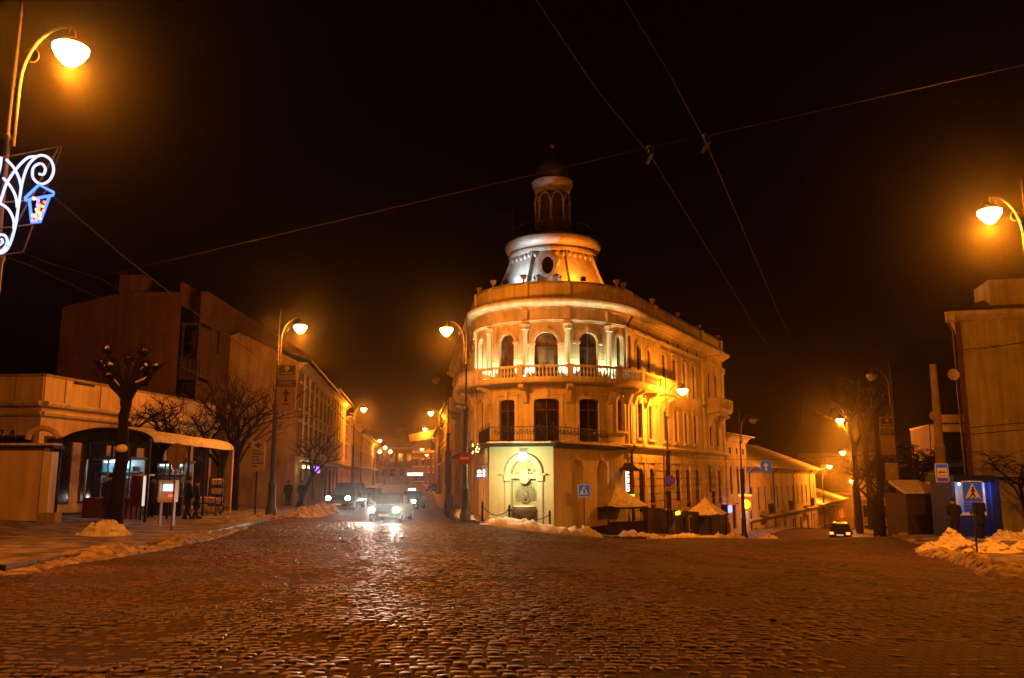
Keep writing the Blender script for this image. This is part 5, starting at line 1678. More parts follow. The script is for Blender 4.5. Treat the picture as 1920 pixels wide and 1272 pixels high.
# ---- big olive block on the right
OB = thing('olive_block', (36, 52, -2), 'large plain olive block with drain pipe and hipped roof at the right', 'building')
Fo = straight((27.05, 50.0), (46, 45.6)); Lo = Fo.length
zo = 11.55
m = MB(); wall(m, Fo, 0, Lo, -4, zo, [(9 + 3.4 * k, 1.3, zb, zb + 2, 0) for k in range(3) for zb in (1.8, 5.2, 8.4)], .25)
m.build('wall', M_OLIVE, OB)
for k in range(3):
    for zb in (1.8, 5.2, 8.4): window(Fo, 9 + 3.4 * k, 1.3, zb, zb + 2, 0, OB)
Fo2 = straight((35.2, 63.2), (27.05, 50.0))
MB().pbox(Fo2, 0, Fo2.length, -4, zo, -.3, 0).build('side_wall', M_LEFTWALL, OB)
for F, L in ((Fo, Lo), (Fo2, Fo2.length)):
    MB().band(F, [(zo - .6, 0), (zo - .5, .2), (zo - .25, .45), (zo - .1, .5), (zo, .5)], 0 if F is Fo2 else -.5, L + (.5 if F is Fo2 else 0), 1).build('eaves', M_TRIM, OB)
pk = Fo(9, zo + 3.2, -6)
MB().add([Fo(-.6, zo + .02, .6), Fo(Lo, zo + .02, .6), Fo(Lo, zo + 3.4, -6), pk, Fo2(0, zo + .02, .6)], [(0, 1, 2, 3), (0, 3, 4)]).build('roof', M_ROOF, OB)
MB().pbox(Fo, 2.1, 10, zo, 13.5, -3.0, -.1).build('roof_parapet', M_OLIVE, OB)
MB().tube([Fo2(Fo2.length - .3, zo - .2, .5), Fo2(Fo2.length - .3, zo - 1.1, .15), Fo2(Fo2.length - .3, -2, .15)], .08, 7).build('drain_pipe', M_POLE, OB, smooth=True)
MB().pbox(Fo, .2, Lo, 1.55, 1.62, .02, .1).build('service_pipe', M_IRON, OB)
for zz in (9.2, 4.5, 4.1): MB().tube([Fo(0, zz, .06), Fo(4, zz + .35, .06), Fo(9, zz + 1.3, .06), Fo(13, zz + 2.6, .06)], .018, 4).build('wall_cable', M_IRON, OB)
c = Fo2(Fo2.length - .2, 8.6, .6)
for uu, vv, yy, rr in ((1786, 703, 49.6, .35), (1749, 780, 55, .3)):
    p = P(uu, vv, yy)
    ds_ = thing('satellite_dish', p, 'round satellite dish on a wall bracket beside the olive block' if yy < 50 else 'smaller satellite dish behind the concrete pole', 'satellite dish')
    d_ = MB().lathe([(0, 0), (rr * .5, .03), (rr, .12), (rr, .14), (rr * .5, .06), (0, .03)], (0, 0, 0), 18).build('dish', M_WHITESIGN, None, smooth=True)
    d_.parent = ds_; d_.rotation_euler = (PI / 2, 0, 0)
    MB().tube([p + Vector((0, .05, -.02)), p + Vector((.5 if yy < 50 else .0, .5, -.3)), p + Vector((.6 if yy < 50 else 0, .7, -2.2 if yy < 50 else -3.4))], .03, 5).build('bracket', M_IRON, ds_)

# ---- blue kiosk
x0, x1, y0, y1 = 20.1, 21.7, 38.6, 40.6
g = gz(20.9, 38.6) + .13
KB = thing('blue_kiosk', (21.7, 39.8, g), 'bright blue street kiosk with a lit grilled window', 'kiosk')
M_KB = mat('kiosk_blue', (.015, .035, .30), .4, (.012, .03, .24), 4)
MB().box(x0, x1, y0, y1, g, g + .95).build('counter', M_KB, KB)
for a in (x0, x1 - .12): MB().box(a, a + .12, y0, y1, g + .95, g + 2.45).build('side_panel', M_KB, KB)
MB().box(x0 + .12, x1 - .12, y1 - .1, y1, g + .95, g + 2.45).build('back_panel', mat('kiosk_inside', (.55, .56, .6), .6), KB)
MB().box(x0 - .15, x1 + .1, y0 - .5, y1 + .1, g + 2.45, g + 2.75).build('roof', M_IRON, KB)
MB().box(x1 + .03, x1 + .42, y0 - .25, y1, g - .05, g + 2.6).build('end_panel', M_KB, KB)
M_KW = mat('kiosk_white', (.75, .76, .8), .4)
for z in (.95, 2.28): MB().box(x0 + .12, x1 - .12, y0 - .02, y0 + .06, g + z, g + z + .13).build('frame_rail', M_KW, KB)
for a in (x0 + .12, x0 + 1.2, x1 - .24): MB().box(a, a + .12, y0 - .01, y0 + .05, g + 1.08, g + 2.28).build('frame_post', M_KW, KB)
for k in range(11): MB().box(x0 + .26, x1 - .26, y0 + .065, y0 + .08, g + 1.12 + k * .105, g + 1.14 + k * .105).build('grille_bar', M_SIGNBACK, KB)
for k in range(3):
    c = Vector((x0 + .1 + .22 * k, y0 - .45 - .0 * k, g + 2.36 + .07 * k))
    MB().ball(c, .055, n=8, m=5).build('spot_bulb', emit('kiosk_spot', (.7, .95, 1), 9), KB)
light('kiosk_light', 'POINT', (x0 + 1.0, y0 - .4, g + 2.2), 26, (.62, .72, 1), KB, .15)
light('kiosk_light', 'POINT', (x0 + 1.0, y0 + .9, g + 2.2), 30, (.7, .8, 1), KB, .1)
# shed left of the kiosk
SD = thing('wooden_shed', (18.9, 44.5, gz(19, 44)), 'dark lean-to shed with a snowy roof beside the kiosk', 'shed')
sx0, sx1, sy = XU(1700, 44.5), XU(1762, 44.5), 44.5
g2 = gz(sx0, sy)
MB().box(sx0, sx1, sy, sy + 2.5, g2 - .1, ZV(926, sy)).build('wall', M_WOOD, SD)
zr = ZV(926, sy)
MB().add([(sx0 - .2, sy - .3, zr), (sx1 + .2, sy - .3, zr), (sx1 + .2, sy + 2.6, zr + .55), (sx0 + .3, sy + 2.6, zr + .55), (sx0 - .2, sy - .3, zr + .1), (sx1 + .2, sy - .3, zr + .1), (sx1 + .2, sy + 2.6, zr + .7), (sx0 + .3, sy + 2.6, zr + .7)], [(0, 1, 2, 3), (4, 7, 6, 5), (0, 4, 5, 1), (0, 3, 7, 4), (1, 5, 6, 2), (2, 6, 7, 3)]).build('roof', M_SNOW, SD)
for k in range(7):
    xx = sx0 + (sx1 - sx0) * k / 7
    MB().box(xx + .02, xx + (sx1 - sx0) / 7 - .02, sy - .03, sy - .002, g2, zr - .05).build('plank', M_WOOD, SD)
# brick planter / parapet at the right edge
BP = thing('brick_planter', (22.0, 33.2, gz(22, 33)), 'low red-brown brick planter with snow on top at the right', 'planter')
gq = gz(21.8, 33) + .1
MB().box(20.3, 20.9, 32.7, 33.3, gq - .1, gq + 1.25).build('pier', M_DARKRED, BP); MB().box(20.2, 23.6, 32.6, 33.4, gq + 1.25, gq + 1.36).build('coping', mat('terracotta', (.30, .12, .06), .7), BP)
MB().box(20.9, 23.5, 32.8, 33.2, gq - .1, gq + .7).build('wall', M_DARKRED, BP)
for r_ in range(9):
    for k in range(3): MB().box(20.29 + .2 * k, 20.48 + .2 * k, 32.67, 32.70, gq + .02 + r_ * .135, gq + .14 + r_ * .135).build('brick', M_DARKRED, BP)
MB().box(20.95, 23.5, 32.65, 33.35, gq + 1.362, gq + 1.42).build('snow_cap', M_DIRTYSNOW, BP)

# ================================================================== TENT KIOSKS, TERRACE AND SIGNS ON THE RIGHT WING
def FT(s, z, d): return FB(sR + s, z, d)
def tent(s, d, w, zb, ze, za, label, sc):
    c = FT(s, 0, d)
    t = thing('tent_kiosk', (c[0], c[1], zb), label, 'tent kiosk', None)
    h = w / 2
    N = 6
    vs = []; fs = []
    # concave pyramid roof, snow covered
    corners = [(-h, -h), (h, -h), (h, h), (-h, h)]
    ringn = []
    for k in range(N + 1):
        f = k / N
        r = (1 - f) ** 1.35
        z = ze + (za - ze) * f
        for q in range(4):
            a, b = corners[q], corners[(q + 1) % 4]
            for j in range(4):
                x = a[0] + (b[0] - a[0]) * j / 4; y = a[1] + (b[1] - a[1]) * j / 4
                vs.append(FT(s + x * r * sc, z + (-.1 if 0 < j < 4 and k == 0 else 0), d + y * r))
    for k in range(N):
        for j in range(16): fs.append((k * 16 + j, k * 16 + (j + 1) % 16, (k + 1) * 16 + (j + 1) % 16, (k + 1) * 16 + j))
    m = MB(); m.v = vs; m.f = fs
    m.build('tent_roof', M_SNOW, t, smooth=True)
    MB().pbox(FT, s - h * sc, s + h * sc, ze - .22, ze - .12, d - h, d + h).build('valance', M_WOOD, t)
    for x, y in corners: 
        MB().tube([FT(s + x * .95 * sc, ze - .15, d + y * .95), FT(s + x * .95 * sc, zb - .2, d + y * .95)], .05, 6).build('post', M_WOOD, t)
    n = 9
    for k in range(n):
        f0 = -h * .93 * sc + 2 * h * .93 * sc * k / n
        MB().pbox(FT, s + f0 + .01, s + f0 + 2 * h * .93 * sc / n - .01, zb - .2, zb + 1.0, d + h * .88, d + h * .93).build('plank', M_WOOD, t)
    return t
tent(-2.6, .75, 2.6, gz(8, 52.5), -.1, 1.3, 'snow-topped tent kiosk against the yellow pavilion wall', .95)
tent(12.3, 1.5, 2.6, gz(14, 65), -1.15, .15, 'smaller snow-topped tent kiosk by the dark poster', 1.0)
TE = thing('terrace_fence', FT(6, gz(11, 60), 1.3), 'dark board fence of a street terrace between the tent kiosks', 'fence')
k = -.9
while k < 18.5:
    x, y, _ = FT(k, 0, 1.3); zz = gz(x, y)
    MB().pbox(FT, k + .01, k + .27, zz - .1, -.35 - .062 * max(k, 0) + rnd.uniform(-.04, .04), 1.25, 1.30).build('plank', M_WOOD, TE)
    k += .28
for s_ in (4.6, 7.2, 8.8): 
    w_ = MB().pbox(FT, s_ - .35, s_ + .35, -2.3, -1.2, 1.301, 1.33).build('hatch_frame', M_TRIM if s_ > 8 else M_WOOD, TE)
    MB().pbox(FT, s_ - .27, s_ + .27, -2.2, -1.28, 1.331, 1.34).build('pane', M_PANE, w_)
for s_ in (3.4, 6.1, 14.6, 16.3): 
    c = FT(s_, -.45 - .062 * s_, 1.25); MB().ball(c, .28, .28, .14, 8, 5).build('snow_cap', M_SNOW, TE, smooth=True)
# lit and painted signs
def sign_panel(name, label, s0, s1, z0, z1, d, m, F=FT, t=.08, frame=None):
    c = F((s0 + s1) / 2, z0, d)
    o = thing(name, c, label, 'sign')
    MB().pbox(F, s0, s1, z0, z1, d, d + t).build('panel', m, o)
    MB().pbox(F, s0 + .02, s0 + .06, z0 - .0, z1 + .12, -.02, d).build('bracket', M_IRON, o)
    return o
o = sign_panel('poster_board', 'tall dark poster with a painted figure on the right wing wall', 18.9, 20.5, .35, 2.5, .12, mat('poster_dark', (.05, .025, .02), .5, (.02, .012, .01), 3))
MB().pbox(FT, 19.25, 20.15, 1.0, 1.45, .201, .215).build('painted_figure', mat('poster_light', (.35, .25, .18), .6), o)
MB().prism([(19.7 + .35 * math.cos(a), 1.75 + .3 * math.sin(a)) for a in np.linspace(0, 2 * PI, 14)[:-1]], FT, .201, .22).build('painted_face', mat('poster_mid', (.22, .13, .08), .6, (.06, .03, .02), 8), o)
MB().pbox(FT, 19.0, 20.4, .42, .6, .201, .215).build('printed_line', M_PAPER, o)
o = sign_panel('glowing_strip_sign', 'small glowing yellow strip sign on the terrace fence', 5.2, 6.0, -1.02, -.8, 1.34, emit('yellow_strip', (.75, 1, .03), 3))
for ch, s_ in (('Г', 5.0), ('П', 5.25), ('Е', 5.55), ('Я', 6.0)):
    pass
m = thing('roof_letters', FT(5.5, -.7, 1.3), 'pale standing letters above the glowing strip sign', 'letters')
for k in range(4):
    s_ = 5.0 + .36 * k
    MB().pbox(FT, s_, s_ + .06, -.68, -.1, 1.32, 1.36).build('letter_stem', M_PAPER, m)
    MB().pbox(FT, s_ + .06, s_ + .22, -.18 - .12 * (k % 2), -.1 - .12 * (k % 2), 1.32, 1.36).build('letter_bar', M_PAPER, m)
o = sign_panel('blue_lit_sign', 'small blue and red lit sign near the wing end', 22.7, 23.9, -1.55, -.95, .6, emit('blue_sign', (.22, .3, 1), 2.6))
MB().pbox(FT, 22.8, 23.7, -.94, -.8, .6, .68).build('red_band', emit('red_sign', (1, .12, .03), 1.0), o)
# hanging sign with little pagoda roof at the pavilion corner
c = Vector(F2(L2 + .05, 1.6, .7))
hs = thing('hanging_sign', c, 'red hanging sign with white upright lettering under a tiny tiled roof', 'sign')
Fh = straight((c.x - .45, c.y), (c.x + .45, c.y))
MB().pbox(Fh, .2, .75, .55, 2.0, 0, .12).build('panel', mat('sign_dark_red', (.25, .02, .02), .5), hs)
MB().pbox(Fh, .24, .46, .7, 1.95, .121, .14).build('lit_strip', emit('white_upright', (1, 1, .85), 2.4), hs)
for k in range(6): MB().pbox(Fh, .28 + .06 * (k % 2), .40 + .04 * (k % 3), .78 + .19 * k, .88 + .19 * k, .141, .15).build('letter', M_PRINT, hs)
MB().pbox(Fh, .1, .8, .38, .52, -.02, .14).build('green_bar', emit('green_bar', (.35, 1, .1), 1.4), hs)
MB().add([Fh(-.05, 2.05, -.3), Fh(1.25, 1.98, -.3), Fh(1.25, 1.98, .45), Fh(-.05, 2.05, .45), Fh(.2, 2.5, -.1), Fh(.6, 2.5, .1)], [(0, 3, 2, 1), (3, 0, 4), (3, 4, 5), (3, 5, 2), (2, 5, 1), (1, 5, 4), (1, 4, 0)]).build('tiled_roof', M_ROOF, hs)
MB().tube([Fh(.5, 2.2, 0), Fh(.1, 2.2, -.6), (F2(L2, 2.2, 0))], .025, 5).build('bracket', M_IRON, hs)
# bank signs on the narrow house
o = thing('orange_bank_sign', BANKF(3.0, -.9, .6), 'square orange sign with a glowing yellow disc on the narrow cream house', 'sign')
pc = Vector(BANKF(2.6, -.9, .9))
def FK(s, z, d): return (pc.x + s, pc.y - d, pc.z + z)
MB().pbox(FK, -.6, .6, -.65, .65, 0, .15).build('panel', emit('orange_panel', (1, .17, .01), .8), o)
MB().prism([(.42 * math.cos(a), -.05 + .42 * math.sin(a)) for a in np.linspace(0, 2 * PI, 20)[:-1]], FK, .151, .18).build('disc', emit('yellow_disc', (1, .8, .02), 3.2), o)
MB().pbox(FK, -.6, .6, .67, .85, 0, .15).build('top_strip', emit('yellow_top', (1, .55, .03), 1.6), o)
MB().tube([BANKF(2.6, -.9, 0), tuple(pc)], .04, 5).build('bracket', M_IRON, o)
o = thing('blue_strip_sign', BANKF(6.4, -.9, .2), 'bluish white light strip over the narrow house doorway', 'sign')
MB().pbox(BANKF, 5.4, 7.4, -1.0, -.75, .05, .3).build('tube', emit('bluish_strip', (.75, .8, 1), 3.5), o)
light('strip_light', 'POINT', BANKF(6.4, -1.2, .7), 45, (.7, .75, 1), o, .2)
# purple sign and yellow bulbs on the pavilion's left flank
c = P(900, 888, 50.5)
o = thing('purple_lit_sign', c, 'small purple box sign with a yellow disc by the pavilion doorway', 'sign')
MB().box(c.x - .24, c.x + .16, c.y, c.y + .2, c.z - .3, c.z + .3).build('box', emit('purple_panel', (.16, .02, .35), .8), o)
MB().box(c.x + .165, c.x + .3, c.y + .02, c.y + .18, c.z - .2, c.z + .25).build('side_panel', emit('purple_side', (.9, .95, 1), 2), o)
MB().add([(c.x - .04 + .14 * math.cos(a), c.y - .01, c.z + .1 + .12 * math.sin(a)) for a in np.linspace(0, 2 * PI, 14)[:-1]], [tuple(range(13))]).build('disc', emit('purple_yellow', (1, .85, .15), 2.5), o)
MB().box(c.x - .18, c.x + .1, c.y - .012, c.y - .002, c.z - .2, c.z - .06).build('lettering_strip', emit('purple_white', (1, 1, 1), 2), o)
MB().tube([(c.x, c.y + .1, c.z), (A1.x - .1, c.y + .4, c.z)], .03, 5).build('bracket', M_IRON, o)
c = P(893, 842, 51)
o = thing('bulb_cluster', c, 'cluster of small yellow bulbs under the pavilion eaves', 'string lights')
for k in range(14):
    q = c + Vector((rnd.uniform(-.26, .26), rnd.uniform(-.1, .1), rnd.uniform(-.28, .3)))
    MB().ball(q, .035, n=6, m=4).build('bulb', emit('yellow_bulb', (1, .6, .15), 9), o)
MB().tube([c + Vector((-.3, 0, .3)), c + Vector((.5, 0, .4))], .015, 4).build('wire', M_IRON, o)
light('bulb_light', 'POINT', c + Vector((0, -.3, -.1)), 12, (1, .6, .2), o, .2)

# ================================================================== STREET LAMPS
def make_lamp(lit):
    H = 10.0
    t = bpy.data.objects.new('street_lamp', None); COL.objects.link(t)
    MB().lathe([(.34, -.3), (.34, .12), (.30, .2), (.30, .42), (.24, .5), (.21, .62), (.19, 1.6), (.22, 1.66), (.2, 1.74), (.155, 1.85)], (0, 0, 0), 14).build('pedestal', M_POLE, t, smooth=True)
    MB().lathe([(.15, 1.8), (.14, 5.6), (.17, 5.65), (.17, 5.75), (.10, 5.85)], (0, 0, 0), 12).build('lower_shaft', M_POLE, t, smooth=True)
    MB().lathe([(.07, 5.8), (.055, 8.0), (.08, 8.04), (.08, 8.12), (.042, 8.16), (.034, 10.7), (.015, 10.9), (0, 10.95)], (0, 0, 0), 10).build('upper_shaft', M_POLE, t, smooth=True)
    pts = [(.13, 0, 7.9)] + [(.13 + .93 * (1 - math.cos(a)), 0, 9.15 + 1.25 * math.sin(a)) for a in np.linspace(0, PI / 2, 9)] + [(1.14, 0, 10.36)]
    MB().tube(pts, [.034] * 8 + [.028] * 3, 8).build('arm', M_POLE, t, smooth=True)
    MB().tube([(.03, 0, 8.0), (.13, 0, 8.0)], .025, 6).build('clamp', M_POLE, t); MB().tube([(.03, 0, 9.1), (.13, 0, 9.1)], .02, 6).build('clamp', M_POLE, t)
    MB().tube([(.14 + .2 * math.cos(q) * f + .2, 0, 9.75 + .2 * math.sin(q) * f) for q, f in zip(np.linspace(2.6, -3.2, 14), np.linspace(1, .35, 14))], .012, 5).build('scroll', M_POLE, t, smooth=True)
    MB().lathe([(.03, .42), (.06, .38), (.09, .2), (.26, .10), (.33, .03), (.32, .01), (.24, .05), (.05, .1)], (1.15, 0, 9.95), 18).build('lamp_shade', M_POLE, t, smooth=True)
    g = emit('sodium_glass', (1, .52, .10), 70, (.5, .4, .3)) if lit else mat('dead_glass', (.32, .27, .22), .2)
    MB().lathe([(.30, .03), (.36, .0), (.36, -.06), (.28, -.2), (.16, -.33), (.06, -.39), (0, -.4)], (1.15, 0, 9.95), 18).build('lamp_glass', g, t, smooth=True)
    if lit:
        l = bpy.data.lights.new('sodium_lamp', 'POINT'); l.energy = LAMP_W; l.color = SODIUM; l.shadow_soft_size = .2
        lo = bpy.data.objects.new('sodium_lamp', l); COL.objects.link(lo); lo.parent = t; lo.location = (1.15, 0, 9.44)
    return t
lamp_lit = make_lamp(True); lamp_off = make_lamp(False)
used = {True: False, False: False}
LAMPS = [  # head u, v, distance, arm direction, lit, label
    (132, 103, 16.6, 1, True, 'street lamp with a glowing scroll decoration hung on its pole'),
    (1856, 405, 26.0, -1, True, 'lit street lamp over the snow ridge before the olive block'),
    (563, 617, 45.0, 1, True, 'lit street lamp carrying the arrow sign panel'),
    (837, 622, 46.5, -1, True, 'lit street lamp with the no entry sign by the pavilion'),
    (1280, 735, 57.0, 1, True, 'lit street lamp against the right wing with a no stopping sign'),
    (1635, 708, 52.0, -1, False, 'unlit street lamp beside the brown advert pole'),
    (1412, 790, 70.0, 1, False, 'unlit street lamp beside the orange bank sign'),
    (682, 769, 102.0, 1, True, 'second lit lamp beyond the arrow sign lamp'),
    (817, 715, 73.0, -1, False, 'unlit street lamp next after the no entry sign lamp'),
    (808, 776, 110.0, -1, True, 'lit lamp before the cloth banner on the corner building side'),
    (797, 806, 149.0, -1, True, 'lit lamp shining just above the cloth banner'),
    (692, 804, 140.0, 1, False, 'unlit lamp in the row of the arrow sign lamp'),
    (712, 827, 180.0, 1, True, 'lit lamp near the closing building on the ochre house side'),
    (824, 834, 172.0, -1, True, 'lit lamp beyond the cloth banner close to the house wall'),
    (791, 843, 205.0, -1, True, 'lit lamp near the glowing white shop sign'),
    (800, 854, 218.0, -1, True, 'last lit lamp before the closing building'),
    (1575, 790, 80.0, -1, True, 'lit street lamp above the car with red tail lights'),
    (1580, 850, 115.0, -1, True, 'second lit lamp down the right street'),
    (1597, 903, 150.0, -1, True, 'third lit lamp down the right street'),
    (1619, 918, 190.0, -1, True, 'fourth lit lamp down the right street'),
    (1641, 937, 230.0, -1, True, 'farthest lit lamp down the right street'),
    (1555, 876, 124.0, 1, True, 'lit lamp at the end of the long snowy-roofed house'),
]
LP = {}
for u, v, Y, sg, lit, lb in LAMPS:
    h = P(u, v, Y)
    # the head hangs over the road, its pole stands on the pavement
    px_, py_ = h.x - sg * 1.15, Y
    g = gz(px_, py_)
    src = lamp_lit if lit else lamp_off
    o = src if not used[lit] else copy_tree(src)
    used[lit] = True
    sc = (h.z - g) / 9.8
    o.location = (px_, py_, g); o.rotation_euler = (0, 0, 0 if sg > 0 else PI)
    o.scale = (1, 1, sc)
    k_ = {132: 1.35, 1856: 1.95, 837: .74, 563: .8, 1280: 1.1, 1575: 1.6, 1580: 1.6, 1555: 1.8, 1597: 1.6, 1619: 1.6, 1641: 1.6}.get(u, 1.0)
    for ch in o.children:
        if ch.type == 'LIGHT':
            ch.data = ch.data.copy(); ch.data.energy = LAMP_W * k_
    tag(o, lb, 'street lamp', 'street lamps')
    LP[u] = Vector((px_, py_, g))
# triple globe lamp far up the left street
c = P(722, 846, 185); g = gz(c.x, 185)
t = thing('triple_globe_lamp', (c.x, 185, g), 'three-globe lamp standard in the middle of the far street', 'street lamp')
MB().lathe([(.2, -.2), (.16, 1), (.09, 1.4), (.06, c.z - g)], (c.x, 185, g), 10).build('post', M_POLE, t, smooth=True)
for dx, dz in ((-1.15, -.15), (0.0, .7), (1.15, -.15)):
    MB().tube([(c.x, 185, c.z - .5), (c.x + dx, 185, c.z + dz - .35)], .04, 5).build('arm', M_POLE, t)
    MB().ball((c.x + dx, 185, c.z + dz), .38, n=12, m=8).build('globe', emit('globe_glass', (1, .5, .1), 26), t, smooth=True)
    light('globe_lamp', 'POINT', (c.x + dx, 184.3, c.z + dz), 500, SODIUM, t, .3)

# ================================================================== LIGHT DECORATION ON THE NEAR LEFT LAMP
YD = 16.2
def D(x, y): return P(x * .3932, y * .3932, YD)
pole = LP[132]
de = thing('light_decoration', D(60, 950), 'white rope-light scrolls with a blue and red lantern on the near lamp pole', 'light decoration')
M_ROPE = emit('white_rope', (.50, .56, 1.0), 1.7); M_BLUE = emit('blue_rope', (.03, .10, 1.0), 5.0); M_RED = emit('red_led', (1, .13, .02), 5); M_AMB = emit('amber_led', (1, .5, .02), 6)
def smoothpath(pts, n=6):
    out = []
    P_ = [pts[0]] + list(pts) + [pts[-1]]
    for i in range(1, len(P_) - 2):
        a, b, c, d = P_[i - 1], P_[i], P_[i + 1], P_[i + 2]
        for k in range(n):
            t = k / n
            out.append(tuple(.5 * (2 * b[j] + (c[j] - a[j]) * t + (2 * a[j] - 5 * b[j] + 4 * c[j] - d[j]) * t * t + (3 * b[j] - a[j] - 3 * c[j] + d[j]) * t ** 3) for j in range(2)))
    out.append(tuple(pts[-1]))
    return out
for c_ in ([(-40, 1040), (0, 965), (30, 880), (75, 810), (130, 755), (172, 747)],
           [(-60, 1215), (0, 1210), (40, 1180), (72, 1085), (92, 960), (108, 865), (138, 785), (190, 742), (238, 760), (256, 812), (236, 860), (195, 878), (158, 850), (160, 800), (195, 781), (216, 805), (208, 832), (186, 830)],
           [(30, 762), (65, 800), (90, 850), (101, 895)], [(15, 850), (50, 890), (75, 940), (82, 990)], [(-30, 955), (0, 970), (40, 1000), (65, 1050), (66, 1092)],
           [(-60, 1180), (-20, 1205), (15, 1190), (35, 1155), (22, 1124), (-10, 1122), (-28, 1145), (-10, 1168), (12, 1158), (8, 1140)], [(-60, 900), (-20, 860), (0, 800), (6, 750)]):
    MB().tube([D(*q) for q in smoothpath(c_)], .027, 7).build('rope_light', M_ROPE, de, smooth=True)
for c_ in ([(120, 945), (186, 882), (256, 918)], [(256, 918), (252, 932), (120, 956), (120, 945)], [(140, 952), (152, 1064), (190, 1060), (236, 936)], [(184, 942), (172, 1060)]):
    MB().tube([D(*q) for q in c_], .028, 6).build('lantern_tube', M_BLUE, de)
for k in range(26):
    f = rnd.random()
    x = 150 + 12 * f + rnd.random() * (75 - 35 * f); y = 940 + 118 * f
    MB().ball(D(x, y) + Vector((0, -.04, 0)), .028, n=6, m=4).build('led', M_RED if rnd.random() < .7 else M_AMB, de)
for c_ in ([(-60, 760), (287, 693), (100, 1200), (-60, 1222)], [(-60, 966), (110, 955)], [(-60, 1092), (150, 1068)], [(0, 1190), (270, 700)]):
    MB().tube([D(*q) + Vector((0, .06, 0)) for q in c_], .018, 5).build('frame_bar', M_POLE, de)
light('decoration_glow', 'POINT', D(120, 930) + Vector((0, -.35, 0)), 25, (.6, .65, 1), de, .4)

# ================================================================== ROAD SIGNS
def faceF(c):
    c = Vector(c)
    return lambda s, z, d: (c.x + s, c.y - d, c.z + z)
def rounded(w, h, r, n=4):
    p = []
    for cx, cy_, a0 in ((w - r, h - r, 0), (-w + r, h - r, PI / 2), (-w + r, -h + r, PI), (w - r, -h + r, 1.5 * PI)):
        for k in range(n + 1):
            a = a0 + PI / 2 * k / n; p.append((cx + r * math.cos(a), cy_ + r * math.sin(a)))
    return p
def crossing_sign(u, v, Y, vb, label, tilt=0.0, mirror=1):
    c = P(u, v, Y); F = faceF(c)
    bx = XU(u + (vb - v) * (.0875 if u > 1500 else .0), Y, gz(c.x, Y)); g = gz(c.x, Y)
    t = thing('crossing_sign', (c.x, Y, g), label, 'road sign', None)
    w = .35
    MB().prism(rounded(w, w, .05), F, 0, .02).build('plate', M_WHITESIGN, t)
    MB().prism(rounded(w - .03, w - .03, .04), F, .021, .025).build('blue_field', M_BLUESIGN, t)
    MB().prism([(-.26, -.22), (.26, -.22), (0, .27)], F, .026, .03).build('white_triangle', M_WHITESIGN, t)
    m = MB(); k = mirror
    m.prism([(.012 + .035 * math.cos(a), .13 + .035 * math.sin(a)) for a in np.linspace(0, 6.28, 11)[:-1]], F, .031, .035)
    def limb(a, b, w_=.022):
        a = Vector(a); b = Vector(b); n = Vector((-(b - a).y, (b - a).x)).normalized() * w_
        m.prism([((a + n).x * k, (a + n).y), ((a - n).x * k, (a - n).y), ((b - n).x * k, (b - n).y), ((b + n).x * k, (b + n).y)], F, .031, .035)
    limb((.01, .09), (-.0, -.05), .032); limb((0, -.05), (.07, -.17)); limb((0, -.05), (-.05, -.1)); limb((-.05, -.1), (-.09, -.18)); limb((.01, .07), (.075, .0), .015); limb((.0, .07), (-.06, .01), .015)
    for x in (-.15, 0.0, .15): m.prism([(x - .035, -.215), (x + .035, -.215), (x + .02, -.185), (x - .02, -.185)], F, .031, .034)
    m.build('walking_figure', M_PRINT, t)
    MB().tube([(c.x, Y + .03, c.z + .3), (c.x, Y + .03, g - .2)], .032, 8).build('pole', M_POLE, t, smooth=True)
    return t
crossing_sign(1823, 922, 28.2, 1042, 'blue pedestrian crossing sign in the snow pile by the kiosk')
crossing_sign(1095, 920.5, 48.0, 1005, 'blue pedestrian crossing sign before the yellow pavilion wall', mirror=-1)
# bus stop sign on the concrete pole
CPX, CPY = XU(1772, 40), 40.0
g = gz(CPX, CPY)
cpz = ZV(684, CPY)
t = thing('concrete_pole', (CPX, CPY, g), 'thick bare concrete pole behind the bus stop sign', 'pole')
MB().lathe([(.26, -.3), (.25, 2), (.23, 4.2), (.26, 4.25), (.26, 4.32), (.19, 4.4), (.15, cpz - g), (0, cpz - g + .03)], (CPX, CPY, g), 14).build('shaft', mat('concrete', (.22, .17, .13), .9, (.13, .10, .08), 3, .5, bump=.4), t, smooth=True)
MB().box(CPX - .2, CPX + .2, CPY - .28, CPY - .24, g + 1.45, g + 1.95).build('pasted_notice', M_PAPER, t)
c = P(1766, 887, 38.2); F = faceF(c)
t = thing('bus_stop_sign', c - Vector((0, 0, .6)), 'blue bordered bus stop sign with a white timetable panel', 'road sign')
MB().prism(rounded(.305, .42, .04), F, 0, .02).build('plate', M_WHITESIGN, t)
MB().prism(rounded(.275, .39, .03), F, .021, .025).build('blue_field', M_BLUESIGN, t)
MB().prism([(-.23, -.21), (.23, -.21), (.23, .23), (-.23, .23)], F, .026, .03).build('white_panel', M_WHITESIGN, t)
m = MB()
m.prism(rounded(.17, .028, .01), F, .031, .034)
m.v = [(x, y, z + .03) for x, y, z in m.v]
for k in range(3): m.pbox(F, -.14 + .1 * k, -.09 + .1 * k, .0, .06, .0345, .036)
m.pbox(F, -.17, .17, -.14, -.115, .031, .034); m.pbox(F, -.12, .12, .1, .115, .031, .034)
m.build('bus_symbol', M_PRINT, t)
MB().pbox(F, -.2, .2, -.35, -.25, .026, .029).build('route_plate', mat('dull_red', (.2, .05, .04), .5), t)
MB().obox((c.x, (38.2 + CPY) / 2 - .05, c.z), (.02, 0, 0), (0, (CPY - 38.2) / 2 - .1, 0), (0, 0, .02)).build('bracket', M_IRON, t)
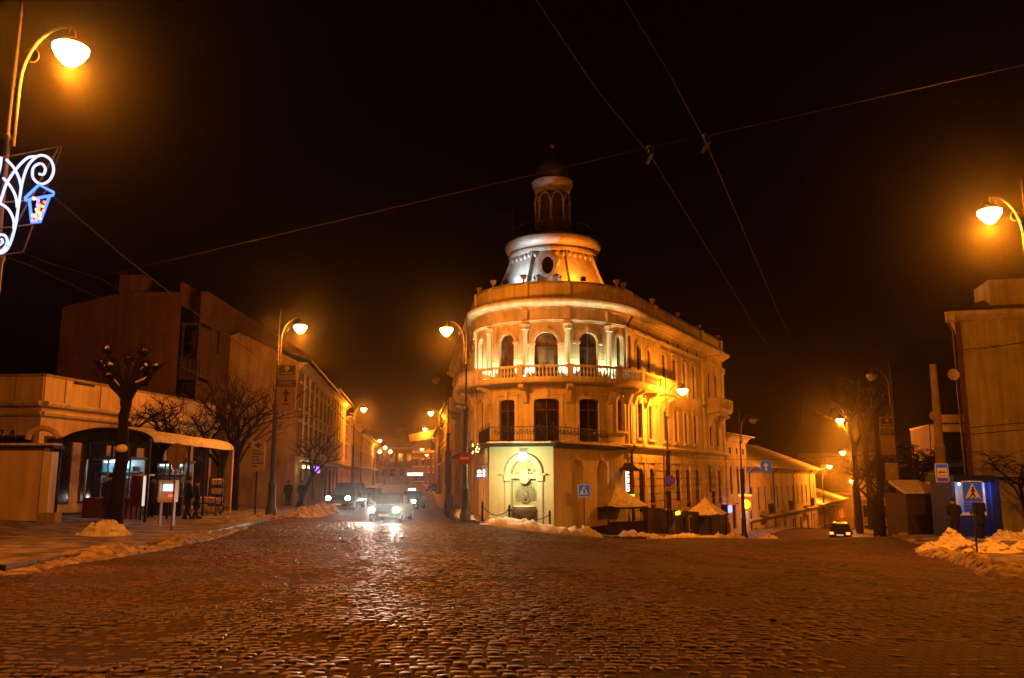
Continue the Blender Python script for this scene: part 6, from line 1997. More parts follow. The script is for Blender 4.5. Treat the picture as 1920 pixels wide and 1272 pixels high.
# no entry sign on the corner lamp
lp = LP[837]
c = Vector((lp.x - .03, lp.y - .22, ZV(859.5, lp.y)))
F = faceF(c)
t = thing('no_entry_sign', c - Vector((0, 0, .4)), 'round red no entry sign strapped to the corner lamp pole', 'road sign')
MB().prism([(.35 * math.cos(a), .35 * math.sin(a)) for a in np.linspace(0, 2 * PI, 25)[:-1]], F, 0, .02).build('plate', M_REDSIGN, t)
MB().pbox(F, -.25, .25, -.06, .06, .021, .025).build('white_bar', M_WHITESIGN, t)
MB().pbox(F, -.05, .05, -.1, .1, -.12, 0).build('strap', M_IRON, t)
# no stopping sign + plate on the right wing lamp
lp = LP[1280]
c = Vector((lp.x + .05, lp.y - .22, ZV(901, lp.y))); F = faceF(c)
t = thing('no_stopping_sign', c - Vector((0, 0, .5)), 'round blue no stopping sign with white arrow plate on a lamp pole', 'road sign')
MB().prism([(.35 * math.cos(a), .35 * math.sin(a)) for a in np.linspace(0, 2 * PI, 25)[:-1]], F, 0, .02).build('plate', M_REDSIGN, t)
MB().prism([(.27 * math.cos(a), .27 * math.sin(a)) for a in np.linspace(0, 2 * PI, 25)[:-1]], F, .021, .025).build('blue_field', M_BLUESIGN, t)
m = MB()
for sg in (-1, 1): m.prism([(-.2 - .025, sg * (-.2) + .025 * sg), (-.2 + .025, sg * (-.2) - .025 * sg), (.2 + .025, sg * .2 - .025 * sg), (.2 - .025, sg * .2 + .025 * sg)], F, .026 + .003 * (sg > 0), .029 + .003 * (sg > 0))
m.build('red_cross', M_REDSIGN, t)
MB().pbox(F, -.32, .32, -.68, -.42, 0, .02).build('arrow_plate', M_WHITESIGN, t)
m = MB()
for sg in (-1, 1):
    m.prism([(sg * .25, -.47), (sg * .2, -.47), (sg * .2, -.62), (sg * .25, -.62)], F, .021, .024)
for k in range(3): m.pbox(F, -.11 + .08 * k, -.06 + .08 * k, -.6, -.52, .021, .024)
m.build('plate_print', M_PRINT, t)
MB().pbox(F, -.05, .05, -.6, .1, -.12, 0).build('strap', M_IRON, t)
# one way sign hung over the right street
c = P(1436, 875, 62); F = faceF(c)
t = thing('one_way_sign', c - Vector((0, 0, .4)), 'square blue one way arrow sign hung on a span wire', 'road sign')
MB().prism(rounded(.42, .42, .05), F, 0, .02).build('plate', M_WHITESIGN, t)
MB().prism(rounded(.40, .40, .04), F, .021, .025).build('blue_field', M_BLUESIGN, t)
MB().prism([(-.07, -.32), (.07, -.32), (.07, .02), (.2, .02), (0, .3), (-.2, .02), (-.07, .02)], F, .026, .03).build('white_arrow', M_WHITESIGN, t)
MB().tube([Vector(FT(9, 3.0, .1)), c + Vector((0, .05, .48)), P(1690, 850, 56)], .012, 4).build('span_wire', M_IRON, t)
MB().tube([c + Vector((-.2, .02, .4)), c + Vector((-.2, .04, .5))], .012, 4).build('hanger', M_IRON, t); MB().tube([c + Vector((.2, .02, .4)), c + Vector((.2, .04, .5))], .012, 4).build('hanger', M_IRON, t)
# round sign seen from behind, on the left
x, Y = XU(333, 29, 3), 29.0
g = gz(x, Y); zc_ = ZV(851, Y)
t = thing('round_sign', (x, Y, g), 'round road sign seen from its grey back on the left pavement', 'road sign')
F = faceF((x, Y, zc_))
MB().prism([(.36 * math.cos(a), .36 * math.sin(a)) for a in np.linspace(0, 2 * PI, 29)[:-1]], F, -.02, .0).build('plate', mat('sign_back_brown', (.20, .13, .09), .6), t)
MB().tube([(x, Y - .03, zc_ + .34), (x, Y - .03, g - .2)], .032, 8).build('pole', mat('rusty_pole', (.16, .08, .05), .7), t, smooth=True)
for sg in (-.15, .15): MB().pbox(F, sg - .03, sg + .03, -.36, -.3, 0, .05).build('clip', M_SIGNBACK, t)
MB().prism([(.1, -.55), (-.1, -.55), (-.16, -.34), (.16, -.34)], F, -.018, 0).build('lower_plate', mat('sign_back_brown', (.2, .13, .09), .6), t)
# pharmacy board
c = P(483, 854, 43.5); F = faceF(c); g = gz(c.x, 43.5)
t = thing('pharmacy_board', (c.x, 43.5, g), 'upright pale board with a dark cross and text lines beside the arrow sign', 'sign')
MB().pbox(F, -.36, .36, -.74, .74, -.06, 0).build('panel', M_PAPER, t)
m = MB(); m.pbox(F, -.05, .05, .38, .66, 0, .01); m.pbox(F, -.16, -.05, .47, .57, 0, .01); m.pbox(F, .05, .16, .47, .57, 0, .01); m.build('cross', M_PRINT, t)
m = MB()
for k in range(6):
    z = .2 - .16 * k; xx = -.3
    while xx < .1 + .18 * ((k * 7) % 3 == 1) - .1 * (k == 5):
        w_ = rnd.uniform(.03, .06); m.pbox(F, xx, xx + w_, z, z + .07, 0, .008); xx += w_ + .018
m.build('text_lines', M_PRINT, t)
MB().pbox(F, -.3, .3, -.86, -.78, -.05, 0).build('lower_strip', M_PAPER, t)
MB().tube([(c.x, 43.53, c.z - .8), (c.x, 43.53, g - .1)], .05, 6).build('post', M_IRON, t)
# advert column panel on the left lamp, and its twin on the right
def advert(u0, u1, v0, v1, Y, label, arrow, px):
    a = P(u0, v0, Y); b = P(u1, v1, Y)
    w = (b.x - a.x) / 2; h = (a.z - b.z) / 2
    c = Vector(((a.x + b.x) / 2, Y, (a.z + b.z) / 2)); F = faceF(c)
    t = thing('advert_board', c - Vector((0, 0, h)), label, 'sign')
    MB().pbox(F, -w, w, -h, h, -.1, 0).build('panel', mat('advert_panel', (.30, .22, .16), .55, (.24, .17, .12)), t)
    MB().pbox(F, -w * .82, w * .82, h * .52, h * .94, 0, .012).build('dark_field', mat('advert_dark', (.05, .035, .03), .5), t)
    MB().prism([(-w * .3, h * .82), (-w * .15, h * .9), (w * .15, h * .9), (w * .3, h * .82), (0, h * .68)], F, .013, .02).build('gem_emblem', M_PAPER, t)
    m = MB(); xx = -w * .65
    while xx < w * .6: m.pbox(F, xx, xx + .05, h * .57, h * .63, .013, .018); xx += .075
    m.build('lettering', M_PAPER, t)
    MB().pbox(F, -w, w, h * .02, h * .3, 0, .012).build('dark_field', mat('advert_dark', (.05, .035, .03), .5), t)
    m = MB()
    for k in range(4):
        xx = -w * .8
        while xx < w * (.75 - .2 * (k % 2)): m.pbox(F, xx, xx + .05, h * (.08 + .055 * k), h * (.105 + .055 * k), .013, .018); xx += .07
    m.build('text_lines', M_PAPER, t)
    MB().pbox(F, -w, w, -h, 0, 0, .008).build('pale_field', mat('advert_pale', (.40, .27, .19), .6, (.33, .22, .15)), t)
    if arrow:
        MB().prism([(-w * .13, -h * .62), (w * .13, -h * .62), (w * .13, -h * .28), (w * .42, -h * .32), (0, -h * .06), (-w * .42, -h * .32), (-w * .13, -h * .28)], F, .009, .016).build('up_arrow', M_PRINT, t)
        m = MB()
        for k in range(4): m.pbox(F, -.17 + .09 * k, -.11 + .09 * k, -h * .76, -h * .68, .009, .015)
        m.build('text_line', M_PRINT, t)
    for z in (-h * .8, h * .8): MB().tube([F(0, z, -.06), (px, Y, c.z + z)], .03, 5).build('bracket', M_IRON, t)
    return t
advert(521, 553, 683, 770, 44.9, 'dark advert panel with gem emblem and up arrow on the lamp post', True, LP[563].x)
AP = Vector((XU(1652, 50), 50.0, 0)); AP.z = gz(AP.x, 50)
advert(1649, 1680, 782, 853, 49.8, 'faded advert panel with gem emblem on the brown pole', False, AP.x)
t = thing('advert_pole', AP, 'brown wooden pole carrying the faded advert panel', 'pole')
MB().lathe([(.2, -.3), (.17, 3), (.13, ZV(778, 50) - AP.z)], AP, 10).build('shaft', M_BARK, t, smooth=True)
c = P(1672, 884, 51); F = faceF(c)
t = thing('white_notice', c - Vector((0, 0, .5)), 'white square notice fixed to the unlit lamp pole', 'sign')
MB().pbox(F, -.38, .38, -.5, .5, 0, .03).build('panel', M_PAPER, t); MB().pbox(F, -.15, .15, -.1, .18, .031, .036).build('picture', M_OLIVE, t)
MB().tube([c, (LP[1635].x, LP[1635].y, c.z)], .025, 5).build('bracket', M_IRON, t)
c = P(1675, 985, 71) + Vector((0, 0, .6)); F = faceF((c.x, 68.0, c.z))
t = thing('framed_notice', (c.x, 68.0, c.z - 1), 'framed notice board in front of the shadowed house', 'notice board')
MB().pbox(F, -.85, .85, -1.25, 1.25, -.05, 0).build('frame', M_WOOD, t); MB().pbox(F, -.72, .72, -1.1, 1.1, 0, .02).build('sheet', M_PAPER, t)
m = MB()
for k in range(5): m.pbox(F, -.55, .5, .8 - .35 * k, .95 - .35 * k, .021, .026)
m.build('printed_lines', M_PRINT, t)
for sg in (-.7, .7): MB().tube([F(sg, -1.2, -.03), (c.x + sg, 68.03, gz(c.x, 68))], .05, 5).build('leg', M_WOOD, t)
# blue ad on the second corner lamp
lp = LP[817]
c = Vector((lp.x, lp.y - .3, ZV(880, lp.y))); F = faceF(c)
t = thing('blue_banner', c - Vector((0, 0, 1.4)), 'narrow blue banner on the unlit lamp by the corner building', 'banner')
MB().pbox(F, -.22, .3, -1.3, 1.6, 0, .03).build('cloth', mat('faded_blue', (.04, .06, .22), .6), t); MB().pbox(F, -.03, .03, -.05, .05, -.2, 0).build('bracket', M_IRON, t)
# black bollards up the left street kerb
for x, y in ((-3.9, 52.5), (-3.55, 50.2), (-4.3, 55.5)):
    z = gz(x, y) + .1
    b = thing('kerb_bollard', (x, y, z), 'slim black kerb bollard behind the no entry sign lamp', 'bollard', 'kerb bollards up the left street')
    MB().lathe([(.1, -.1), (.1, .12), (.07, .2), (.07, 1.15), (.09, 1.2), (.05, 1.3), (0, 1.32)], (x, y, z), 10).build('post', M_IRON, b, smooth=True)

# ================================================================== CARS
def make_car(name, label, x, y, rz, paint, L=4.3, W=1.74, H=1.46, suv=0.0, front=True, lights_on=True, power=900, taxi=False, yellow=False):
    g = gz(x, y)
    t = bpy.data.objects.new(name, None); COL.objects.link(t); t.location = (x, y, g); t.rotation_euler = (0, 0, rz)
    tag(t, label, 'car', 'cars')
    # local: -y is the front
    hl, hw = L / 2, W / 2
    zb = .2 + .06 * suv; zbelt = .92 + .12 * suv
    st = [(-hl, .80, zb + .12, .60), (-hl + .08, .90, zb + .02, .68), (-hl + .35, .97, zb, .78), (-hl + 1.05, 1.0, zb, .88), (-.35, 1.0, zb, zbelt), (hl - 1.0, 1.0, zb, zbelt + .02), (hl - .3, .96, zb, zbelt), (hl - .06, .9, zb + .05, zbelt - .1), (hl, .82, zb + .15, zbelt - .2)]
    st = [(a, b, c, d + (.1 * suv if d < .9 else 0)) for a, b, c, d in st]
    vs = []; fs = []
    for yy, k, z0, z1 in st:
        w = hw * k
        vs += [(-w * .9, yy, z0), (-w, yy, z0 + .16), (-w, yy, z1 - .2), (-w * .93, yy, z1 - .03), (-w * .8, yy, z1), (w * .8, yy, z1), (w * .93, yy, z1 - .03), (w, yy, z1 - .2), (w, yy, z0 + .16), (w * .9, yy, z0)]
    for i in range(len(st) - 1):
        for j in range(10): fs.append((i * 10 + j, i * 10 + (j + 1) % 10, (i + 1) * 10 + (j + 1) % 10, (i + 1) * 10 + j))
    fs += [tuple(range(10)), tuple(reversed(range((len(st) - 1) * 10, len(st) * 10)))]
    m = MB(); m.v = vs; m.f = fs; m.build('body', paint, t, smooth=True)
    # greenhouse
    f0, r0 = -hl + 1.15, hl - (.55 if not suv else .12); f1, r1 = -hl + 1.95, hl - (1.05 if not suv else .35)
    zc0, zc1 = zbelt - .06, H
    ring0 = [(-hw * .88, f0), (hw * .88, f0), (hw * .9, r0), (-hw * .9, r0)]; ring1 = [(-hw * .68, f1), (hw * .68, f1), (hw * .7, r1), (-hw * .7, r1)]
    vs = [(a, b, zc0) for a, b in ring0] + [(a, b, zc1 - .05) for a, b in ring1] + [(a * .9, b * .92 + .02, zc1) for a, b in ring1]
    m = MB().add(vs, [(i, (i + 1) % 4, 4 + (i + 1) % 4, 4 + i) for i in range(4)] + [(4 + i, 4 + (i + 1) % 4, 8 + (i + 1) % 4, 8 + i) for i in range(4)] + [(8, 9, 10, 11)])
    m.build('cabin', paint, t)
    def glass(i, nm, ins=.1, lo=.12, hi=.1):
        a, b = Vector(vs[i]), Vector(vs[(i + 1) % 4]); c, d = Vector(vs[4 + (i + 1) % 4]), Vector(vs[4 + i])
        n = (b - a).cross(d - a).normalized()
        if n.dot((a + b) / 2 - Vector((0, 0, zc0))) < 0: n = -n
        def q(s, f): return a.lerp(b, s).lerp(d.lerp(c, s), f) + n * .012
        MB().quad(q(ins, lo), q(1 - ins, lo), q(1 - ins, 1 - hi), q(ins, 1 - hi)).build(nm, M_PANE, t)
    glass(0, 'windscreen', .05, .1, .05); glass(2, 'rear_window', .07)
    glass(1, 'side_window', .14); glass(3, 'side_window', .14)
    for sx in (-1, 1):
        for yy in (-hl + .82, hl - .85):
            R = .31 + .05 * suv
            o = MB(); o.lathe([(.12, -.1), (R * .97, -.1), (R, -.06), (R, .06), (R * .97, .1), (.12, .1)], (0, 0, 0), 18)
            o.v = [(z, y_, x_) for x_, y_, z in o.v]
            o.v = [(a + sx * (hw - .1), b + yy, c + R) for a, b, c in o.v]
            w_ = o.build('wheel', M_BLACK, t, smooth=True)
            o = MB(); o.lathe([(0, 0), (R * .62, .0), (R * .62, .03), (0, .03)], (0, 0, 0), 12)
            o.v = [(z, y_, x_) for x_, y_, z in o.v]; o.v = [(a + sx * (hw - .005), b + yy, c + R) for a, b, c in o.v]
            o.build('rim', M_SIGNBACK, w_)
        MB().ball((sx * (hw + .08), -hl + 1.45, zbelt + .06), .09, .07, .07, 8, 5).build('mirror', paint, t, smooth=True)
        hz = .66 + .14 * suv
        wl = thing_local('headlight', t)
        col = (1, .96, .86) if not yellow else (1, .93, .55)
        o = MB(); o.ball((0, 0, 0), .17, .06, .13, 12, 7)
        o.v = [(a + sx * hw * .72, b - hl + .02, c + hz) for a, b, c in o.v]
        o.build('headlight', emit('headlamp_on' if lights_on else 'headlamp_off', col if lights_on else (0, 0, 0), 55 if lights_on else 0, (.5, .5, .5)), t, smooth=True)
        if lights_on and power:
            l = bpy.data.lights.new('headlight_beam', 'SPOT'); l.energy = power; l.color = (1, .93, .78); l.spot_size = math.radians(46); l.spot_blend = 1.0; l.shadow_soft_size = .09
            lo = bpy.data.objects.new('headlight_beam', l); COL.objects.link(lo); lo.parent = t; lo.location = (sx * hw * .72, -hl - .1, hz)
            lo.rotation_euler = Vector((sx * .05, -1, -.04)).to_track_quat('-Z', 'Y').to_euler()
        o = MB(); o.box(sx * hw * .72 - .14, sx * hw * .72 + .14, hl - .06, hl + .012, .68 + .1 * suv, .86 + .1 * suv)
        o.build('tail_light', emit('tail_on', (1, .10, .015), 11, (.3, .01, .01)) if not front else mat('tail_off', (.25, .01, .01), .3), t)
    MB().box(-.45, .45, -hl - .012, -hl + .05, .42, .60).build('grille', M_BLACK, t)
    MB().box(-hw * .8, hw * .8, -hl - .03, -hl + .1, zb + .1, zb + .22).build('bumper', M_BLACK, t)
    MB().box(-.26, .26, -hl - .04, -hl - .03, .34, .45).build('number_plate', M_WHITESIGN, t)
    MB().box(-.26, .26, hl + .0, hl + .012, .62, .73).build('number_plate', emit('plate_lit', (1, .7, .4), .5, (.6, .6, .6)) if not front else M_WHITESIGN, t)
    if taxi:
        MB().box(-.28, .28, -.12, .06, H, H + .16).build('roof_light', emit('roof_sign', (.62, .75, 1), 4), t)
    return t
def thing_local(n, t): return None
M_CAR1 = mat('dark_grey_paint', (.035, .035, .038), .3, (.03, .03, .032), coat=.6)
M_CAR2 = mat('black_paint', (.012, .012, .013), .25, coat=.7)
M_CAR3 = mat('dirty_silver_paint', (.12, .12, .12), .35, (.09, .09, .09), coat=.5)
make_car('moving_car', 'dark hatchback with glaring headlights rolling towards the crossing', XU(735, 45.2), 45.2, math.radians(-3), M_CAR1, yellow=False, power=2300)
make_car('waiting_car', 'dark jeep with round white headlights at the left kerb', XU(651, 57.5), 57.5, math.radians(-5), M_CAR2, L=4.4, W=1.8, H=1.78, suv=1.0, power=420)
make_car('taxi', 'taxi with a lit roof sign behind the hatchback', XU(772, 68.0), 68.0, math.radians(-6), M_CAR3, taxi=True, power=220)
make_car('parked_car', 'unlit silver car queued behind the jeep', XU(692, 71), 71, math.radians(-6), M_CAR3, lights_on=False, H=1.6, suv=.4)
make_car('departing_car', 'dark estate car with red tail lights heading down the right street', XU(1573, 71.5), 71.5, math.radians(180 - 24), M_CAR2, front=False, power=500, suv=.5, H=1.62)
make_car('snowbound_car', 'dark car parked far along the right side of the hazy street', XU(812, 150), 150, math.radians(-6), M_CAR2, lights_on=False)

# ================================================================== PEOPLE
def person(x, y, rz, h, label, coat=None, walk=.12, hat=True, arms=0.0, bag=False, lift=.13):
    coat = coat or M_CLOTH
    g = gz(x, y) + lift
    t = bpy.data.objects.new('person', None); COL.objects.link(t); t.location = (x, y, g); t.rotation_euler = (0, 0, rz)
    t.scale = (h / 1.75,) * 3
    tag(t, label, 'person', 'people on the pavements')
    J = {'pel': (0, 0, .95), 'che': (0, 0, 1.28), 'nek': (0, -.01, 1.48), 'hd0': (0, -.02, 1.58), 'hd1': (0, -.02, 1.70)}
    R = {'pel': .16, 'che': .17, 'nek': .065, 'hd0': .088, 'hd1': .085}
    E = [('pel', 'che'), ('che', 'nek'), ('nek', 'hd0'), ('hd0', 'hd1')]
    for s, n in ((-1, 'l'), (1, 'r')):
        st = walk * s
        J.update({n + 'hp': (s * .1, 0, .88), n + 'kn': (s * .105, -st * .5 - .03, .49), n + 'an': (s * .11, st * .9, .09), n + 'to': (s * .125, st * .9 - .16, .045),
                  n + 'sh': (s * .2, 0, 1.41), n + 'el': (s * .26, st * .5 + .03, 1.14), n + 'wr': (s * (.25 - .1 * arms), st * .7 - .06 - .25 * arms, .90 + .2 * arms), n + 'hn': (s * (.24 - .14 * arms), st * .7 - .1 - .32 * arms, .81 + .25 * arms)})
        R.update({n + 'hp': .105, n + 'kn': .068, n + 'an': .05, n + 'to': .042, n + 'sh': .075, n + 'el': .058, n + 'wr': .042, n + 'hn': .04})
        E += [('pel', n + 'hp'), (n + 'hp', n + 'kn'), (n + 'kn', n + 'an'), (n + 'an', n + 'to'), ('che', n + 'sh'), (n + 'sh', n + 'el'), (n + 'el', n + 'wr'), (n + 'wr', n + 'hn')]
    K = list(J)
    me = bpy.data.meshes.new('body')
    me.from_pydata([J[k] for k in K], [(K.index(a), K.index(b)) for a, b in E], [])
    o = bpy.data.objects.new('body', me); COL.objects.link(o)
    sk = o.modifiers.new('skin', 'SKIN'); sk.use_smooth_shade = True
    for i, k in enumerate(K):
        me.skin_vertices[0].data[i].radius = (R[k], R[k])
    me.skin_vertices[0].data[0].use_root = True
    sub = o.modifiers.new('sub', 'SUBSURF'); sub.levels = 1; sub.render_levels = 1
    dg = bpy.context.evaluated_depsgraph_get()
    nm = bpy.data.meshes.new_from_object(o.evaluated_get(dg))
    bpy.data.objects.remove(o)
    nm.materials.clear(); nm.materials.append(M_JEANS); nm.materials.append(M_SKIN)
    for p in nm.polygons:
        if p.center.z > 1.5 or (p.center.z < .92 and p.center.z > .7 and abs(p.center.x) > .17): p.material_index = 1
        p.use_smooth = True
    b = bpy.data.objects.new('body', nm); COL.objects.link(b); b.parent = t
    # coat: shell round trunk, skirt to the knee, sleeves
    m = MB()
    pr = [(.20, .60, .17), (.205, .8, .165), (.19, 1.0, .15), (.20, 1.2, .155), (.225, 1.36, .15), (.17, 1.46, .12), (.08, 1.52, .085)]
    vs = []; fs = []
    for rx, z, ry in pr:
        for k in range(14):
            a = 2 * PI * k / 14
            vs.append((rx * math.cos(a), ry * math.sin(a), z))
    for i in range(len(pr) - 1):
        for k in range(14): fs.append((i * 14 + k, i * 14 + (k + 1) % 14, (i + 1) * 14 + (k + 1) % 14, (i + 1) * 14 + k))
    m.add(vs, fs)
    for n in 'lr': m.tube([J[n + 'sh'], J[n + 'el'], J[n + 'wr']], [.095, .078, .062], 9)
    m.build('coat', coat, t, smooth=True)
    # head: hair or hat, face
    m = MB(); m.ball((0, -.015, 1.70), .108, .118, .10, 12, 8); m.build('hat' if hat else 'hair', coat if hat else M_HAIR, t, smooth=True)
    if hat: MB().lathe([(.115, 1.655), (.118, 1.70), (.108, 1.705)], (0, -.015, 0), 14).build('hat_cuff', M_CLOTH2, t, smooth=True)
    m = MB(); m.ball((0, -.125, 1.62), .016, .025, .03, 6, 4)
    for s in (-1, 1): m.ball((s * .1, -.01, 1.62), .018, .025, .035, 6, 4)
    m.build('nose_and_ears', M_SKIN, t, smooth=True)
    m = MB()
    for s in (-1, 1): m.ball((s * .035, -.105, 1.65), .012, n=6, m=4)
    m.build('eyes', M_HAIR, t)
    for n, s in (('l', -1), ('r', 1)):
        h0 = Vector(J[n + 'hn'])
        m = MB()
        for k in range(4):
            p0 = h0 + Vector((s * .004, -.03 + .02 * k, -.01)); ln = (.07, .08, .075, .06)[k]
            m.tube([p0, p0 + Vector((-s * .012, 0, -ln * .55)), p0 + Vector((-s * .035, 0, -ln))], [.011, .010, .008], 5)
        m.tube([h0 + Vector((0, -.03, .03)), h0 + Vector((-s * .02, -.065, 0)), h0 + Vector((-s * .02, -.075, -.03))], [.012, .011, .009], 5)
        m.build('fingers', M_SKIN, t, smooth=True)
        a = Vector(J[n + 'an'])
        MB().ball((a.x, a.y - .07, .05), .055, .14, .055, 8, 6).build('shoe', M_BLACK, t, smooth=True)
    if bag:
        MB().box(.26, .34, -.2, .12, .45, .75).build('bag', M_CLOTH2, t)
    return t
person(XU(1789, 37.2), 37.2, math.radians(160), 1.72, 'person in a dark coat waiting at the blue kiosk counter', M_CLOTH2, .05, True, .6)
person(XU(1838, 36.6), 36.6, math.radians(200), 1.82, 'tall person in a black jacket with back turned to the street at the kiosk', M_CLOTH, .04, False, .8)
person(XU(350, 35.5), 35.5, math.radians(120), 1.74, 'person in a black coat walking beside the payment terminal', M_CLOTH, .14)
person(XU(366, 36.4), 36.4, math.radians(110), 1.62, 'shorter person in a brown coat next to the one in black', M_CLOTH2, .12, True, 0, True)
person(XU(550, 62), 60.5, math.radians(170), 1.76, 'stout person in a dark coat on the pavement before the ochre house', M_CLOTH, .1)
person(XU(571, 61), 60, math.radians(165), 1.74, 'slim person beside the stout one near the ochre house', M_CLOTH2, .1, False)
person(XU(203, 34.0), 34.0, math.radians(200), 1.78, 'person in a black hooded coat standing at the lit stall', M_CLOTH, .03)
person(XU(281, 37), 37, math.radians(40), 1.72, 'person in a dark coat in the arcade behind the red cabinet', M_CLOTH2, .08)

# ================================================================== TREES
def branch_tree(name, label, x, y, h, r, seed, levels=4, spread=.62, lean=(0, 0), droop=0.0, nb=3, lift=0.1, bole=.38):
    rg = random.Random(seed)
    g = gz(x, y) + lift - .15
    t = thing(name, (x, y, g), label, 'tree')
    top = Vector((x + lean[0], y + lean[1], g + h * bole))
    base = Vector((x, y, g))
    pts = [base.lerp(top, f) + Vector((rg.gauss(0, .05) * h * .1 * f, rg.gauss(0, .05) * h * .1 * f, 0)) for f in (0, .3, .65, 1)]
    MB().tube([pts[0] - Vector((0, 0, .1))] + pts, [r * 1.4, r * 1.15, r, r * .85, r * .75], 10).build('trunk', M_BARK, t, smooth=True)
    m = MB()
    def grow(p, d, ln, rad, lev):
        n = 3
        q = [p]
        dd = d.copy()
        for k in range(n):
            dd = (dd + Vector((rg.gauss(0, .16), rg.gauss(0, .16), rg.gauss(0, .1) + .05 - droop * (levels - lev) * .08))).normalized()
            q.append(q[-1] + dd * ln / n)
        m.tube(q, [rad, rad * .85, rad * .7, rad * .5], 5 if lev > 1 else 3, cap=False)
        if lev == 0: return
        for k in range(nb + (1 if lev == 1 else 0)):
            f = rg.uniform(.35, 1)
            i = min(2, int(f * 3)); pp = q[i].lerp(q[i + 1], f * 3 - i)
            a = rg.uniform(0, 2 * PI)
            side = Vector((math.cos(a), math.sin(a), rg.uniform(-.2, .5)))
            grow(pp, (dd * (1 - spread) + side * spread).normalized(), ln * rg.uniform(.55, .8), rad * .55, lev - 1)
    for k in range(nb + 1):
        a = 2 * PI * k / (nb + 1) + rg.uniform(-.4, .4)
        grow(pts[-1] - Vector((0, 0, rg.uniform(0, .12) * h)), Vector((math.cos(a) * spread, math.sin(a) * spread, 1 - spread * .4)).normalized(), h * .27, r * .55, levels)
    m.build('crown', M_BARK, t)
    return t
# pollarded tree by the left kerb
x, Y = XU(216, 27.2), 27.2
g = gz(x, Y)
pt = thing('pollarded_tree', (x, Y, g), 'pollarded street tree with knobbly snow-tipped stumps on the left', 'tree')
def PT(u, v, dy=0): return P(u, v, Y + dy)
tp_ = [Vector((x, Y, g - .2)), PT(217, 960), PT(223, 900), PT(230, 850), PT(231, 790), PT(237, 748)]
tq, tr_ = [], []
for k in range(26):
    f = k / 25 * 5; i = min(4, int(f)); q = tp_[i].lerp(tp_[i + 1], f - i)
    tq.append(q + Vector((rnd.gauss(0, .012), rnd.gauss(0, .012), 0))); tr_.append(float(np.interp(f, range(6), [.28, .23, .21, .21, .16, .18])) * rnd.uniform(.9, 1.12))
MB().tube(tq, tr_, 11).build('trunk', M_BARK, pt, smooth=True)
LIMBS = [[(236, 752), (222, 730), (207, 712), (196, 694), (187, 684)], [(236, 750), (228, 722), (220, 700), (219, 678), (204, 668), (201, 658)], [(238, 748), (238, 720), (240, 698), (243, 676)],
         [(240, 750), (255, 724), (275, 715), (286, 700), (291, 690)], [(240, 748), (250, 716), (254, 690), (264, 672), (271, 662)], [(238, 750), (247, 728), (262, 700), (272, 690)], [(236, 752), (226, 738), (210, 724), (203, 708)], [(222, 700), (212, 690), (206, 688)]]
for i, l in enumerate(LIMBS):
    dy = (i % 3 - 1) * .35
    pp = [PT(u, v, dy * k / (len(l) - 1)) for k, (u, v) in enumerate(l)]
    n = len(pp)
    lo = MB().tube(pp, [.12 - .075 * k / n for k in range(n)], 8).build('limb', M_BARK, pt, smooth=True)
    m = MB(); e_ = pp[-1]
    for k in range(7): chunk(m, e_ + Vector((rnd.gauss(0, .07), rnd.gauss(0, .07), rnd.gauss(0, .06))), rnd.uniform(.05, .09), rnd)
    for k in range(16):
        d_ = Vector((rnd.gauss(0, 1), rnd.gauss(0, 1), rnd.uniform(-.1, 1.2))).normalized()
        m.tube([e_, e_ + d_ * .15, e_ + d_ * rnd.uniform(.25, .5) + Vector((0, 0, .06))], [.02, .011, .005], 4)
    m.build('knuckle', M_BARK, lo, smooth=True)
    m = MB(); chunk(m, e_ + Vector((0, 0, .09)), .075, rnd)
    q = pp[-2]; m.tube([q + Vector((0, 0, .1)), (q + e_) / 2 + Vector((0, 0, .11)), e_ + Vector((0, 0, .09))], [.02, .04, .03], 6)
    if i in (3, 0, 4): m.tube([pp[1] + Vector((0, 0, .1)), pp[2] + Vector((0, 0, .11))], [.05, .05], 6)
    m.build('snow_cap', M_SNOW, lo, smooth=True)
m = MB(); q = PT(231, 842); m.ball(q + Vector((.05, -.2, 0)), .2, .14, .14, 9, 6); m.build('burl_snow', M_SNOW, pt, smooth=True)
branch_tree('bare_tree', 'bushy bare tree behind the snowy arcade roof', -16.4, 47.5, 9.5, .22, 3, 4, .6)
branch_tree('bare_tree', 'tall bare tree in front of the tall dark house', -17.2, 52.5, 11.0, .2, 8, 3, .5)
branch_tree('bare_tree', 'thin bare tree close behind the arrow sign lamp', -16.5, 50.5, 10.0, .15, 12, 3, .5)
branch_tree('bare_tree', 'dark leaning tree with one long bough beside the ochre house', -14.6, 57.5, 6.5, .15, 21, 3, .62, (1.0, 0))
branch_tree('bare_tree', 'dark bare tree at the edge of the corner shop', -18.6, 44.0, 8.0, .24, 33, 4, .6)
branch_tree('street_tree', 'bare street tree whose trunk is lit white low down beside the departing car', XU(1608, 78), 78, 13, .28, 41, 3, .4, bole=.66)
branch_tree('street_tree', 'thick dark street tree trunk with bare twigs near the red tail lights', XU(1630, 84), 84, 14, .30, 43, 3, .4, bole=.66)
branch_tree('street_tree', 'twisted bare tree between the advert pole and the concrete pole', XU(1712, 54), 54, 8.5, .3, 47, 4, .68, (.3, 0), .3, 4)
branch_tree('street_tree', 'drooping bare tree lit orange before the pale plain house', XU(1738, 57), 57, 7.5, .22, 52, 4, .75, (0, 0), .9, 4)
branch_tree('street_tree', 'bare tree throwing twigs over the framed notice', XU(1640, 60), 60, 8.5, .22, 57, 4, .65)
branch_tree('weeping_tree', 'drooping bare tree against the olive block wall', XU(1930, 47), 47, 7.6, .11, 61, 3, .7, (-.4, 0), 1.1, 4)
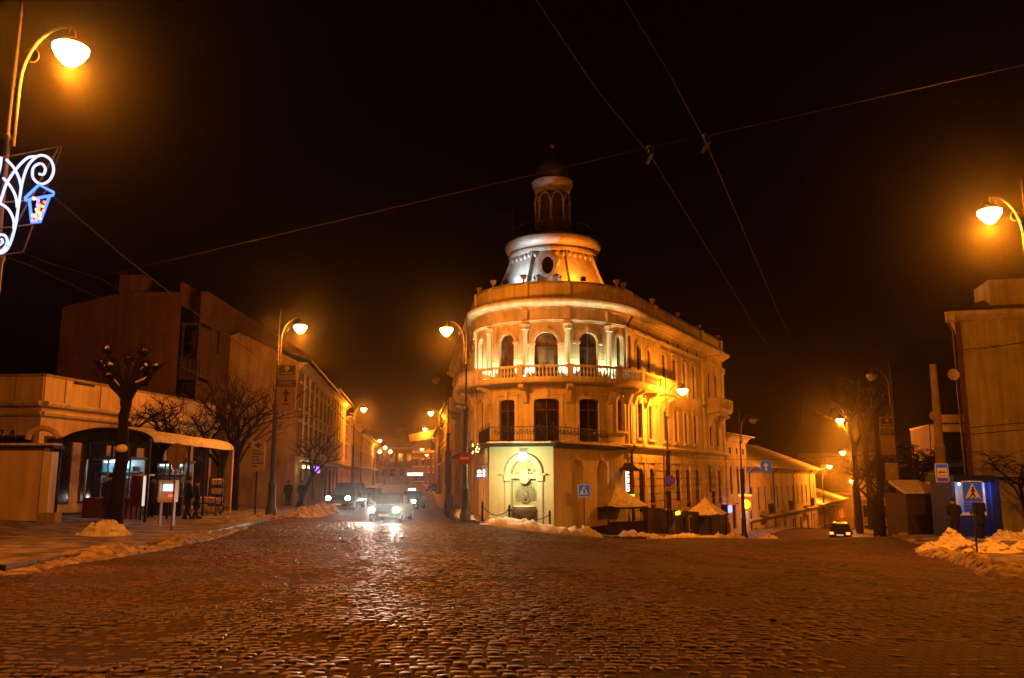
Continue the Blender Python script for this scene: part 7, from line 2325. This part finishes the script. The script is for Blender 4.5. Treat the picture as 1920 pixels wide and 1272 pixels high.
# stacked crates and shelves beyond the arcade
for k, (uu, yy, w_, h_, lb) in enumerate(((405, 42.5, .35, 1.7, 'shelf rack of snowy flower pots beyond the arcade'), (388, 41.2, .5, .7, 'low crate with snow on it beside the arcade post'))):
    x = XU(uu, yy); g = gz(x, yy) + .13
    t = thing('flower_rack' if k == 0 else 'crate', (x, yy, g), lb, 'rack' if k == 0 else 'crate')
    for z in np.arange(.1, h_ + .01, .45):
        s_ = MB().box(x - w_, x + w_, yy - .25, yy + .25, g + z, g + z + .05).build('shelf', M_WOOD, t)
        for j in range(4):
            xx = x - w_ + .15 + j * (2 * w_ - .3) / 3
            MB().lathe([(.07, 0), (.11, .2), (.12, .22)], (xx, yy, g + z + .05), 8).build('pot', M_KIOSKWALL, s_)
            MB().ball((xx, yy, g + z + .28), .12, .12, .07, 7, 5).build('pot_snow', M_SNOW, s_, smooth=True)
    for sx in (-w_, w_ - .05):
        MB().box(x + sx, x + sx + .05, yy - .25, yy - .2, g, g + h_ + .2).build('upright', M_WOOD, t)

# ================================================================== OVERHEAD WIRES
def wire(name, label, pts, r=.012, sag=0.0, m=None, cat='wire', clamp=None, group=None):
    pts = [Vector(p) for p in pts]
    out = []
    for a, b in zip(pts[:-1], pts[1:]):
        n = 14
        for k in range(n): 
            f = k / n; out.append(a.lerp(b, f) - Vector((0, 0, sag * 4 * f * (1 - f))))
    out.append(pts[-1])
    t = thing(name, out[len(out) // 2], label, cat, group)
    MB().tube(out, r, 5).build('strand', m or M_WIRE, t, smooth=True)
    return t
M_WIRE = mat('bronze_wire', (.010, .006, .004), .7, spec=.08)
M_WIRE2 = mat('steel_wire', (.03, .02, .014), .6, spec=.15)
def contact(z, uvs):
    o = []
    for u, v in uvs:
        a, ry, rz = ray(u, v); o.append(Vector((a, ry, rz)) * ((z - EYE) / rz) + Vector((0, 0, EYE)))
    return o
zW = 5.9
w1 = contact(zW, [(985, -30), (1120, 170), (1220, 292), (1415, 612), (1500, 735)])
w2 = contact(zW, [(1150, -35), (1250, 130), (1325, 271), (1455, 577), (1512, 700)])
a_ = wire('trolley_wire', 'trolleybus wire running over the crossing nearer the turret', w1, .007)
b_ = wire('trolley_wire', 'trolleybus wire running over the crossing on the olive block side', w2, .007)
sp0 = P(176, 522, 27); i1, i2 = w1[2], w2[2]
far = P(1960, 113, 12.5)
wire('span_wire', 'thin span wire crossing above the trolleybus wires', [sp0, P(640, 413, 17), i1 + Vector((0, 0, .12)), i2 + Vector((0, 0, .12)), far], .008, m=M_WIRE2)
for k, p in enumerate((i1, i2)):
    t = thing('wire_hanger', p, 'snow-capped hanger on the trolleybus wire nearer the turret' if k == 0 else 'snow-capped hanger on the trolleybus wire nearer the olive block', 'hanger', 'wire hangers')
    MB().ball(p + Vector((0, 0, .06)), .035, .035, .05, 8, 6).build('insulator', M_IRON, t, smooth=True)
    MB().ball(p + Vector((0, 0, .115)), .055, .04, .025, 8, 5).build('snow_cap', M_SNOW, t, smooth=True)
    MB().tube([p + Vector((0, -.12, -.01)), p + Vector((0, .25, -.01))], .02, 5).build('clamp', M_IRON, t)
# left-hand wires
zl = 6.0
wl1 = contact(zl, [(-20, 470), (60, 500), (118, 527), (250, 590), (345, 640), (470, 700), (560, 760), (640, 815)])
wl2 = contact(zl, [(-20, 448), (95, 495), (186, 521), (300, 590), (400, 655), (520, 730), (610, 790), (660, 822)])
wire('trolley_wire', 'lower trolleybus wire over the left pavement', wl1, .0045); wire('trolley_wire', 'higher trolleybus wire over the left pavement', wl2, .0045)
zl = 9.0
wire('feeder_wire', 'long feeder wire descending past the tall dark house', contact(zl, [(90, 360), (230, 480), (380, 598), (478, 665)]), .022)
wire('trolley_wire', 'pair strand of wire glinting before the dark trees', contact(6.2, [(340, 688), (440, 735), (520, 775), (580, 810)]), .02)
wire('trolley_wire', 'wire glinting along the far left street over the cars', contact(6.3, [(620, 760), (660, 800), (700, 838), (750, 878)]), .03)
wire('service_cable', 'slack cable hanging down in the right street', [P(1506, 735, 75), P(1503, 775, 75), P(1492, 810, 75), P(1478, 842, 75)], .03)
wire('service_cable', 'cable from the olive block sloping to the lamp poles', [P(1925, 640, 47), P(1650, 690, 52), LP[1635] + Vector((0, 0, 9.3))], .014)
wire('service_cable', 'dark cable across the right wing at balcony height', [P(1175, 690, 53), P(1260, 680, 52), P(1360, 664, 51), P(1800, 640, 50)], .012)

# ================================================================== SMALL LITTER ON THE SETTS
for k, (u, v) in enumerate(((1450, 1168), (755, 1010))):
    p = GP(u, v); 
    m = MB(); m.ball((p.x, p.y, p.z + .03), .055, .045, .025, 8, 5)
    o = m.build('dirt_clod', M_PRINT, None, smooth=True, at=(p.x, p.y, p.z)); tag(o, 'dark clod of frozen dirt on the open right half of the crossing' if k == 0 else 'small dark clod lying in the headlight glare', 'dirt clod', 'clods on the road')

# ================================================================== HAZE
hz = MB().box(-345, 345, -66, 352, -26, 32).build('haze', MATS.setdefault('haze_air', bpy.data.materials.new('haze_air')), None)
hm = MATS['haze_air']; hm.use_nodes = True
nt = hm.node_tree; nt.nodes.clear()
ho_ = nt.nodes.new('ShaderNodeOutputMaterial'); pv = nt.nodes.new('ShaderNodeVolumePrincipled')
pv.inputs['Color'].default_value = (.92, .9, .88, 1)
pv.inputs['Density'].default_value = .00042
pv.inputs['Anisotropy'].default_value = .955
nt.links.new(pv.outputs['Volume'], ho_.inputs['Volume'])
tag(hz, 'thin winter haze lit by the street lamps', 'haze', kind='stuff')
